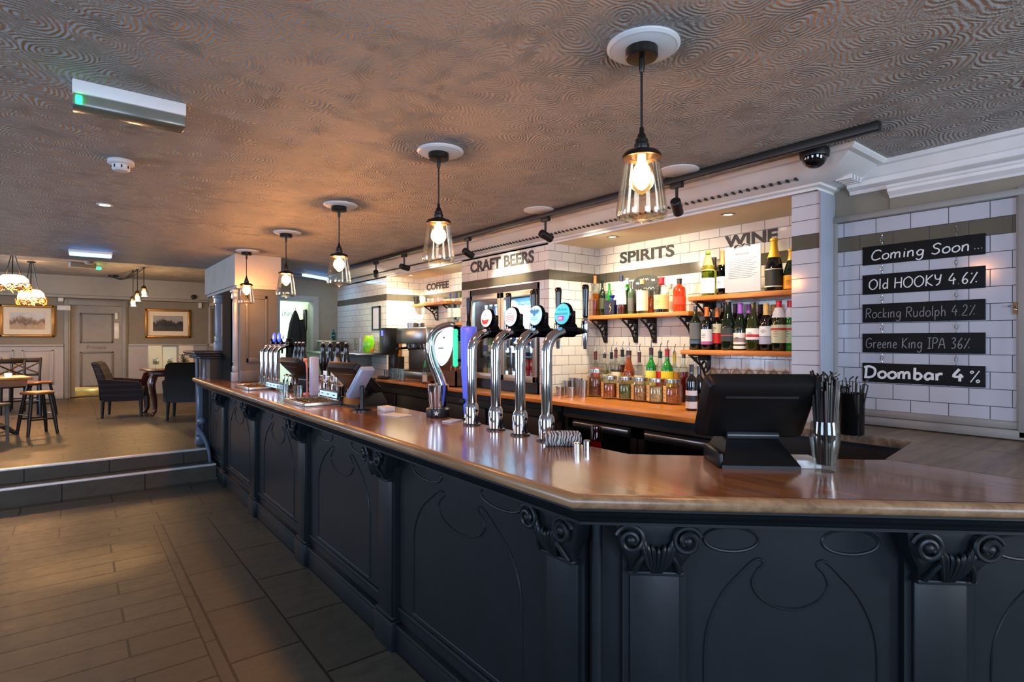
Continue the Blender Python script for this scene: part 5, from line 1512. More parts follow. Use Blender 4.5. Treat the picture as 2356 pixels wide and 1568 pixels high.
# arched chalk board behind them
p = at_x(1486, 640, 3.485)
t = thing('arched_chalkboard', 'small arched chalk board standing behind the spirits bottles', 'chalk board', (3.478, p.y, ZS1), RZM)
W = 0.125; Hc = at_x(1486, 632, 3.478).z - ZS1
pts = [(-W, 0, 0), (W, 0, 0), (W, 0, Hc - 0.06)] + [(W * math.cos(a), 0, Hc - 0.06 + 0.06 * math.sin(a)) for a in [PI * k / 14 for k in range(1, 14)]] + [(-W, 0, Hc - 0.06)]
mb = MB(); mb.prism(pts, (0, 0.012, 0)); mb.build('board', paint('chalk_board_black', (44, 46, 47), 0.7, var=0.15), t)
mb = MB()
for (x, z, w) in ((-0.09, Hc - 0.06, 0.03), (-0.02, Hc - 0.035, 0.05), (0.06, Hc - 0.045, 0.03), (-0.095, Hc - 0.115, 0.06), (0.0, Hc - 0.105, 0.085)):
    mb.tube(spline([(x + w * k / 8, -0.001, z + 0.008 * math.sin(k * 2.1)) for k in range(9)], 3), 0.0022, 5)
mb.build('chalk_marks', paint('chalk', (226, 226, 222), 0.9), t)

# wine shelves
GW1, GW2 = 'bottles on the upper wine shelf', 'bottles on the lower wine shelf'
XF = 3.325
def neck_tag(t, z0, z1, r, rgb, word=None):
    mb = MB(); mb.lathe([(r * 0.55, z1), (r * 0.95, z0 + 0.01), (r, z0), (r * 0.95, z0)], 16); mb.build('neck_paper', paint('neck_paper_%d' % rgb[0], rgb, 0.6), t)
put('pale straw white wine with a white label, wearing a wooden neck tag', 1629, XF, ZW1, 578, 0.042, 'wine', G_PALE, cap=((150, 196, 60), 0.94), labels=[((240, 242, 232), 0.06, 0.40), ((212, 176, 116), 0.56, 0.92)], liquid=((214, 220, 150), 0.6), grp=GW1)
put('dark capped white wine half hidden behind the tagged pale one', 1643, 3.42, ZW1, 592, 0.038, 'wine', G_PALE, cap=((40, 36, 30), 0.72), grp=GW1)
put('slim white wine with a tan neck sleeve beside the propped menu', 1662, 3.36, ZW1, 577, 0.036, 'wine', gl('olive', (92, 96, 40)), cap=((196, 138, 84), 0.68), lab=((236, 238, 236), 0.16, 0.42), liquid=((150, 150, 70), 0.55), grp=GW1)
put('champagne bottle with gold foil and a dark oval label on the upper wine shelf', 1781, XF, ZW1, 547, 0.050, 'champ', G_DEEP, cap=((222, 168, 40), 0.63), lab=((34, 34, 28), 0.10, 0.40), labels=[((214, 208, 180), 0.08, 0.10), ((214, 208, 180), 0.40, 0.415)], grp=GW1)
put('champagne bottle with a bright orange label at the right end of the upper wine shelf', 1822, XF + 0.02, ZW1, 572, 0.046, 'champ', G_GREEN, cap=((206, 160, 60), 0.72), lab=((240, 156, 20), 0.04, 0.36), grp=GW1)
# propped menu
a = at_x(1668, 660, 3.29); b = at_x(1750, 660, 3.29)
wd = (a.y - b.y); zt = at_x(1708, 566, 3.30).z - ZW1
t = thing('menu_stand', 'white sheet of paper in an upright clip stand on the upper wine shelf', 'menu', (3.29, (a.y + b.y) / 2, ZW1), RZM)
mb = MB(); mb.box(-wd / 2, wd / 2, 0.0, 0.004, 0.008, zt, 0); mb.build('paper', paint('menu_sheet', (166, 166, 173), 0.5, var=0.02), t)
mb = MB()
for k in range(12): mb.box(-wd * 0.40, wd * (0.40 - 0.07 * (k % 3)), -0.0008, 0.0, zt * 0.74 - k * 0.011, zt * 0.74 - k * 0.011 + 0.002)
mb.box(-wd * 0.2, wd * 0.18, -0.0008, 0.0, zt * 0.82, zt * 0.86)
mb.build('printed_lines', paint('pale_print', (104, 104, 112), 0.6), t)
mb = MB(); mb.box(-wd / 2, wd / 2, -0.03, 0.03, 0, 0.007); mb.box(-wd * 0.5, wd * 0.5, 0.0045, 0.007, 0.007, zt); mb.build('stand', clear('acrylic', (244, 246, 248), 0.06), t)
mb = MB(); mb.tube(spline([(-wd * 0.22, -0.004, zt - 0.005), (-wd * 0.1, -0.008, zt + 0.008), (0, -0.004, zt + 0.002), (wd * 0.1, -0.008, zt + 0.012), (wd * 0.22, -0.004, zt - 0.003)], 5), 0.004, 7); mb.build('clip', M_BLACKM, t)

put('dark wine bottle with a grey label, leftmost on the lower wine shelf', 1600, XF, ZW2, 704, 0.038, 'wine', G_GREEN, lab=((92, 96, 96), 0.24, 0.62), labels=[((70, 90, 120), 0.14, 0.22)], grp=GW2)
put('orange foiled wine bottle with a white and violet label', 1626, XF, ZW2, 706, 0.036, 'wine', G_DEEP, cap=((222, 116, 32), 0.78), lab=((226, 222, 222), 0.20, 0.48), labels=[((170, 90, 150), 0.13, 0.195)], grp=GW2)
put('orange foiled wine bottle with a cream and scarlet label, set back', 1650, XF + 0.06, ZW2, 708, 0.036, 'wine', G_DEEP, cap=((222, 116, 32), 0.78), lab=((230, 220, 190), 0.40, 0.62), labels=[((216, 40, 34), 0.16, 0.39)], grp=GW2)
put('black topped wine bottle between the orange foils and the silver topped one', 1663, 3.455, ZW2, 697, 0.036, 'wine', G_DEEP, grp=GW2)
put('silver topped deep green wine bottle with a charcoal label', 1676, XF, ZW2, 690, 0.046, 'burg', G_GREEN, cap=((190, 190, 182), 0.965), lab=((44, 50, 46), 0.18, 0.44), labels=[((190, 60, 70), 0.29, 0.305)], grp=GW2)
put('black necked wine bottle behind, left of the purple foils', 1692, 3.44, ZW2, 698, 0.036, 'wine', G_DEEP, grp=GW2, cap=((40, 40, 48), 0.8))
put('purple foiled wine bottle with a cream landscape label', 1703, XF, ZW2, 697, 0.041, 'burg', G_GREEN, cap=((158, 90, 196), 0.78), lab=((226, 218, 206), 0.13, 0.37), labels=[((146, 128, 122), 0.18, 0.27), ((220, 214, 204), 0.04, 0.10)], grp=GW2)
put('purple foiled wine bottle set back, half hidden by its neighbour with red squares', 1723, XF + 0.06, ZW2, 699, 0.038, 'burg', G_GREEN, cap=((158, 90, 196), 0.80), grp=GW2)
put('dark topped wine bottle with a white label and red squares', 1733, XF - 0.01, ZW2, 695, 0.042, 'burg', gl('olive_dark', (40, 46, 16), False), lab=((232, 226, 222), 0.23, 0.46), labels=[((200, 44, 60), 0.28, 0.335)], grp=GW2)
put('black wine bottle at the back, between the red squares and the gold foils', 1750, 3.44, ZW2, 700, 0.036, 'wine', G_DEEP, grp=GW2, cap=((50, 46, 40), 0.8))
put('gold foiled wine bottle with a pale blue lined label', 1763, XF, ZW2, 698, 0.040, 'wine', G_DEEP, cap=((208, 170, 92), 0.76), lab=((222, 224, 230), 0.31, 0.52), labels=[((168, 172, 196), 0.14, 0.30)], grp=GW2)
put('gold foiled wine bottle set back beside the red topped ones', 1780, XF + 0.06, ZW2, 700, 0.038, 'wine', G_DEEP, cap=((214, 172, 84), 0.78), lab=((190, 150, 120), 0.15, 0.3), grp=GW2)
for px, X, lb, lc in ((1792, XF, 'red topped bottle with a white neck paper and an olive label', (196, 200, 170)), (1818, XF + 0.045, 'red topped bottle with a white neck paper, rightmost on the lower wine shelf', (170, 196, 170))):
    y, h = sp(px, X, ZW2, 691)
    t = bottle(lb, X, y, ZW2, h, 0.041, 'wine', G_MID if px > 1800 else G_GREEN, cap=((208, 28, 40), 0.86), lab=(lc, 0.16, 0.52), labels=[((176, 60, 56), 0.41, 0.455)], grp=GW2)
    neck_tag(t, h * 0.66, h * 0.86, 0.040, (220, 222, 230))
# wine glasses hanging below
for k in range(7):
    px = 1640 + k * 28
    y = at_x(px, 830, 3.36).y
    mb = MB(); z = ZW2 - 0.031
    mb.lathe([(0, 0), (0.034, 0), (0.034, -0.003), (0.005, -0.008), (0.004, -0.08), (0.02, -0.095), (0.036, -0.125), (0.034, -0.175), (0.033, -0.175), (0.034, -0.125), (0.018, -0.098), (0, -0.088)], 20)
    t = mb.build('wine_glass', M_GLASS, None, (3.36, y, z)); tag(t, 'upside down wine glass hanging in the row under the lower wine shelf', 'glass', 'wine glasses hanging under the wine shelf')

# bottles with pourers on the worktop
GB = 'pouring bottles behind the snack jars'
XR = 3.37
def low(label, px, top, r, kind, glass, X=XR, **kw):
    put(label, px, X, ZB, top, r, kind, glass, grp=GB, pourer=True, **kw)
low('clear bottle with a red and white label and maroon neck, leftmost pouring bottle', 1370, 808, 0.038, 'spirit', G_CLEAR, cap=((90, 22, 24), 0.80), lab=((206, 96, 84), 0.30, 0.62), labels=[((232, 232, 230), 0.2, 0.29)])
low('clear vodka style bottle with a chrome top behind the left snack jars', 1391, 814, 0.036, 'spirit', G_CLEAR, lab=((226, 222, 160), 0.12, 0.50), liquid=((236, 232, 190), 0.6), cap=((40, 30, 30), 0.9))
low('clear bottle with a dark stopper and cream label, third of the pouring bottles', 1407, 810, 0.034, 'spirit', G_CLEAR, X=3.43, cap=((22, 40, 40), 0.84), lab=((236, 228, 196), 0.15, 0.5))
low('clear bottle with a maroon stopper and black lined cream label', 1417, 804, 0.037, 'spirit', G_CLEAR, cap=((84, 30, 28), 0.82), lab=((240, 230, 196), 0.15, 0.52), labels=[((40, 34, 30), 0.53, 0.57)])
low('black stoppered golden rum bottle beside the amber one', 1432, 804, 0.037, 'spirit', G_CLEAR, X=3.445, cap=((24, 22, 22), 0.84), lab=((226, 176, 60), 0.15, 0.5), liquid=((200, 130, 30), 0.66))
low('amber brown long necked bottle with a gold label', 1447, 806, 0.044, 'beer', G_AMBER, cap=((50, 24, 14), 0.90), lab=((196, 160, 92), 0.10, 0.46))
low('clear bottle with a maroon neck and pink lettering on its label', 1471, 810, 0.036, 'spirit', G_CLEAR, cap=((70, 28, 30), 0.78), lab=((236, 214, 196), 0.12, 0.5))
low('bright green whiskey bottle with a pale yellow label', 1498, 800, 0.038, 'wine', G_MID, cap=((60, 22, 24), 0.86), lab=((240, 226, 96), 0.10, 0.56))
low('clear bottle with a scarlet label between the two green bottles', 1519, 808, 0.040, 'spirit', G_CLEAR, X=3.43, cap=((20, 50, 40), 0.86), lab=((214, 36, 34), 0.28, 0.58), labels=[((226, 200, 80), 0.18, 0.26)])
low('bright green whisky bottle with a yellow label and red initials', 1535, 803, 0.042, 'wine', G_MID, X=3.34, cap=((150, 28, 30), 0.86), lab=((246, 214, 30), 0.10, 0.58), word=('JB', (206, 30, 26)))
low('bottle with a flame coloured label right of the yellow one', 1552, 812, 0.032, 'spirit', G_CLEAR, cap=((216, 186, 60), 0.80), lab=((240, 150, 40), 0.15, 0.6), liquid=((240, 190, 60), 0.6), X=3.40)
low('tall bottle of red cordial at the right end of the pouring bottles', 1573, 812, 0.036, 'spirit', G_CLEAR, X=3.38, liquid=((200, 40, 28), 0.62), cap=((60, 54, 50), 0.9))
put('stout dark bottle with a white label and black oval near the big till', 1591, 3.02, ZB, 838, 0.034, 'spirit', G_DEEP, lab=((226, 218, 210), 0.05, 0.44), labels=[((28, 36, 40), 0.2, 0.33)], cap=((30, 26, 24), 0.84), grp=GB)
put('slim dark bottle behind the white labelled one by the big till', 1609, 3.2, ZB, 842, 0.034, 'wine', G_DEEP, grp=GB)
put('clear bottle with an amber glow next to the big till edge', 1600, 3.36, ZB, 820, 0.034, 'spirit', G_CLEAR, liquid=((214, 120, 60), 0.5), grp=GB, cap=((60, 50, 40), 0.9))

# snack jars
NUTS = {'orange': (236, 130, 50), 'green': (140, 156, 60), 'tan': (236, 180, 104), 'brown': (176, 110, 60), 'cream': (246, 220, 150)}
def nut_mat(k0):
    nm = 'snack_' + k0
    if nm in _mats: return _mats[nm]
    k = NT(nm); v = k.n('ShaderNodeTexVoronoi'); k.l(k.obj(), v.inputs['Vector']); v.inputs['Scale'].default_value = 75
    c = lin(*NUTS[k0]); d = tuple(x * 0.45 for x in c[:3]) + (1,)
    k.set(Base_Color=k.ramp(v.outputs['Distance'], [(0.15, c), (0.75, d)]), Roughness=0.5)
    k.bump(v.outputs['Distance'], -0.8, 0.006)
    _mats[nm] = k.mat; return k.mat
def snack_jar(label, px, py, nuts, r=0.063, h=0.17, lid=True):
    p = at_z(px, py, ZB)
    t = thing('snack_jar', label, 'jar', (p.x + r * 0.8, p.y + r * 0.4, ZB), RZM, 'glass snack jars on the worktop')
    mb = MB(); mb.lathe([(0, 0), (r * 0.85, 0), (r, 0.012), (r * 1.04, h * 0.35), (r * 0.98, h * 0.72), (r * 0.80, h * 0.86), (r * 0.80, h * 0.90), (r * 0.76, h * 0.90), (r * 0.92, h * 0.70), (r * 0.98, h * 0.35), (r * 0.94, 0.014), (0, 0.008)], 26)
    g = mb.build('glass_body', M_GLASS, t)
    mb = MB(); mb.lathe([(0, 0.009), (r * 0.92, 0.015), (r * 0.96, h * 0.35), (r * 0.90, h * 0.66), (0, h * 0.70)], 22); mb.build('snacks', nut_mat(nuts), t)
    if lid:
        mb = MB(); mb.lathe([(r * 0.84, h * 0.86), (r * 0.84, h * 0.98), (r * 0.78, h), (0, h)], 26); mb.build('lid', M_STEEL, t)
    mb = MB()
    a0 = -0.5
    rows = []
    for zz in (h * 0.10, h * 0.74):
        rr = r * 1.05
        rows.append([Vector((rr * math.sin(a), -rr * math.cos(a), zz)) for a in [a0 - 0.42 + 0.84 * k / 6 for k in range(7)]])
    for k in range(6): mb.poly([rows[0][k], rows[0][k + 1], rows[1][k + 1], rows[1][k]])
    bmesh.ops.remove_doubles(mb.bm, verts=mb.bm.verts[:], dist=1e-5)
    for k in range(3):
        zz = h * (0.28 + 0.14 * k); rr = r * 1.055
        mb.tube([(rr * math.sin(a), -rr * math.cos(a), zz) for a in [a0 - 0.25 + 0.5 * j / 4 for j in range(5)]], 0.0014, 4, 1)
    mb.build('paper_label', [paint('kraft_label', (222, 190, 130), 0.6), paint('label_print', (70, 62, 60), 0.6)], t)
snack_jar('tall snack jar of dark mixed nuts, leftmost beside the steel beakers', 1366, 913, 'brown', 0.066, 0.215)
snack_jar('snack jar of orange nuts, second from the steel beakers', 1399, 918, 'orange')
snack_jar('snack jar of green snacks in the middle of the row', 1435, 921, 'green')
snack_jar('snack jar of tan peanuts right of the green one', 1469, 924, 'tan')
snack_jar('snack jar of cream and brown mix, second from the right end', 1506, 928, 'cream')
snack_jar('snack jar of orange nuts at the right end of the row', 1545, 931, 'orange')
# steel beakers
for k, (px, py, hh, r, lb) in enumerate(((1281, 911, 0.075, 0.032, 'short steel beaker at the left end of the group'), (1297, 909, 0.115, 0.030, 'steel beaker second from the left, with a tall stack'), (1311, 908, 0.135, 0.030, 'tall steel beaker in the middle at the back'),
                                           (1326, 910, 0.135, 0.030, 'tall steel beaker right of the middle'), (1337, 914, 0.130, 0.028, 'steel beaker nearest the snack jars'), (1308, 914, 0.075, 0.030, 'short steel beaker in the middle at the front'))):
    p = at_z(px, py, ZB)
    mb = MB(); mb.lathe([(0, 0), (r * 0.85, 0), (r, hh), (r * 0.94, hh), (r * 0.78, 0.006), (0, 0.006)], 22)
    t = mb.build('steel_beaker', M_STEEL, None, (min(p.x + r, 3.44), p.y, ZB)); tag(t, lb + ' on the worktop', 'beaker', 'steel beakers on the back worktop')

# ---------------------------------------------------------------- bottles and cans in the fridge
GF = 'bottles inside the drinks fridge'
FB = [((40, 120, 210), (220, 236, 250), 'blue labelled'), ((30, 60, 110), (200, 220, 240), 'navy labelled'), ((196, 220, 236), (40, 90, 170), 'pale blue'), ((60, 150, 60), (240, 240, 220), 'green'), ((30, 30, 34), (220, 200, 120), 'black')]
def fridge_bottle(label, y, z, x, h, rgb, lab, r=0.030):
    bottle(label, x, y, z + 0.001, h, r, 'beer', gl('fr_%d_%d_%d' % rgb, rgb, False), cap=((210, 210, 214), 0.94), lab=(lab, 0.15, 0.42), grp=GF, seg=12)
rf = random.Random(5)
names = {1.62: 'upper', 1.37: 'middle', ZSH[0]: 'lowest'}
for z in (1.62, 1.37, ZSH[0]):
    k = 0
    y = FY1 - 0.085
    while y > FY0 + 0.06:
        if not (abs(y - fm) < 0.055):
            right = y < fm
            if z == 1.62: c = FB[(k % 2) if right else (2, 4, 1)[k % 3]]
            elif z == 1.37: c = FB[(2, 3, 1, 0)[k % 4]] if right else FB[(2, 3, 4)[k % 3]]
            else: c = None
            nm = 'first second third fourth fifth sixth seventh eighth ninth tenth eleventh twelfth thirteenth'.split()[k]
            if c is not None:
                fridge_bottle('%s bottle, %s from the left on the %s fridge shelf' % (c[2], nm, names[z]), y, z, XC + 0.125, 0.215, c[0], c[1])
            elif right:
                mb = MB(); mb.lathe([(0, 0), (0.026, 0), (0.032, 0.006), (0.032, 0.08), (0.026, 0.087), (0, 0.087)], 16)
                mb.box(-0.01, 0.01, -0.0335, -0.030, 0.03, 0.06, 1)
                t = mb.build('drink_can', [paint('red_can', (214, 26, 40), 0.3), paint('can_mark', (240, 220, 220), 0.4)], None, (XC + 0.125, y, z + 0.001), RZM); tag(t, 'red drinks can, %s from the left on the lowest fridge shelf' % nm, 'can', 'red cans in the drinks fridge')
                t2 = t.copy(); COL.objects.link(t2); t2.location.z += 0.0885; t2['label'] = 'red drinks can stacked on top of the one %s from the left in the fridge' % nm
            else:
                c = FB[(4, 3, 0, 4)[k % 4]]
                fridge_bottle('%s bottle, %s from the left on the lowest fridge shelf' % (c[2], nm), y, z, XC + 0.125, 0.185, c[0], c[1])
            k += 1
        y -= 0.078

# ---------------------------------------------------------------- coffee corner
YC = lambda px, X: at_x(px, 760, X).y
t = thing('coffee_machine', 'brushed steel coffee machine on the far end of the worktop', 'coffee machine', (3.06, 5.36, ZB), RZM)
mb = MB()
mb.box(-0.32, 0.32, -0.10, 0.26, 0.10, 0.56, 0, 0.012)
mb.box(-0.34, 0.34, -0.24, 0.26, 0.40, 0.57, 0, 0.012); mb.box(-0.34, 0.34, -0.24, 0.26, 0.02, 0.11, 0, 0.008)
for a in (-0.28, 0.28):
    for b in (-0.18, 0.2): mb.cyl((a, b, 0), 0.02, 0.025, 10)
mb.build('body', M_STEEL, t)
for a in (-0.14, 0.14):
    mb = MB(); mb.lathe([(0, 0.40), (0.045, 0.40), (0.04, 0.355), (0.03, 0.345), (0, 0.345)], 18, (a, -0.17, 0)); mb.tube([(a, -0.18, 0.36), (a, -0.34, 0.345)], 0.013, 10, 1); mb.build('group_head', [M_CHROME, M_BLACK], t)
mb = MB(); mb.box(-0.30, 0.30, -0.235, -0.10, 0.111, 0.116); mb.build('drip_grid', M_DARK, t)
mb = MB(); mb.tube(spline([(0.30, -0.20, 0.41), (0.31, -0.25, 0.34), (0.30, -0.25, 0.2)], 5), 0.006, 8); mb.build('steam_wand', M_CHROME, t)
y = YC(897, 2.83)
t = thing('coffee_grinder', 'black coffee grinder with a small blue display beside the coffee machine', 'coffee grinder', (2.83, y + 0.03, ZB), RZM)
mb = MB(); mb.box(-0.09, 0.09, -0.10, 0.10, 0, 0.03, 0, 0.01); mb.box(-0.085, 0.085, -0.08, 0.09, 0.28, 0.58, 0, 0.015); mb.box(-0.06, 0.06, 0.02, 0.09, 0.03, 0.30, 0, 0.01); mb.build('body', M_BLACK, t)
mb = MB(); mb.box(-0.022, 0.022, -0.084, -0.079, 0.49, 0.55); mb.build('display', glow('blue_display', (60, 70, 250), 2.5), t)
mb = MB(); mb.lathe([(0, 0.10), (0.035, 0.10), (0.03, 0.03), (0, 0.03)], 16, (0, -0.02, 0)); mb.build('cup', M_STEEL, t)
y = YC(926, 3.05)
t = thing('syrup_dispenser', 'slim clear dispenser between the grinder and the coffee machine', 'dispenser', (3.0, YC(918, 3.0), ZB), RZM)
mb = MB(); mb.box(-0.03, 0.03, -0.03, 0.03, 0.25, 0.56, 0, 0.01); mb.build('hopper', clear('amber_hopper', (206, 170, 120), 0.1), t)
mb = MB(); mb.box(-0.045, 0.045, -0.05, 0.05, 0, 0.25, 0, 0.01); mb.build('base', M_BLACK, t)
# paddle menu
y = YC(931, 3.3)
t = thing('paddle_board', 'black rounded paddle board with small writing leaning on the coffee alcove tiles', 'menu board', (3.30, at_x(931, 726, 3.3).y, 0), RZM)
z0, z1 = at_x(931, 753, 3.3).z, at_x(931, 700, 3.3).z
w = 0.052 
pts = [(-w, 0, z0), (w, 0, z0), (w, 0, z1 - w)] + [(w * math.cos(a), 0, z1 - w + w * math.sin(a)) for a in [PI * k / 10 for k in range(1, 10)]] + [(-w, 0, z1 - w)]
mb = MB(); mb.prism(pts, (0, 0.012, 0)); mb.build('board', paint('chalk_board_black', (44, 46, 47), 0.7, var=0.15), t)
mb = MB(); mb.lathe([(0, 0), (0.015, 0), (0.015, 0.003), (0, 0.003)], 14, (0, 0, 0), 0, Matrix.Translation((0, 0, z1 - 0.035)) @ Matrix.Rotation(PI / 2, 4, 'X')); 
for k in range(5): mb.box(-0.03, 0.03 - 0.01 * (k % 2), -0.001, 0, z1 - 0.10 - 0.02 * k, z1 - 0.097 - 0.02 * k)
mb.build('chalk_marks', paint('chalk', (226, 226, 222), 0.9), t)
# coffee shelves
def small_shelf(label, pxa, pxb, py, X, dep, brs):
    a = at_x(pxa, py, X - dep); b = at_x(pxb, py, X - dep)
    t = thing('wall_shelf', label, 'shelf', (X, (a.y + b.y) / 2, a.z))
    mb = MB(); mb.box(X - dep, X - 0.002, min(a.y, b.y), max(a.y, b.y), a.z - 0.03, a.z, 0, 0.003); par(mb.build('shelf_board', M_ORANGE), t)
    for f in brs:
        bb = bracket(a.y + (b.y - a.y) * f, a.z - 0.03, dep * 0.85, 0.17, '', X); par(bb, t)
    return a, b
a, b = small_shelf('small orange shelf with a white jug in the coffee alcove', 947, 1027, 700, XK, 0.20, (0.35, 0.85))
zc_ = a.z
def cup(label, px, z, X, r, h, mat, name='cup', grp=None, handle=False):
    y = at_x(px, 690, X).y
    t = thing(name, label, name.replace('_', ' '), (X, y, z), RZM, grp)
    mb = MB(); mb.lathe([(0, 0), (r * 0.75, 0), (r, h), (r * 0.92, h), (r * 0.68, 0.006), (0, 0.006)], 22); mb.build('body', mat, t)
    if handle: mb = MB(); mb.tube(spline([(r * 0.9, 0, h * 0.8), (r * 1.5, 0, h * 0.7), (r * 1.4, 0, h * 0.3), (r * 0.8, 0, h * 0.2)], 5), 0.006, 8); mb.build('handle', mat, t)
M_CHINA = paint('white_china', (232, 228, 216), 0.2, var=0.02)
cup('dark coffee pot on the small coffee shelf, left of the white jug', 958, zc_, 3.32, 0.035, 0.10, M_BLACK, 'coffee_pot', None, True)
cup('tall white jug on the small coffee shelf', 972, zc_, 3.33, 0.038, 0.10, M_CHINA, 'jug', None, True)
for k, px in enumerate((990, 1002, 1014)):
    cup(('white cup nearest the white jug', 'white cup in the middle of the three on the coffee shelf', 'white cup at the open end of the coffee shelf')[k], px, zc_, 3.30, 0.036, 0.055, M_CHINA, 'cup', 'white cups on the coffee shelf', True)
a, b = small_shelf('short orange shelf with blue capped bottles beside the beer column', 1008, 1062, 744, XK, 0.20, ())
for k, (px, c, lb) in enumerate(((1036, (40, 60, 150), 'clear bottle with a blue cap, left on the short shelf'), (1048, (40, 60, 150), 'clear bottle with a blue cap, middle on the short shelf'), (1057, (70, 120, 60), 'clear bottle with a green sprig label, right on the short shelf'))):
    y, h = sp(px, 3.28, a.z, 674)
    bottle(lb, 3.28, y, a.z, h, 0.030, 'spirit', G_CLEAR, cap=(c, 0.84), lab=((226, 226, 216), 0.2, 0.5), grp='bottles on the short coffee shelf')
# steel containers on the coffee machine, cups
for k, (px, X) in enumerate(((948, 3.0), (966, 3.12))):
    y = at_x(px, 745, X).y
    mb = MB(); mb.lathe([(0, 0), (0.05, 0), (0.055, 0.06), (0.05, 0.064), (0, 0.066)], 20)
    t = mb.build('steel_tin', M_STEEL, None, (X, y, ZB + 0.571)); tag(t, ('steel tin on the coffee machine, left one', 'steel tin on the coffee machine, right one')[k], 'tin', 'tins on the coffee machine')
# glasses in front of the grinder
for k, (px, py) in enumerate(((900, 862), (908, 864), (916, 861), (924, 866))):
    p = at_x(px, 862, 2.75)
    small_glass(('clear glass left of the group before the coffee grinder', 'clear glass, second of the group before the coffee grinder', 'clear glass, third of the group before the coffee grinder', 'clear glass right of the group before the coffee grinder')[k], 2.75, p.y, 0.030, 0.13, ZB, 'glasses before the coffee grinder')
p = at_x(978, 862, 2.76)
bottle('small green topped bottle between the coffee machine and the drop shaped tap', 2.76, p.y, ZB, 0.24, 0.028, 'beer', gl('clear', (236, 240, 236)), cap=((40, 130, 80), 0.7), lab=((200, 190, 170), 0.1, 0.4), grp=None)
# brown wooden crate with bottles beside the drop tap
p = at_x(1045, 870, 2.85)
t = thing('wooden_crate', 'small brown wooden box on the worktop behind the drop shaped tap', 'crate', (2.87, p.y, ZB), RZM)
mb = MB()
for a_, b_, c_, d_ in ((-0.14, 0.14, -0.09, -0.075), (-0.14, 0.14, 0.06, 0.075), (-0.14, -0.125, -0.09, 0.075), (0.125, 0.14, -0.09, 0.075), (-0.14, 0.14, -0.09, 0.075)):
    mb.box(a_, b_, c_, d_, 0.0 if b_ - a_ < 0.2 or d_ - c_ < 0.1 else 0.0, 0.15 if not (b_ - a_ > 0.2 and d_ - c_ > 0.1) else 0.012)
mb.build('box_body', wood('dark_crate_wood', (52, 30, 16), (110, 66, 34), 'x', 0.5), t)
for k in range(3):
    bottle('dark little bottle standing in the brown wooden box, %s' % ('left', 'middle', 'right')[k], 2.87, p.y + 0.08 - 0.08 * k, ZB + 0.0125, 0.19, 0.028, 'beer', G_AMBER, grp='little bottles in the wooden box', seg=14)

# ---------------------------------------------------------------- left end of the back bar
a = at_x(858, 735, XC); b = at_x(876, 735, XC); zt = at_x(867, 704, XC).z; zb = at_x(867, 760, XC).z
t = thing('notice_frame', 'black framed white notice hanging on the far tiled pillar', 'picture frame', (XC - 0.001, (a.y + b.y) / 2, (zt + zb) / 2), RZM)
hw, hh = abs(a.y - b.y) / 2, (zt - zb) / 2
mb = MB()
for q in ((-hw, hw, hh - 0.02, hh), (-hw, hw, -hh, -hh + 0.02), (-hw, -hw + 0.02, -hh, hh), (hw - 0.02, hw, -hh, hh)): mb.box(q[0], q[1], -0.018, 0, q[2], q[3])
mb.build('frame', M_BLACK, t)
mb = MB(); mb.box(-hw + 0.018, hw - 0.018, -0.008, -0.002, -hh + 0.018, hh - 0.018); mb.build('paper', paint('white_menu_paper', (236, 236, 238), 0.5, var=0.02), t)
# side counter along the far pillar
sc_ = thing('side_counter', 'grey side counter against the far tiled pillar', 'counter', (2.7, 7.1, 0))
mb = MB(); mb.box(2.53, XC - 0.003, 6.64, 7.76, 0, 1.33); par(mb.build('base', M_GREY, smooth=False), sc_)
mb = MB(); mb.box(2.50, XC - 0.003, 6.05, 7.76, 1.335, 1.365, 0, 0.004); par(mb.build('top', M_STEEL), sc_)
k = NT('lime_orange_glaze'); x, y_, z_ = k.sep(k.obj())
nz = k.noise(k.obj(), 10.0, 3)[0]
k.set(Base_Color=k.ramp(nz, [(0.40, lin(96, 190, 30)), (0.56, lin(150, 210, 40)), (0.64, lin(236, 130, 40))]), Roughness=0.25)
p = at_x(848, 808, 2.76)
mb = MB(); mb.lathe([(0, 0), (0.055, 0), (0.068, 0.04), (0.07, 0.11), (0.058, 0.17), (0.045, 0.20), (0.04, 0.20), (0.054, 0.165), (0.062, 0.11), (0.055, 0.02), (0, 0.015)], 26)
t = mb.build('ceramic_jar', k.mat, None, (2.76, p.y, 1.366)); tag(t, 'bright green and orange jar on the side counter', 'jar')
p = at_x(868, 808, 2.86)
t = thing('wire_caddy', 'little wire rack beside the green and orange jar', 'rack', (2.86, p.y, 1.366), RZM)
mb = MB()
for zz in (0.02, 0.07, 0.12): mb.ring([(-0.05, -0.04, zz), (0.05, -0.04, zz), (0.05, 0.04, zz), (-0.05, 0.04, zz)], 0.004, 6)
for a_ in (-0.05, 0.05):
    for b_ in (-0.04, 0.04): mb.tube([(a_, b_, 0), (a_, b_, 0.125)], 0.004, 6)
mb.build('rack_wire', paint('gold_wire', (200, 160, 70), 0.3, metal=0.8), t)
p = at_x(822, 800, 2.76)
small_glass('stemless clear goblet left of the green and orange jar', 2.76, p.y, 0.045, 0.17, 1.366, None)
p = at_x(762, 795, 2.70)
t = thing('glass_washer', 'dark boxy machine with a steel lid on the side counter', 'machine', (2.70, p.y, 1.366), RZM)
mb = MB(); mb.box(-0.13, 0.13, -0.14, 0.16, 0.0, 0.12, 0, 0.01); mb.build('body', M_BLACK, t)
mb = MB(); mb.box(-0.14, 0.14, -0.16, 0.17, 0.122, 0.14, 0, 0.008); mb.build('lid', M_STEEL, t)
bottle('blue glass bottle standing on the dark boxy machine', 2.70, p.y - 0.09, 1.366 + 0.141, 0.15, 0.034, 'spirit', clear('teal_bottle', (120, 180, 196), 0.08), grp=None)
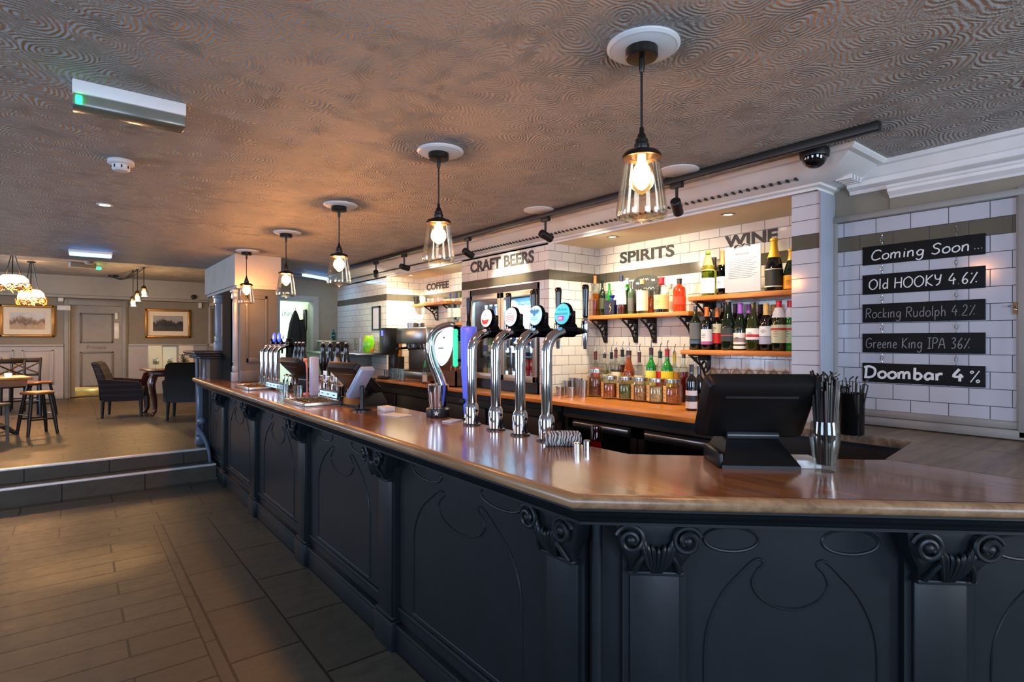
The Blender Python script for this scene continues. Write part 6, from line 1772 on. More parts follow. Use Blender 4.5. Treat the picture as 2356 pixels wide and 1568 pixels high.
# ---------------------------------------------------------------- handwriting: single stroke letters as chalk ribbons
HW = {  # polylines in a unit box (x, y), baseline y=0, capitals 1 high, small letters 0.6
 'C': (0.75, [[(0.72, 0.82), (0.55, 0.98), (0.25, 0.92), (0.05, 0.55), (0.10, 0.15), (0.35, 0.0), (0.72, 0.14)]]),
 'S': (0.6, [[(0.55, 0.85), (0.35, 1.0), (0.08, 0.85), (0.15, 0.6), (0.42, 0.45), (0.48, 0.18), (0.25, 0.0), (0.0, 0.12)]]),
 'O': (0.85, [[(0.42, 1.0), (0.08, 0.75), (0.05, 0.3), (0.35, 0.0), (0.72, 0.25), (0.75, 0.72), (0.45, 1.0)]]),
 'H': (0.7, [[(0.06, 1), (0.06, 0)], [(0.6, 1), (0.6, 0)], [(0.06, 0.5), (0.6, 0.52)]]),
 'K': (0.65, [[(0.08, 1), (0.06, 0)], [(0.58, 1), (0.1, 0.45), (0.6, 0)]]),
 'R': (0.7, [[(0.08, 0.98), (0.06, 0)], [(0.0, 0.9), (0.3, 1.0), (0.58, 0.85), (0.5, 0.58), (0.1, 0.5)], [(0.25, 0.5), (0.62, 0.0)]]),
 'G': (0.8, [[(0.68, 0.85), (0.45, 1.0), (0.12, 0.75), (0.08, 0.25), (0.35, 0.0), (0.66, 0.18), (0.68, 0.45), (0.4, 0.45)]]),
 'I': (0.4, [[(0.2, 1), (0.2, 0)], [(0.02, 1.0), (0.38, 1.0)], [(0.02, 0), (0.38, 0)]]),
 'P': (0.6, [[(0.08, 1), (0.08, 0)], [(0.08, 1.0), (0.4, 1.0), (0.54, 0.78), (0.4, 0.52), (0.1, 0.5)]]),
 'A': (0.72, [[(0.0, 0), (0.32, 1), (0.64, 0)], [(0.14, 0.36), (0.52, 0.38)]]),
 'D': (0.8, [[(0.1, 0.97), (0.08, 0.0)], [(-0.05, 0.92), (0.3, 1.0), (0.65, 0.78), (0.66, 0.3), (0.4, 0.03), (0.0, 0.0)]]),
 'o': (0.55, [[(0.27, 0.58), (0.05, 0.4), (0.08, 0.1), (0.3, 0.0), (0.5, 0.2), (0.44, 0.5), (0.25, 0.58)]]),
 'm': (0.85, [[(0.04, 0.58), (0.06, 0)], [(0.06, 0.4), (0.2, 0.58), (0.34, 0.5), (0.36, 0.0)], [(0.36, 0.4), (0.52, 0.58), (0.66, 0.5), (0.70, 0.0)]]),
 'n': (0.55, [[(0.04, 0.58), (0.06, 0)], [(0.06, 0.38), (0.22, 0.58), (0.38, 0.5), (0.42, 0.0)]]),
 'i': (0.22, [[(0.08, 0.58), (0.1, 0.0)], [(0.1, 0.78), (0.12, 0.80)]]),
 'g': (0.58, [[(0.46, 0.5), (0.24, 0.58), (0.06, 0.35), (0.2, 0.05), (0.44, 0.2), (0.48, 0.55), (0.46, -0.2), (0.25, -0.38), (0.04, -0.25)]]),
 'l': (0.22, [[(0.08, 1.0), (0.1, 0.0)]]),
 'd': (0.58, [[(0.46, 0.45), (0.24, 0.56), (0.06, 0.3), (0.2, 0.02), (0.42, 0.15)], [(0.46, 1.0), (0.48, 0.0)]]),
 'y': (0.55, [[(0.04, 0.6), (0.22, 0.15)], [(0.48, 0.62), (0.25, 0.1), (0.1, -0.32), (-0.05, -0.3)]]),
 'Y': (0.6, [[(0.02, 1.0), (0.1, 0.62), (0.4, 0.58), (0.52, 0.98)], [(0.5, 0.95), (0.42, 0.25), (0.15, 0.0)]]),
 'c': (0.5, [[(0.44, 0.5), (0.25, 0.58), (0.06, 0.35), (0.12, 0.06), (0.44, 0.05)]]),
 'k': (0.5, [[(0.08, 1.0), (0.08, 0)], [(0.42, 0.55), (0.1, 0.28), (0.45, 0.0)]]),
 'u': (0.55, [[(0.05, 0.58), (0.07, 0.12), (0.22, 0.0), (0.42, 0.15)], [(0.44, 0.58), (0.46, 0.0)]]),
 'p': (0.55, [[(0.06, 0.58), (0.08, -0.35)], [(0.08, 0.42), (0.28, 0.58), (0.46, 0.36), (0.3, 0.04), (0.08, 0.12)]]),
 'h': (0.55, [[(0.06, 1.0), (0.08, 0.0)], [(0.08, 0.36), (0.24, 0.56), (0.4, 0.44), (0.44, 0.0)]]),
 'r': (0.42, [[(0.06, 0.58), (0.08, 0.0)], [(0.08, 0.36), (0.2, 0.55), (0.38, 0.54)]]),
 'e': (0.5, [[(0.06, 0.3), (0.42, 0.34), (0.3, 0.57), (0.1, 0.46), (0.08, 0.12), (0.25, 0.0), (0.46, 0.08)]]),
 'b': (0.55, [[(0.07, 1.0), (0.08, 0.0)], [(0.08, 0.4), (0.28, 0.56), (0.48, 0.3), (0.3, 0.0), (0.08, 0.08)]]),
 'a': (0.58, [[(0.44, 0.5), (0.22, 0.58), (0.05, 0.3), (0.18, 0.02), (0.42, 0.2)], [(0.46, 0.58), (0.5, 0.0)]]),
 '4': (0.65, [[(0.35, 1.0), (0.05, 0.4), (0.58, 0.42)], [(0.42, 0.62), (0.4, 0.0)]]),
 '6': (0.55, [[(0.42, 1.0), (0.15, 0.6), (0.08, 0.2), (0.28, 0.0), (0.46, 0.2), (0.32, 0.42), (0.1, 0.28)]]),
 '2': (0.6, [[(0.06, 0.8), (0.25, 1.0), (0.46, 0.8), (0.3, 0.4), (0.04, 0.02), (0.52, 0.02)]]),
 '3': (0.55, [[(0.06, 0.9), (0.3, 1.0), (0.42, 0.78), (0.2, 0.55), (0.44, 0.35), (0.36, 0.05), (0.05, 0.06)]]),
 '%': (0.65, [[(0.52, 0.95), (0.05, 0.0)], [(0.10, 0.80), (0.13, 0.90)], [(0.46, 0.06), (0.49, 0.16)]]),
 'o/o': (0.75, [[(0.62, 1.0), (0.08, 0.0)], [(0.14, 0.98), (0.03, 0.88), (0.12, 0.76), (0.24, 0.88), (0.14, 0.98)], [(0.56, 0.24), (0.46, 0.12), (0.56, 0.0), (0.68, 0.12), (0.56, 0.24)]]),
 'Z': (0.6, [[(0.05, 0.95), (0.5, 0.97), (0.1, 0.0), (0.5, 0.02)]]),
 '.': (0.2, [[(0.06, 0.03), (0.09, 0.04)]]),
 ' ': (0.35, []),
}
def chalk_text(mb, tokens, x0, x1, z0, hgt, y, r, m=0, slant=0.06):
    w = sum(HW[c][0] + 0.08 for c in tokens)
    s = (x1 - x0) / w
    x = x0
    sp = 0.08 * s
    for c in tokens:
        wd, strokes = HW[c]
        for st in strokes:
            pts = [(x + a * s + b * hgt * slant, y, z0 + b * hgt) for a, b in st]
            if len(pts) > 2: pts = spline(pts, 4)
            b2 = MB(); b2.tube(pts, r, 6); b2.bm.transform(Matrix.Translation((0, y, 0)) @ Matrix.Diagonal((1, 0.4, 1, 1)) @ Matrix.Translation((0, -y, 0)))
            me = bpy.data.meshes.new('tmp'); b2.bm.to_mesh(me); b2.bm.free()
            for p in me.polygons: p.material_index = m
            mb.bm.from_mesh(me); bpy.data.meshes.remove(me)
        x += wd * s + sp
M_CHALKB = paint('slate_board_black', (12, 12, 13), 0.7, var=0.2, spec=0.2)
M_CHALK = paint('bright_chalk', (212, 212, 210), 0.9, var=0.03)
M_CHALKD = paint('faint_chalk', (120, 120, 120), 0.9, var=0.08)
XQ = XP - 0.016
ya, yb = at_x(1984, 640, XQ).y, at_x(2267, 640, XQ).y
BW = ya - yb
BOARDS = [  # image rows of the left end (top, bottom); text; chalk; stroke; label
    (569, 611, [('C', 'o', 'm', 'i', 'n', 'g', ' ', 'S', 'o', 'o', 'n'), ], 'topmost black hanging board reading Coming Soon', M_CHALK, 0.0032, (0.08, 0.90)),
    (633.5, 678, [list('Old HOOKY ') + ['4', '.', '6', '%'], ], 'black hanging board second from the top, in thin white chalk capitals', M_CHALK, 0.0028, (0.06, 0.96)),
    (700, 742, [list('Rocking Rudolph ') + ['4', '.', '2', '%'], ], 'black hanging board in the middle of the five, in faint chalk', M_CHALKD, 0.0020, (0.03, 0.94)),
    (767, 810, [list('Greene King IPA ') + ['3', '6', '%'], ], 'black hanging board fourth from the top, in faint thin chalk', M_CHALKD, 0.0022, (0.03, 0.90)),
    (834, 877, [list('Doombar ') + ['4'], ['o/o']], 'lowest black hanging board, in bold white brush lettering', M_CHALK, 0.0062, (0.02, 0.86)),
]
prev = None
BZ = []
for i, (yt, yb_, txt, lb, cm, r, (fa, fb)) in enumerate(BOARDS):
    zt, zb = at_x(1984, yt, XQ).z, at_x(1984, yb_, XQ).z
    BZ.append((zt, zb))
    t = thing('chalk_board', lb, 'chalk board', (XQ, ya, zb), RZM, 'hanging black boards on the white tiles')
    mb = MB(); mb.box(0, BW, 0, 0.006, 0, zt - zb, 0, 0.0015); mb.build('board', M_CHALKB, t)
    mb = MB()
    hgt = (zt - zb)
    chalk_text(mb, txt[0], BW * fa, BW * fb, hgt * 0.24, hgt * (0.52 if i != 4 else 0.58), -0.0008, r, 0, 0.05 if i != 0 else 0.12)
    if i == 4: chalk_text(mb, txt[1], BW * 0.885, BW * 0.975, hgt * 0.22, hgt * 0.55, -0.0008, 0.0024)
    if i == 0:
        for k in range(3): mb.ball((BW * (0.925 + 0.025 * k), -0.0008, hgt * 0.30), 0.0022, 0, 6, 4)
    mb.build('chalk_writing', cm, t)
# chain links between the boards
for i in range(5):
    z1 = BZ[i][0]; z2 = BZ[i - 1][1] if i else z1 + 0.055
    for f in (0.18, 0.79):
        mb = MB(); n = 3
        for k in range(n):
            zc = z1 + (z2 - z1) * (k + 0.5) / n; hl = (z2 - z1) / n * 0.62
            R = Matrix.Rotation(PI / 2 * (k % 2), 4, 'Z')
            mb.ring([R @ Vector((0.006 * math.cos(a), 0, 0)) + Vector((0, 0, zc + hl * math.sin(a))) for a in [2 * PI * j / 14 for j in range(14)]], 0.0014, 5)
        t = mb.build('board_chain', M_CHROME, None, (XQ - 0.003, ya - BW * f, 0)); 
        nm = ('topmost board from the tiles', 'second board from the first', 'third board from the second', 'fourth board from the third', 'lowest board from the fourth')[i]
        tag(t, 'small chain hanging the %s, %s side' % (nm, 'inner' if f < 0.5 else 'outer'), 'chain', 'chains between the hanging boards')
p = at_x(2336, 706, XP - 0.012)
t = thing('window_catch', 'small dark metal catch on the timber frame right of the hanging boards', 'catch', (XP - 0.012, p.y, p.z), RZM)
mb = MB(); mb.box(-0.008, 0.008, -0.006, 0.012, -0.03, 0.02); mb.build('plate', M_BRASS, t)
mb = MB(); mb.tube([(0, -0.006, 0), (-0.012, -0.018, 0.004), (-0.02, -0.018, 0.004)], 0.004, 8); mb.ball((0.004, -0.012, -0.012), 0.006, 0, 8, 6); mb.build('lever', M_CHROME, t)

# ---------------------------------------------------------------- boxed column at the far end of the bar
colm = thing('bar_column', 'boxed column with a pale plaster head and grey panelled posts at the far end of the bar', 'column', (1.45, 6.8, HB))
KX0, KX1, KY0, KY1 = 1.26, 1.70, 6.08, 7.70
mb = MB(); mb.box(KX0, KX1, KY0, KY1, 2.058, ZC - 0.001)
mb.box(KX0 + 0.02, KX1 - 0.02, KY0 + 0.02, KY1 - 0.02, 2.03, 2.058)
par(mb.build('column_head', paint('plaster_head', (172, 168, 160), 0.8, var=0.08, scale=4, bump=0.1), smooth=False), colm)
M_PANELG = paint('grey_column_panel', (92, 90, 84), 0.5, var=0.08)
mb = MB(); x0 = at_y(553, 760, KY0 + 0.10).x; x1 = KX1 - 0.01
mb.box(x0, x1, KY0 + 0.10, KY0 + 0.24, HB + 0.001, 2.03)
par(mb.build('front_panel', M_PANELG, smooth=False), colm)
mb = MB()
for (a, b, z0, z1) in ((x0 + 0.05, x1 - 0.10, 1.28, 1.33), (x0 + 0.05, x1 - 0.10, 1.93, 1.97)): mb.box(a, b, KY0 + 0.085, KY0 + 0.105, z0, z1, 0, 0.006)
for a in (x0 + 0.05, x1 - 0.13): mb.box(a, a + 0.03, KY0 + 0.085, KY0 + 0.105, 1.28, 1.97, 0, 0.006)
mb.box(x0, x1, KY0 + 0.08, KY0 + 0.11, HB + 0.001, HB + 0.12, 0, 0.01)
par(mb.build('panel_moulding', M_PANELG), colm)
M_GLOSS = paint('pale_gloss_post', (150, 156, 168), 0.25, var=0.05)
def post(px, py, name, w=0.055):
    q = at_x(px, 800, KX0 + 0.06)
    mb = MB(); cx, cy = q.x, q.y
    zb = HB + 0.001 if cy < 6.9 else 1.386
    mb.box(cx - w / 2, cx + w / 2, cy - w / 2, cy + w / 2, zb, 2.03, 0, 0.006)
    mb.box(cx - w / 2 - 0.015, cx + w / 2 + 0.015, cy - w / 2 - 0.015, cy + w / 2 + 0.015, zb, zb + 0.10, 0, 0.006)
    mb.box(cx - w / 2 - 0.008, cx + w / 2 + 0.008, cy - w / 2 - 0.008, cy + w / 2 + 0.008, zb + 0.10, zb + 0.17, 0, 0.012)
    mb.box(cx - w / 2 - 0.012, cx + w / 2 + 0.012, cy - w / 2 - 0.012, cy + w / 2 + 0.012, 1.93, 2.03, 0, 0.012)
    mb.box(cx - w / 2 - 0.022, cx + w / 2 + 0.022, cy - w / 2 - 0.022, cy + w / 2 + 0.022, 2.0, 2.031, 0, 0.006)
    for k in (-0.012, 0.012): mb.tube([(cx - w / 2 - 0.001, cy + k, zb + 0.2), (cx - w / 2 - 0.001, cy + k, 1.9)], 0.005, 6)
    par(mb.build('post', M_GLOSS), colm)
    return cy
post(543, 800, 'near'); post(502, 800, 'far')
mb = MB(); mb.box(KX0 + 0.03, KX0 + 0.05, 6.42, 6.84, HB + 0.001, 2.03)  # black sheet put in as the darkness of the open gap between the posts
par(mb.build('gap_shade_sheet', paint('painted_gap_shade', (9, 9, 9), 0.8, spec=0.1), smooth=False), colm)
# end post of the bar with its curled bracket
mb = MB()
cx, cy = 1.15, 7.36
mb.box(cx - 0.03, cx + 0.03, cy - 0.03, cy + 0.03, ZF, HB - 0.1, 0, 0.005)
mb.box(cx - 0.045, cx + 0.045, cy - 0.045, cy + 0.045, ZF, ZF + 0.10, 0, 0.008); mb.box(cx - 0.038, cx + 0.038, cy - 0.038, cy + 0.038, ZF + 0.10, ZF + 0.15, 0, 0.01)
par(mb.build('end_post', M_POST), bar)
mb = MB()
mb.tube(spline([(1.13, 7.0, 0.62), (1.10, 7.06, 0.60), (1.10, 7.1, 0.52), (1.14, 6.98, 0.42), (1.16, 6.86, 0.30), (1.17, 6.84, 0.18)], 8), [0.03 - 0.0004 * i for i in range(41)], 10)
mb.ball((1.12, 7.02, 0.61), 0.04, 0, 12, 8)
par(mb.build('scroll_bracket', M_POST), bar)

# ---------------------------------------------------------------- staff doorway: room behind, open door, coat
lamp('AREA', 'staff_room_light', (2.5, 8.6, ZC - 0.03), 26, (0.82, 1.0, 0.92), (2.5, 8.6, 0), shape='RECTANGLE', size=0.8, size_y=0.5)
d = thing('staff_door', 'open pale door swung into the bright staff room', 'door', (DX1 + 0.04, 7.975, 0), 0.0)
mb = MB(); mb.box(-0.04, 0, 0, 0.55, 0.01, DZ - 0.02); mb.build('door_leaf', paint('pale_olive_door', (160, 160, 138), 0.5, var=0.04), d)
mb = MB(); mb.box(-0.075, -0.04, 0.10, 0.13, 1.6, 1.9, 0, 0.006); mb.box(-0.07, -0.04, 0.06, 0.16, 1.65, 1.95, 0, 0.01); mb.build('door_closer', M_BLACK, d)
q = at_y(688, 700, 8.15)
t = thing('black_coat', 'long black coat hanging in the bright staff doorway', 'coat', (q.x - 0.05, 8.15, 0), 0.0)
mb = MB()
secs = []
rc = random.Random(2)
for z, w, dp in ((1.13, 0.10, 0.05), (1.16, 0.125, 0.06), (1.30, 0.125, 0.06), (1.48, 0.11, 0.055), (1.62, 0.095, 0.05), (1.76, 0.075, 0.045), (1.86, 0.045, 0.035), (1.93, 0.015, 0.015)):
    secs.append([(w * math.cos(a) * (1 + 0.10 * math.sin(5 * a + z * 3)), dp * math.sin(a) * (1 + 0.2 * math.sin(4 * a)), z) for a in [2 * PI * k / 24 for k in range(24)]])
mb.loft(secs); mb.build('coat_body', paint('black_cloth', (16, 16, 20), 0.9, var=0.3), t)
mb = MB(); mb.tube(spline([(0.06, -0.04, 1.80), (0.10, -0.05, 1.6), (0.09, -0.05, 1.42)], 6), [0.035] * 13, 10); mb.build('sleeve', paint('black_cloth', (16, 16, 20), 0.9, var=0.3), t)
mb = MB(); mb.tube([(0, 0, 1.92), (0, 0, 1.97), (0.0, 0.06, 1.97)], 0.006, 8); mb.build('hook', M_STEEL, t)
q = at_y(649, 730, 9.49)
mb = MB()                                      # too blurred in the photo to read: letter-like strokes only
for k in range(11):
    if k == 5: continue
    a = 0.038 * k
    mb.box(a, a + 0.007, -0.003, 0, 0.03, 0.085)
    mb.box(a, a + 0.024, -0.003, 0, 0.078 if k % 2 else 0.03, 0.085 if k % 2 else 0.037)
    if k % 3: mb.box(a + 0.019, a + 0.026, -0.003, 0, 0.03 + 0.02 * (k % 2), 0.085)
t = mb.build('wall_lettering', paint('teal_letters', (70, 104, 104), 0.6), None, (q.x, 9.497, q.z)); tag(t, 'faint teal lettering on the pale wall seen through the staff doorway', 'lettering')
# ---------------------------------------------------------------- pictures on the far wall
def picture(label, pa, pb, pt, pb2, art):
    a = at_y(pa, (pt + pb2) / 2, YW); b = at_y(pb, (pt + pb2) / 2, YW)
    zt, zb = at_y((pa + pb) / 2, pt, YW).z, at_y((pa + pb) / 2, pb2, YW).z
    t = thing('framed_picture', label, 'picture', ((a.x + b.x) / 2, YW - 0.002, (zt + zb) / 2))
    hw, hh = (b.x - a.x) / 2, (zt - zb) / 2
    mb = MB(); f = 0.055
    for q in ((-hw, hw, hh - f, hh), (-hw, hw, -hh, -hh + f), (-hw, -hw + f, -hh, hh), (hw - f, hw, -hh, hh)):
        mb.box(q[0], q[1], -0.05, 0, q[2], q[3], 0, 0.014)
    mb.build('frame', paint('gilt_frame', (156, 112, 50), 0.35, metal=0.5, var=0.2), t)
    mb = MB(); mb.box(-hw + f - 0.01, hw - f + 0.01, -0.018, -0.003, -hh + f - 0.01, hh - f + 0.01); mb.build('mount', paint('cream_mount', (222, 210, 182), 0.7, var=0.03), t)
    mb = MB(); m = f + 0.10
    mb.box(-hw + m, hw - m, -0.022, -0.017, -hh + m, hh - m); mb.build('print', art, t)
def art(name, sky, mid, low, dark):
    k = NT(name); x, y, z = k.sep(k.obj())
    n = k.noise(k.mapping(k.obj(), scale=(5, 1, 3.0)), 2.0, 5)[0]
    zz = k.math('ADD', k.math('MULTIPLY', z, 2.2), k.math('MULTIPLY', k.math('SUBTRACT', n, 0.5), 0.9))
    zz = k.math('ADD', zz, 0.5)
    n2 = k.noise(k.obj(), 11.0, 4)[0]
    c = k.ramp(zz, [(0.22, lin(*low)), (0.36, lin(*mid)), (0.46, lin(*dark)), (0.60, lin(*mid)), (0.68, lin(*sky))])
    c = k.mix(k.math('MULTIPLY', n2, 0.5), c, lin(*dark))
    k.set(Base_Color=c, Roughness=0.35); return k.mat
picture('gilt framed pale street scene at the left of the far wall', -2, 126, 701, 775, art('street_scene', (206, 210, 206), (170, 136, 96), (190, 160, 116), (54, 46, 40)))
picture('gilt framed dusky landscape right of the lettered door', 333, 438, 711, 777, art('dusky_view', (170, 168, 164), (60, 58, 56), (70, 62, 56), (26, 26, 28)))
q = at_y(147, 708, YW)
mb = MB(); mb.box(-0.11, 0.11, -0.05, 0, -0.05, 0.05, 0, 0.008); t = mb.build('door_sign_box', paint('white_plastic', (206, 206, 200), 0.4), None, (q.x, YW - 0.001, q.z)); tag(t, 'white rectangular box on the far wall between the street picture and the door', 'sign')
q = at_y(140, 689, YW)
mb = MB(); mb.box(-0.045, 0.045, -0.06, 0, -0.04, 0.04, 0, 0.01); t = mb.build('alarm_box', paint('white_plastic', (206, 206, 200), 0.4), None, (q.x, YW - 0.001, q.z)); tag(t, 'small white square box just above the white rectangular one', 'alarm')
q = at_y(445, 683, YW - 0.22)
mb = MB(); mb.lathe([(0, 0), (0.055, 0), (0.05, 0.05), (0.02, 0.06), (0, 0.055)], 20, (0, 0, 0), 0, Matrix.Rotation(PI / 2, 4, 'X')); t = mb.build('wall_speaker', M_DARK, None, (q.x, YW - 0.221, q.z)); tag(t, 'small round dark speaker on the bulkhead near the column', 'speaker')
q = at_y(460, 702, YW)
mb = MB(); mb.box(-0.035, 0.035, -0.05, 0, -0.07, 0.07, 0, 0.01); t = mb.build('motion_sensor', paint('white_plastic', (206, 206, 200), 0.4), None, (q.x, YW - 0.001, q.z)); tag(t, 'little white sensor at the top right of the far wall', 'sensor')
# framed mirror on the wall beside the column
q = at_x(477, 750, 2.49)
zt, zb = at_x(477, 700, 2.49).z, at_x(477, 797, 2.49).z
t = thing('wall_mirror', 'tall pale framed mirror seen between the column posts', 'mirror', (2.498, 13.9, (zt + zb) / 2), RZM)
hh = (zt - zb) / 2
mb = MB()
for a_ in ((-0.62, 0.62, hh - 0.08, hh), (-0.62, 0.62, -hh, -hh + 0.08), (-0.62, -0.54, -hh, hh), (0.54, 0.62, -hh, hh)): mb.box(a_[0], a_[1], -0.05, 0, a_[2], a_[3], 0, 0.01)
mb.build('frame', M_WALLL, t)
mb = MB(); mb.box(-0.55, 0.55, -0.02, -0.01, -hh + 0.07, hh - 0.07); mb.build('mirror_glass', paint('dim_mirror', (120, 116, 108), 0.05, metal=1.0), t)

# ---------------------------------------------------------------- furniture on the dining floor
M_DW = wood('very_dark_wood', (14, 10, 8), (34, 24, 18), 'z', 0.4)
M_SEAT = wood('honey_seat_wood', (120, 74, 36), (188, 128, 70), 'x', 0.35)
M_MAHOG = wood('red_mahogany', (52, 18, 14), (98, 38, 28), 'z', 0.25)
def stool(label, x, y, rz, h=0.55):
    t = thing('bar_stool', label, 'stool', (x, y, ZF), rz, 'round seated wooden stools')
    mb = MB(); mb.lathe([(0, h - 0.035), (0.15, h - 0.035), (0.172, h - 0.028), (0.175, h - 0.012), (0.165, h), (0, h - 0.006)], 28); mb.build('seat', M_SEAT, t)
    for a, b in ((-1, -1), (1, -1), (1, 1), (-1, 1)):
        mb = MB(); mb.tube([(a * 0.155, b * 0.155, 0), (a * 0.13, b * 0.13, h * 0.45), (a * 0.095, b * 0.095, h - 0.03)], [0.017, 0.022, 0.019], 10); mb.build('leg', M_DW, t)
    mb = MB()
    for z, s in ((0.20, 0.142), (0.26, 0.139)):
        if z < 0.25:
            for b in (-1, 1): mb.tube([(-s, b * s, z), (s, b * s, z)], 0.011, 8)
        else:
            for a in (-1, 1): mb.tube([(a * s, -s, z), (a * s, s, z)], 0.011, 8)
    mb.build('stretcher', M_DW, t)
    return t
q = at_z(86, 998, ZF)
s0 = stool('round seated wooden stool in front, its honey coloured seat lit', q.x, q.y, 0.4)
q = at_d(90, 883, 9.0)
dup(s0, (q.x, q.y, ZF), 0.9, 'second round stool, behind the front one and farther into the room')
# left table with a pedestal
q = at_z(26, 996, ZF); LT = Vector((q.x - 0.22, q.y + 0.05, ZF))
t = thing('pub_table', 'dark pedestal table with a lit top at the left edge', 'table', (q.x - 0.22, q.y + 0.05, ZF), 0.2)
mb = MB(); mb.box(-0.38, 0.38, -0.38, 0.38, 0.70, 0.735, 0, 0.008); mb.box(-0.33, 0.33, -0.33, 0.33, 0.62, 0.70); mb.build('top', M_SEAT, t)
mb = MB(); mb.lathe([(0, 0.05), (0.07, 0.05), (0.055, 0.12), (0.08, 0.28), (0.06, 0.42), (0.045, 0.58), (0.09, 0.62), (0, 0.62)], 20); mb.build('pedestal', M_DW, t)
for a in range(4):
    mb = MB(); R = Matrix.Rotation(PI / 2 * a + PI / 4, 4, 'Z')
    mb.tube([R @ Vector(p) for p in spline([(0.05, 0, 0.12), (0.16, 0, 0.10), (0.30, 0, 0.03)], 5)], 0.03, 8); mb.ball(R @ Vector((0.31, 0, 0.03)), 0.03, 0, 8, 6); mb.build('foot', M_DW, t)
def chair(label, x, y, rz, mat, group=None):
    """cross backed wooden chair; the seat faces local -y"""
    t = thing('dining_chair', label, 'chair', (x, y, ZF), rz, group)
    mb = MB(); mb.box(-0.21, 0.21, -0.21, 0.20, 0.43, 0.465, 0, 0.012); mb.build('seat', mat, t)
    for a in (-1, 1):
        mb = MB(); mb.tube([(a * 0.185, -0.185, 0), (a * 0.18, -0.18, 0.44)], [0.017, 0.022], 10); mb.build('leg', mat, t)
        mb = MB(); mb.tube(spline([(a * 0.19, 0.23, 0), (a * 0.185, 0.185, 0.44), (a * 0.19, 0.22, 0.70), (a * 0.20, 0.27, 0.90)], 5), 0.020, 10); mb.build('leg', mat, t)
    mb = MB()
    mb.box(-0.205, 0.205, 0.245, 0.275, 0.82, 0.90, 0, 0.01); mb.box(-0.19, 0.19, 0.205, 0.225, 0.58, 0.62, 0, 0.006)
    mb.tube([(-0.18, 0.25, 0.82), (0, 0.233, 0.71), (0.18, 0.22, 0.62)], 0.013, 8); mb.tube([(0.18, 0.25, 0.82), (0, 0.233, 0.71), (-0.18, 0.22, 0.62)], 0.013, 8)
    mb.build('backrest', mat, t)
    mb = MB()
    for a in (-1, 1): mb.tube([(a * 0.18, -0.18, 0.2), (a * 0.185, 0.2, 0.2)], 0.011, 8)
    mb.tube([(-0.18, 0, 0.2), (0.18, 0, 0.2)], 0.011, 8); mb.build('stretcher', mat, t)
    return t
GC = 'cross backed chairs at the left table'
q = at_d(30, 900, 9.3); chair('dark cross backed chair behind the left table, nearer the middle of the room', q.x, q.y, 0.25, M_DW, GC)
q = at_d(58, 900, 9.8); chair('dark cross backed chair behind the round stools', q.x, q.y, 0.0, M_DW, GC)
q = at_d(2, 930, 6.6); chair('pale grey painted chair at the left edge', q.x - 0.20, q.y, 2.6, paint('grey_chair_paint', (104, 104, 98), 0.5, var=0.1), GC)
# twiggy plant on the left table
q = at_d(10, 855, 8.1)
t = thing('table_plant', 'twiggy reddish plant in a small pot on the left table', 'plant', (LT.x + 0.05, LT.y + 0.1, ZF + 0.736))
mb = MB(); mb.lathe([(0, 0), (0.03, 0), (0.04, 0.07), (0.034, 0.07), (0, 0.05)], 16); mb.build('pot', M_DARK, t)
mb = MB(); rr = random.Random(4)
for k in range(22):
    a = rr.uniform(0, 2 * PI); o = rr.uniform(0.02, 0.10); h_ = rr.uniform(0.1, 0.22)
    mb.tube([(0, 0, 0.05), (o * 0.4 * math.cos(a), o * 0.4 * math.sin(a), 0.05 + h_ * 0.6), (o * math.cos(a), o * math.sin(a), 0.05 + h_)], 0.004, 5)
mb.build('twigs', paint('reddish_twig', (92, 60, 56), 0.7, var=0.3), t)
q = at_d(18, 858, 8.0)
mb = MB(); mb.lathe([(0, 0), (0.03, 0), (0.04, 0.05), (0.034, 0.05), (0, 0.01)], 16); t = mb.build('tea_light', glow('tea_light_glow', (255, 210, 130), 2.5), None, (q.x, q.y - 0.12, ZF + 0.736)); tag(t, 'glowing tea light glass on the left table', 'candle'); t.location = (LT.x + 0.2, LT.y - 0.2, ZF + 0.736)
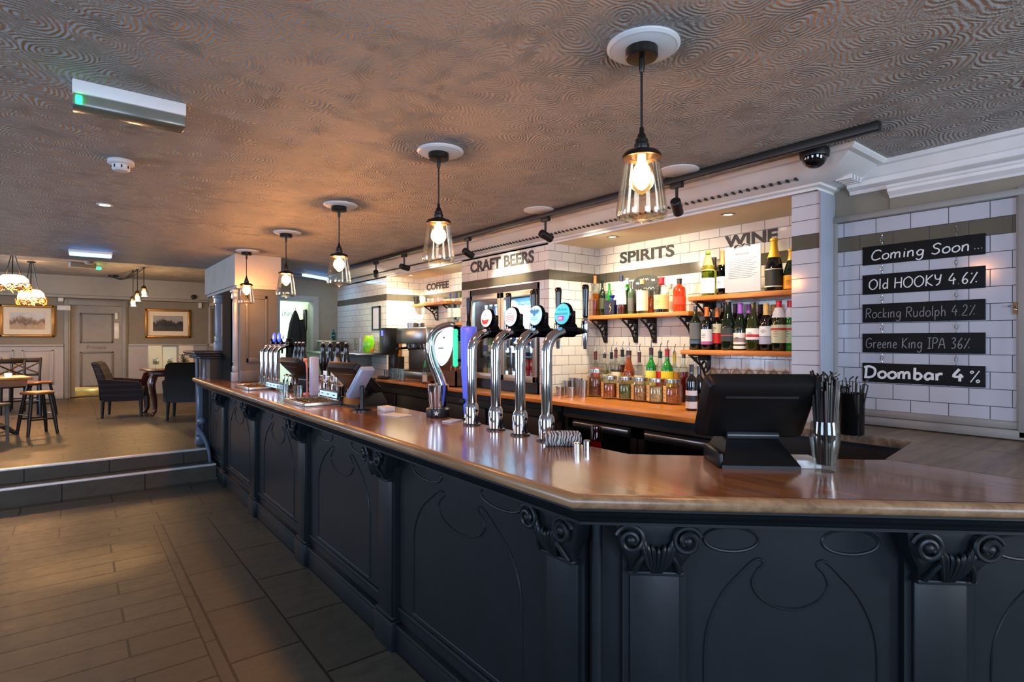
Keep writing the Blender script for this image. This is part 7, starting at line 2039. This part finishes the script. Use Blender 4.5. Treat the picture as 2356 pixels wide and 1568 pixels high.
# dark tub armchair
k = NT('dark_tartan'); x, y, z = k.sep(k.obj())
w1 = k.math('GREATER_THAN', k.math('SINE', k.math('MULTIPLY', z, 75)), 0.55); w2 = k.math('GREATER_THAN', k.math('SINE', k.math('MULTIPLY', x, 75)), 0.55)
k.set(Base_Color=k.mix(k.math('MULTIPLY', k.math('ADD', w1, w2), 0.5), lin(34, 30, 34), lin(66, 58, 62)), Roughness=0.85)
M_TART = k.mat
def armchair(label, x, y, rz, mat):
    """tub armchair, seat faces local -y"""
    t = thing('armchair', label, 'armchair', (x, y, ZF), rz, 'dark upholstered armchairs at the mahogany table')
    mb = MB(); mb.box(-0.29, 0.29, -0.31, 0.22, 0.30, 0.46, 0, 0.05, 3); mb.build('seat', mat, t)
    mb = MB()
    mb.loft([[(-0.29, 0.16, 0.26), (0.29, 0.16, 0.26), (0.29, 0.27, 0.26), (-0.29, 0.27, 0.26)], [(-0.31, 0.17, 0.55), (0.31, 0.17, 0.55), (0.31, 0.29, 0.55), (-0.31, 0.29, 0.55)], [(-0.30, 0.26, 0.80), (0.30, 0.26, 0.80), (0.30, 0.36, 0.80), (-0.30, 0.36, 0.80)], [(-0.26, 0.31, 0.88), (0.26, 0.31, 0.88), (0.26, 0.40, 0.87), (-0.26, 0.40, 0.87)]])
    bmesh.ops.bevel(mb.bm, geom=mb.bm.edges[:], offset=0.02, segments=2, affect='EDGES')
    b = mb.build('backrest', mat, t)
    for a in (-1, 1):
        mb = MB(); mb.loft([[(a * 0.26, -0.30, z0), (a * 0.34, -0.30, z0), (a * 0.34, 0.24, z0), (a * 0.26, 0.24, z0)] if i < 2 else [(a * 0.25, -0.26, z0), (a * 0.35, -0.26, z0), (a * 0.35, 0.28, z0 + 0.05), (a * 0.25, 0.28, z0 + 0.05)] for i, z0 in enumerate((0.26, 0.42, 0.56))])
        bmesh.ops.bevel(mb.bm, geom=mb.bm.edges[:], offset=0.02, segments=2, affect='EDGES'); mb.build('arm', mat, t)
    for a in (-1, 1):
        for b_ in (-0.27, 0.24):
            mb = MB(); mb.tube([(a * 0.28, b_, 0), (a * 0.27, b_ * 0.97, 0.28)], [0.018, 0.028], 10); mb.build('leg', M_DW, t)
    return t
q = at_z(283, 958, ZF)
armchair('dark tartan armchair facing the mahogany table, in front of the lettered door', q.x + 0.02, q.y + 0.15, PI / 2 - 0.2, M_TART)
q = at_z(425, 962, ZF)
armchair('dark armchair at the right of the mahogany table, beside the bar end', q.x + 0.10, q.y + 0.1, 2.85, paint('black_leather', (26, 22, 20), 0.4, var=0.2))
# mahogany table
q = at_z(362, 957, ZF)
tx, ty = q.x + 0.32, q.y + 0.35
t = thing('dining_table', 'red mahogany dining table with curved legs near the far door', 'table', (tx, ty, ZF), 0.1)
mb = MB(); mb.box(-0.48, 0.48, -0.36, 0.36, 0.71, 0.74, 0, 0.01); mb.box(-0.40, 0.40, -0.28, 0.28, 0.625, 0.71, 0, 0.006); mb.build('top', M_MAHOG, t)
for a in (-1, 1):
    for b_ in (-1, 1):
        mb = MB(); mb.tube(spline([(a * 0.38, b_ * 0.27, 0.66), (a * 0.42, b_ * 0.30, 0.50), (a * 0.38, b_ * 0.27, 0.25), (a * 0.38, b_ * 0.27, 0.08), (a * 0.43, b_ * 0.31, 0.015)], 6), [0.055 - 0.0015 * i for i in range(24)] + [0.022], 10); mb.build('leg', M_MAHOG, t)
zt_ = ZF + 0.741
def on_table(dx, dy): return (tx + dx, ty + dy, zt_)
for k2, (dx, dy, w, h_, rz, lb) in enumerate(((-0.30, 0.18, 0.20, 0.38, 0.2, 'pale menu card standing at the left on the mahogany table'), (-0.08, 0.26, 0.20, 0.36, -0.1, 'pale menu card standing in the middle of the mahogany table'), (0.16, 0.22, 0.22, 0.38, -0.25, 'peach tinted menu card standing at the right of the mahogany table'))):
    t = thing('menu_card', lb, 'menu', on_table(dx, dy), rz, 'menu cards on the mahogany table')
    mb = MB(); mb.prism([(-w / 2, -0.03, 0), (w / 2, -0.03, 0), (w / 2, 0, h_), (-w / 2, 0, h_)], (0, 0.003, 0)); mb.prism([(-w / 2, 0.035, 0), (w / 2, 0.035, 0), (w / 2, 0.004, h_), (-w / 2, 0.004, h_)], (0, 0.003, 0))
    mb.build('card', paint('menu_card_%d' % k2, ((206, 206, 186), (204, 208, 190), (206, 186, 164))[k2], 0.6, var=0.04), t)
    mb = MB(); mb.box(-0.04, 0.05, -0.034, -0.028, 0.07, 0.12, 0, 0, 2, Matrix.Rotation(-0.1, 4, 'X')); mb.build('print', paint('green_print', (110, 130, 90), 0.6), t)
def wine_glass(label, x, y, z):
    mb = MB(); mb.lathe([(0, 0), (0.034, 0), (0.034, 0.003), (0.005, 0.008), (0.004, 0.08), (0.02, 0.095), (0.036, 0.125), (0.033, 0.18), (0.031, 0.18), (0.034, 0.125), (0.018, 0.098), (0, 0.088)], 20)
    t = mb.build('wine_glass', M_GLASS, None, (x, y, z)); tag(t, label, 'glass', 'glasses on the mahogany table')
wine_glass('wine glass at the left end of the mahogany table', *on_table(-0.32, -0.1)); wine_glass('wine glass near the tea light on the mahogany table', *on_table(-0.12, -0.2)); wine_glass('wine glass at the right end of the mahogany table', *on_table(0.36, -0.15))
for dx, dy, lb in ((-0.05, -0.02, 'larger glowing tea light in the middle of the mahogany table'), (0.16, -0.22, 'small glowing tea light at the front of the mahogany table')):
    mb = MB(); mb.lathe([(0, 0), (0.03, 0), (0.04, 0.06), (0.034, 0.06), (0, 0.02)], 16); t = mb.build('tea_light', glow('tea_light_glow', (255, 210, 130), 2.5), None, on_table(dx, dy)); tag(t, lb, 'candle')
t = thing('table_plant', 'small leafy plant in a dark pot among the menu cards', 'plant', on_table(0.10, 0.06))
mb = MB(); mb.lathe([(0, 0), (0.035, 0), (0.045, 0.08), (0.04, 0.08), (0, 0.06)], 16); mb.build('pot', M_DARK, t)
mb = MB(); rr = random.Random(8)
for k2 in range(40):
    a = rr.uniform(0, 2 * PI); o = rr.uniform(0.02, 0.09); h_ = rr.uniform(0.10, 0.26)
    c = Vector((o * math.cos(a), o * math.sin(a), h_)); u = Vector((math.cos(a + 1), math.sin(a + 1), 0.3)) * 0.014; v = Vector((math.cos(a), math.sin(a), 0.8)) * 0.03
    mb.poly([c - v, c + u, c + v, c - u])
    mb.tube([(0, 0, 0.06), tuple(c * 0.6 + Vector((0, 0, 0.02))), tuple(c - v)], 0.002, 4)
mb.build('foliage', paint('dark_leaf', (52, 66, 44), 0.6, var=0.3), t)
# pale cup on the arm side, cups
mb = MB(); mb.lathe([(0, 0), (0.03, 0), (0.04, 0.07), (0.036, 0.07), (0, 0.01)], 16); t = mb.build('white_cup', M_CHINA, None, on_table(0.44, 0.02)); tag(t, 'white cup at the right corner of the mahogany table', 'cup')
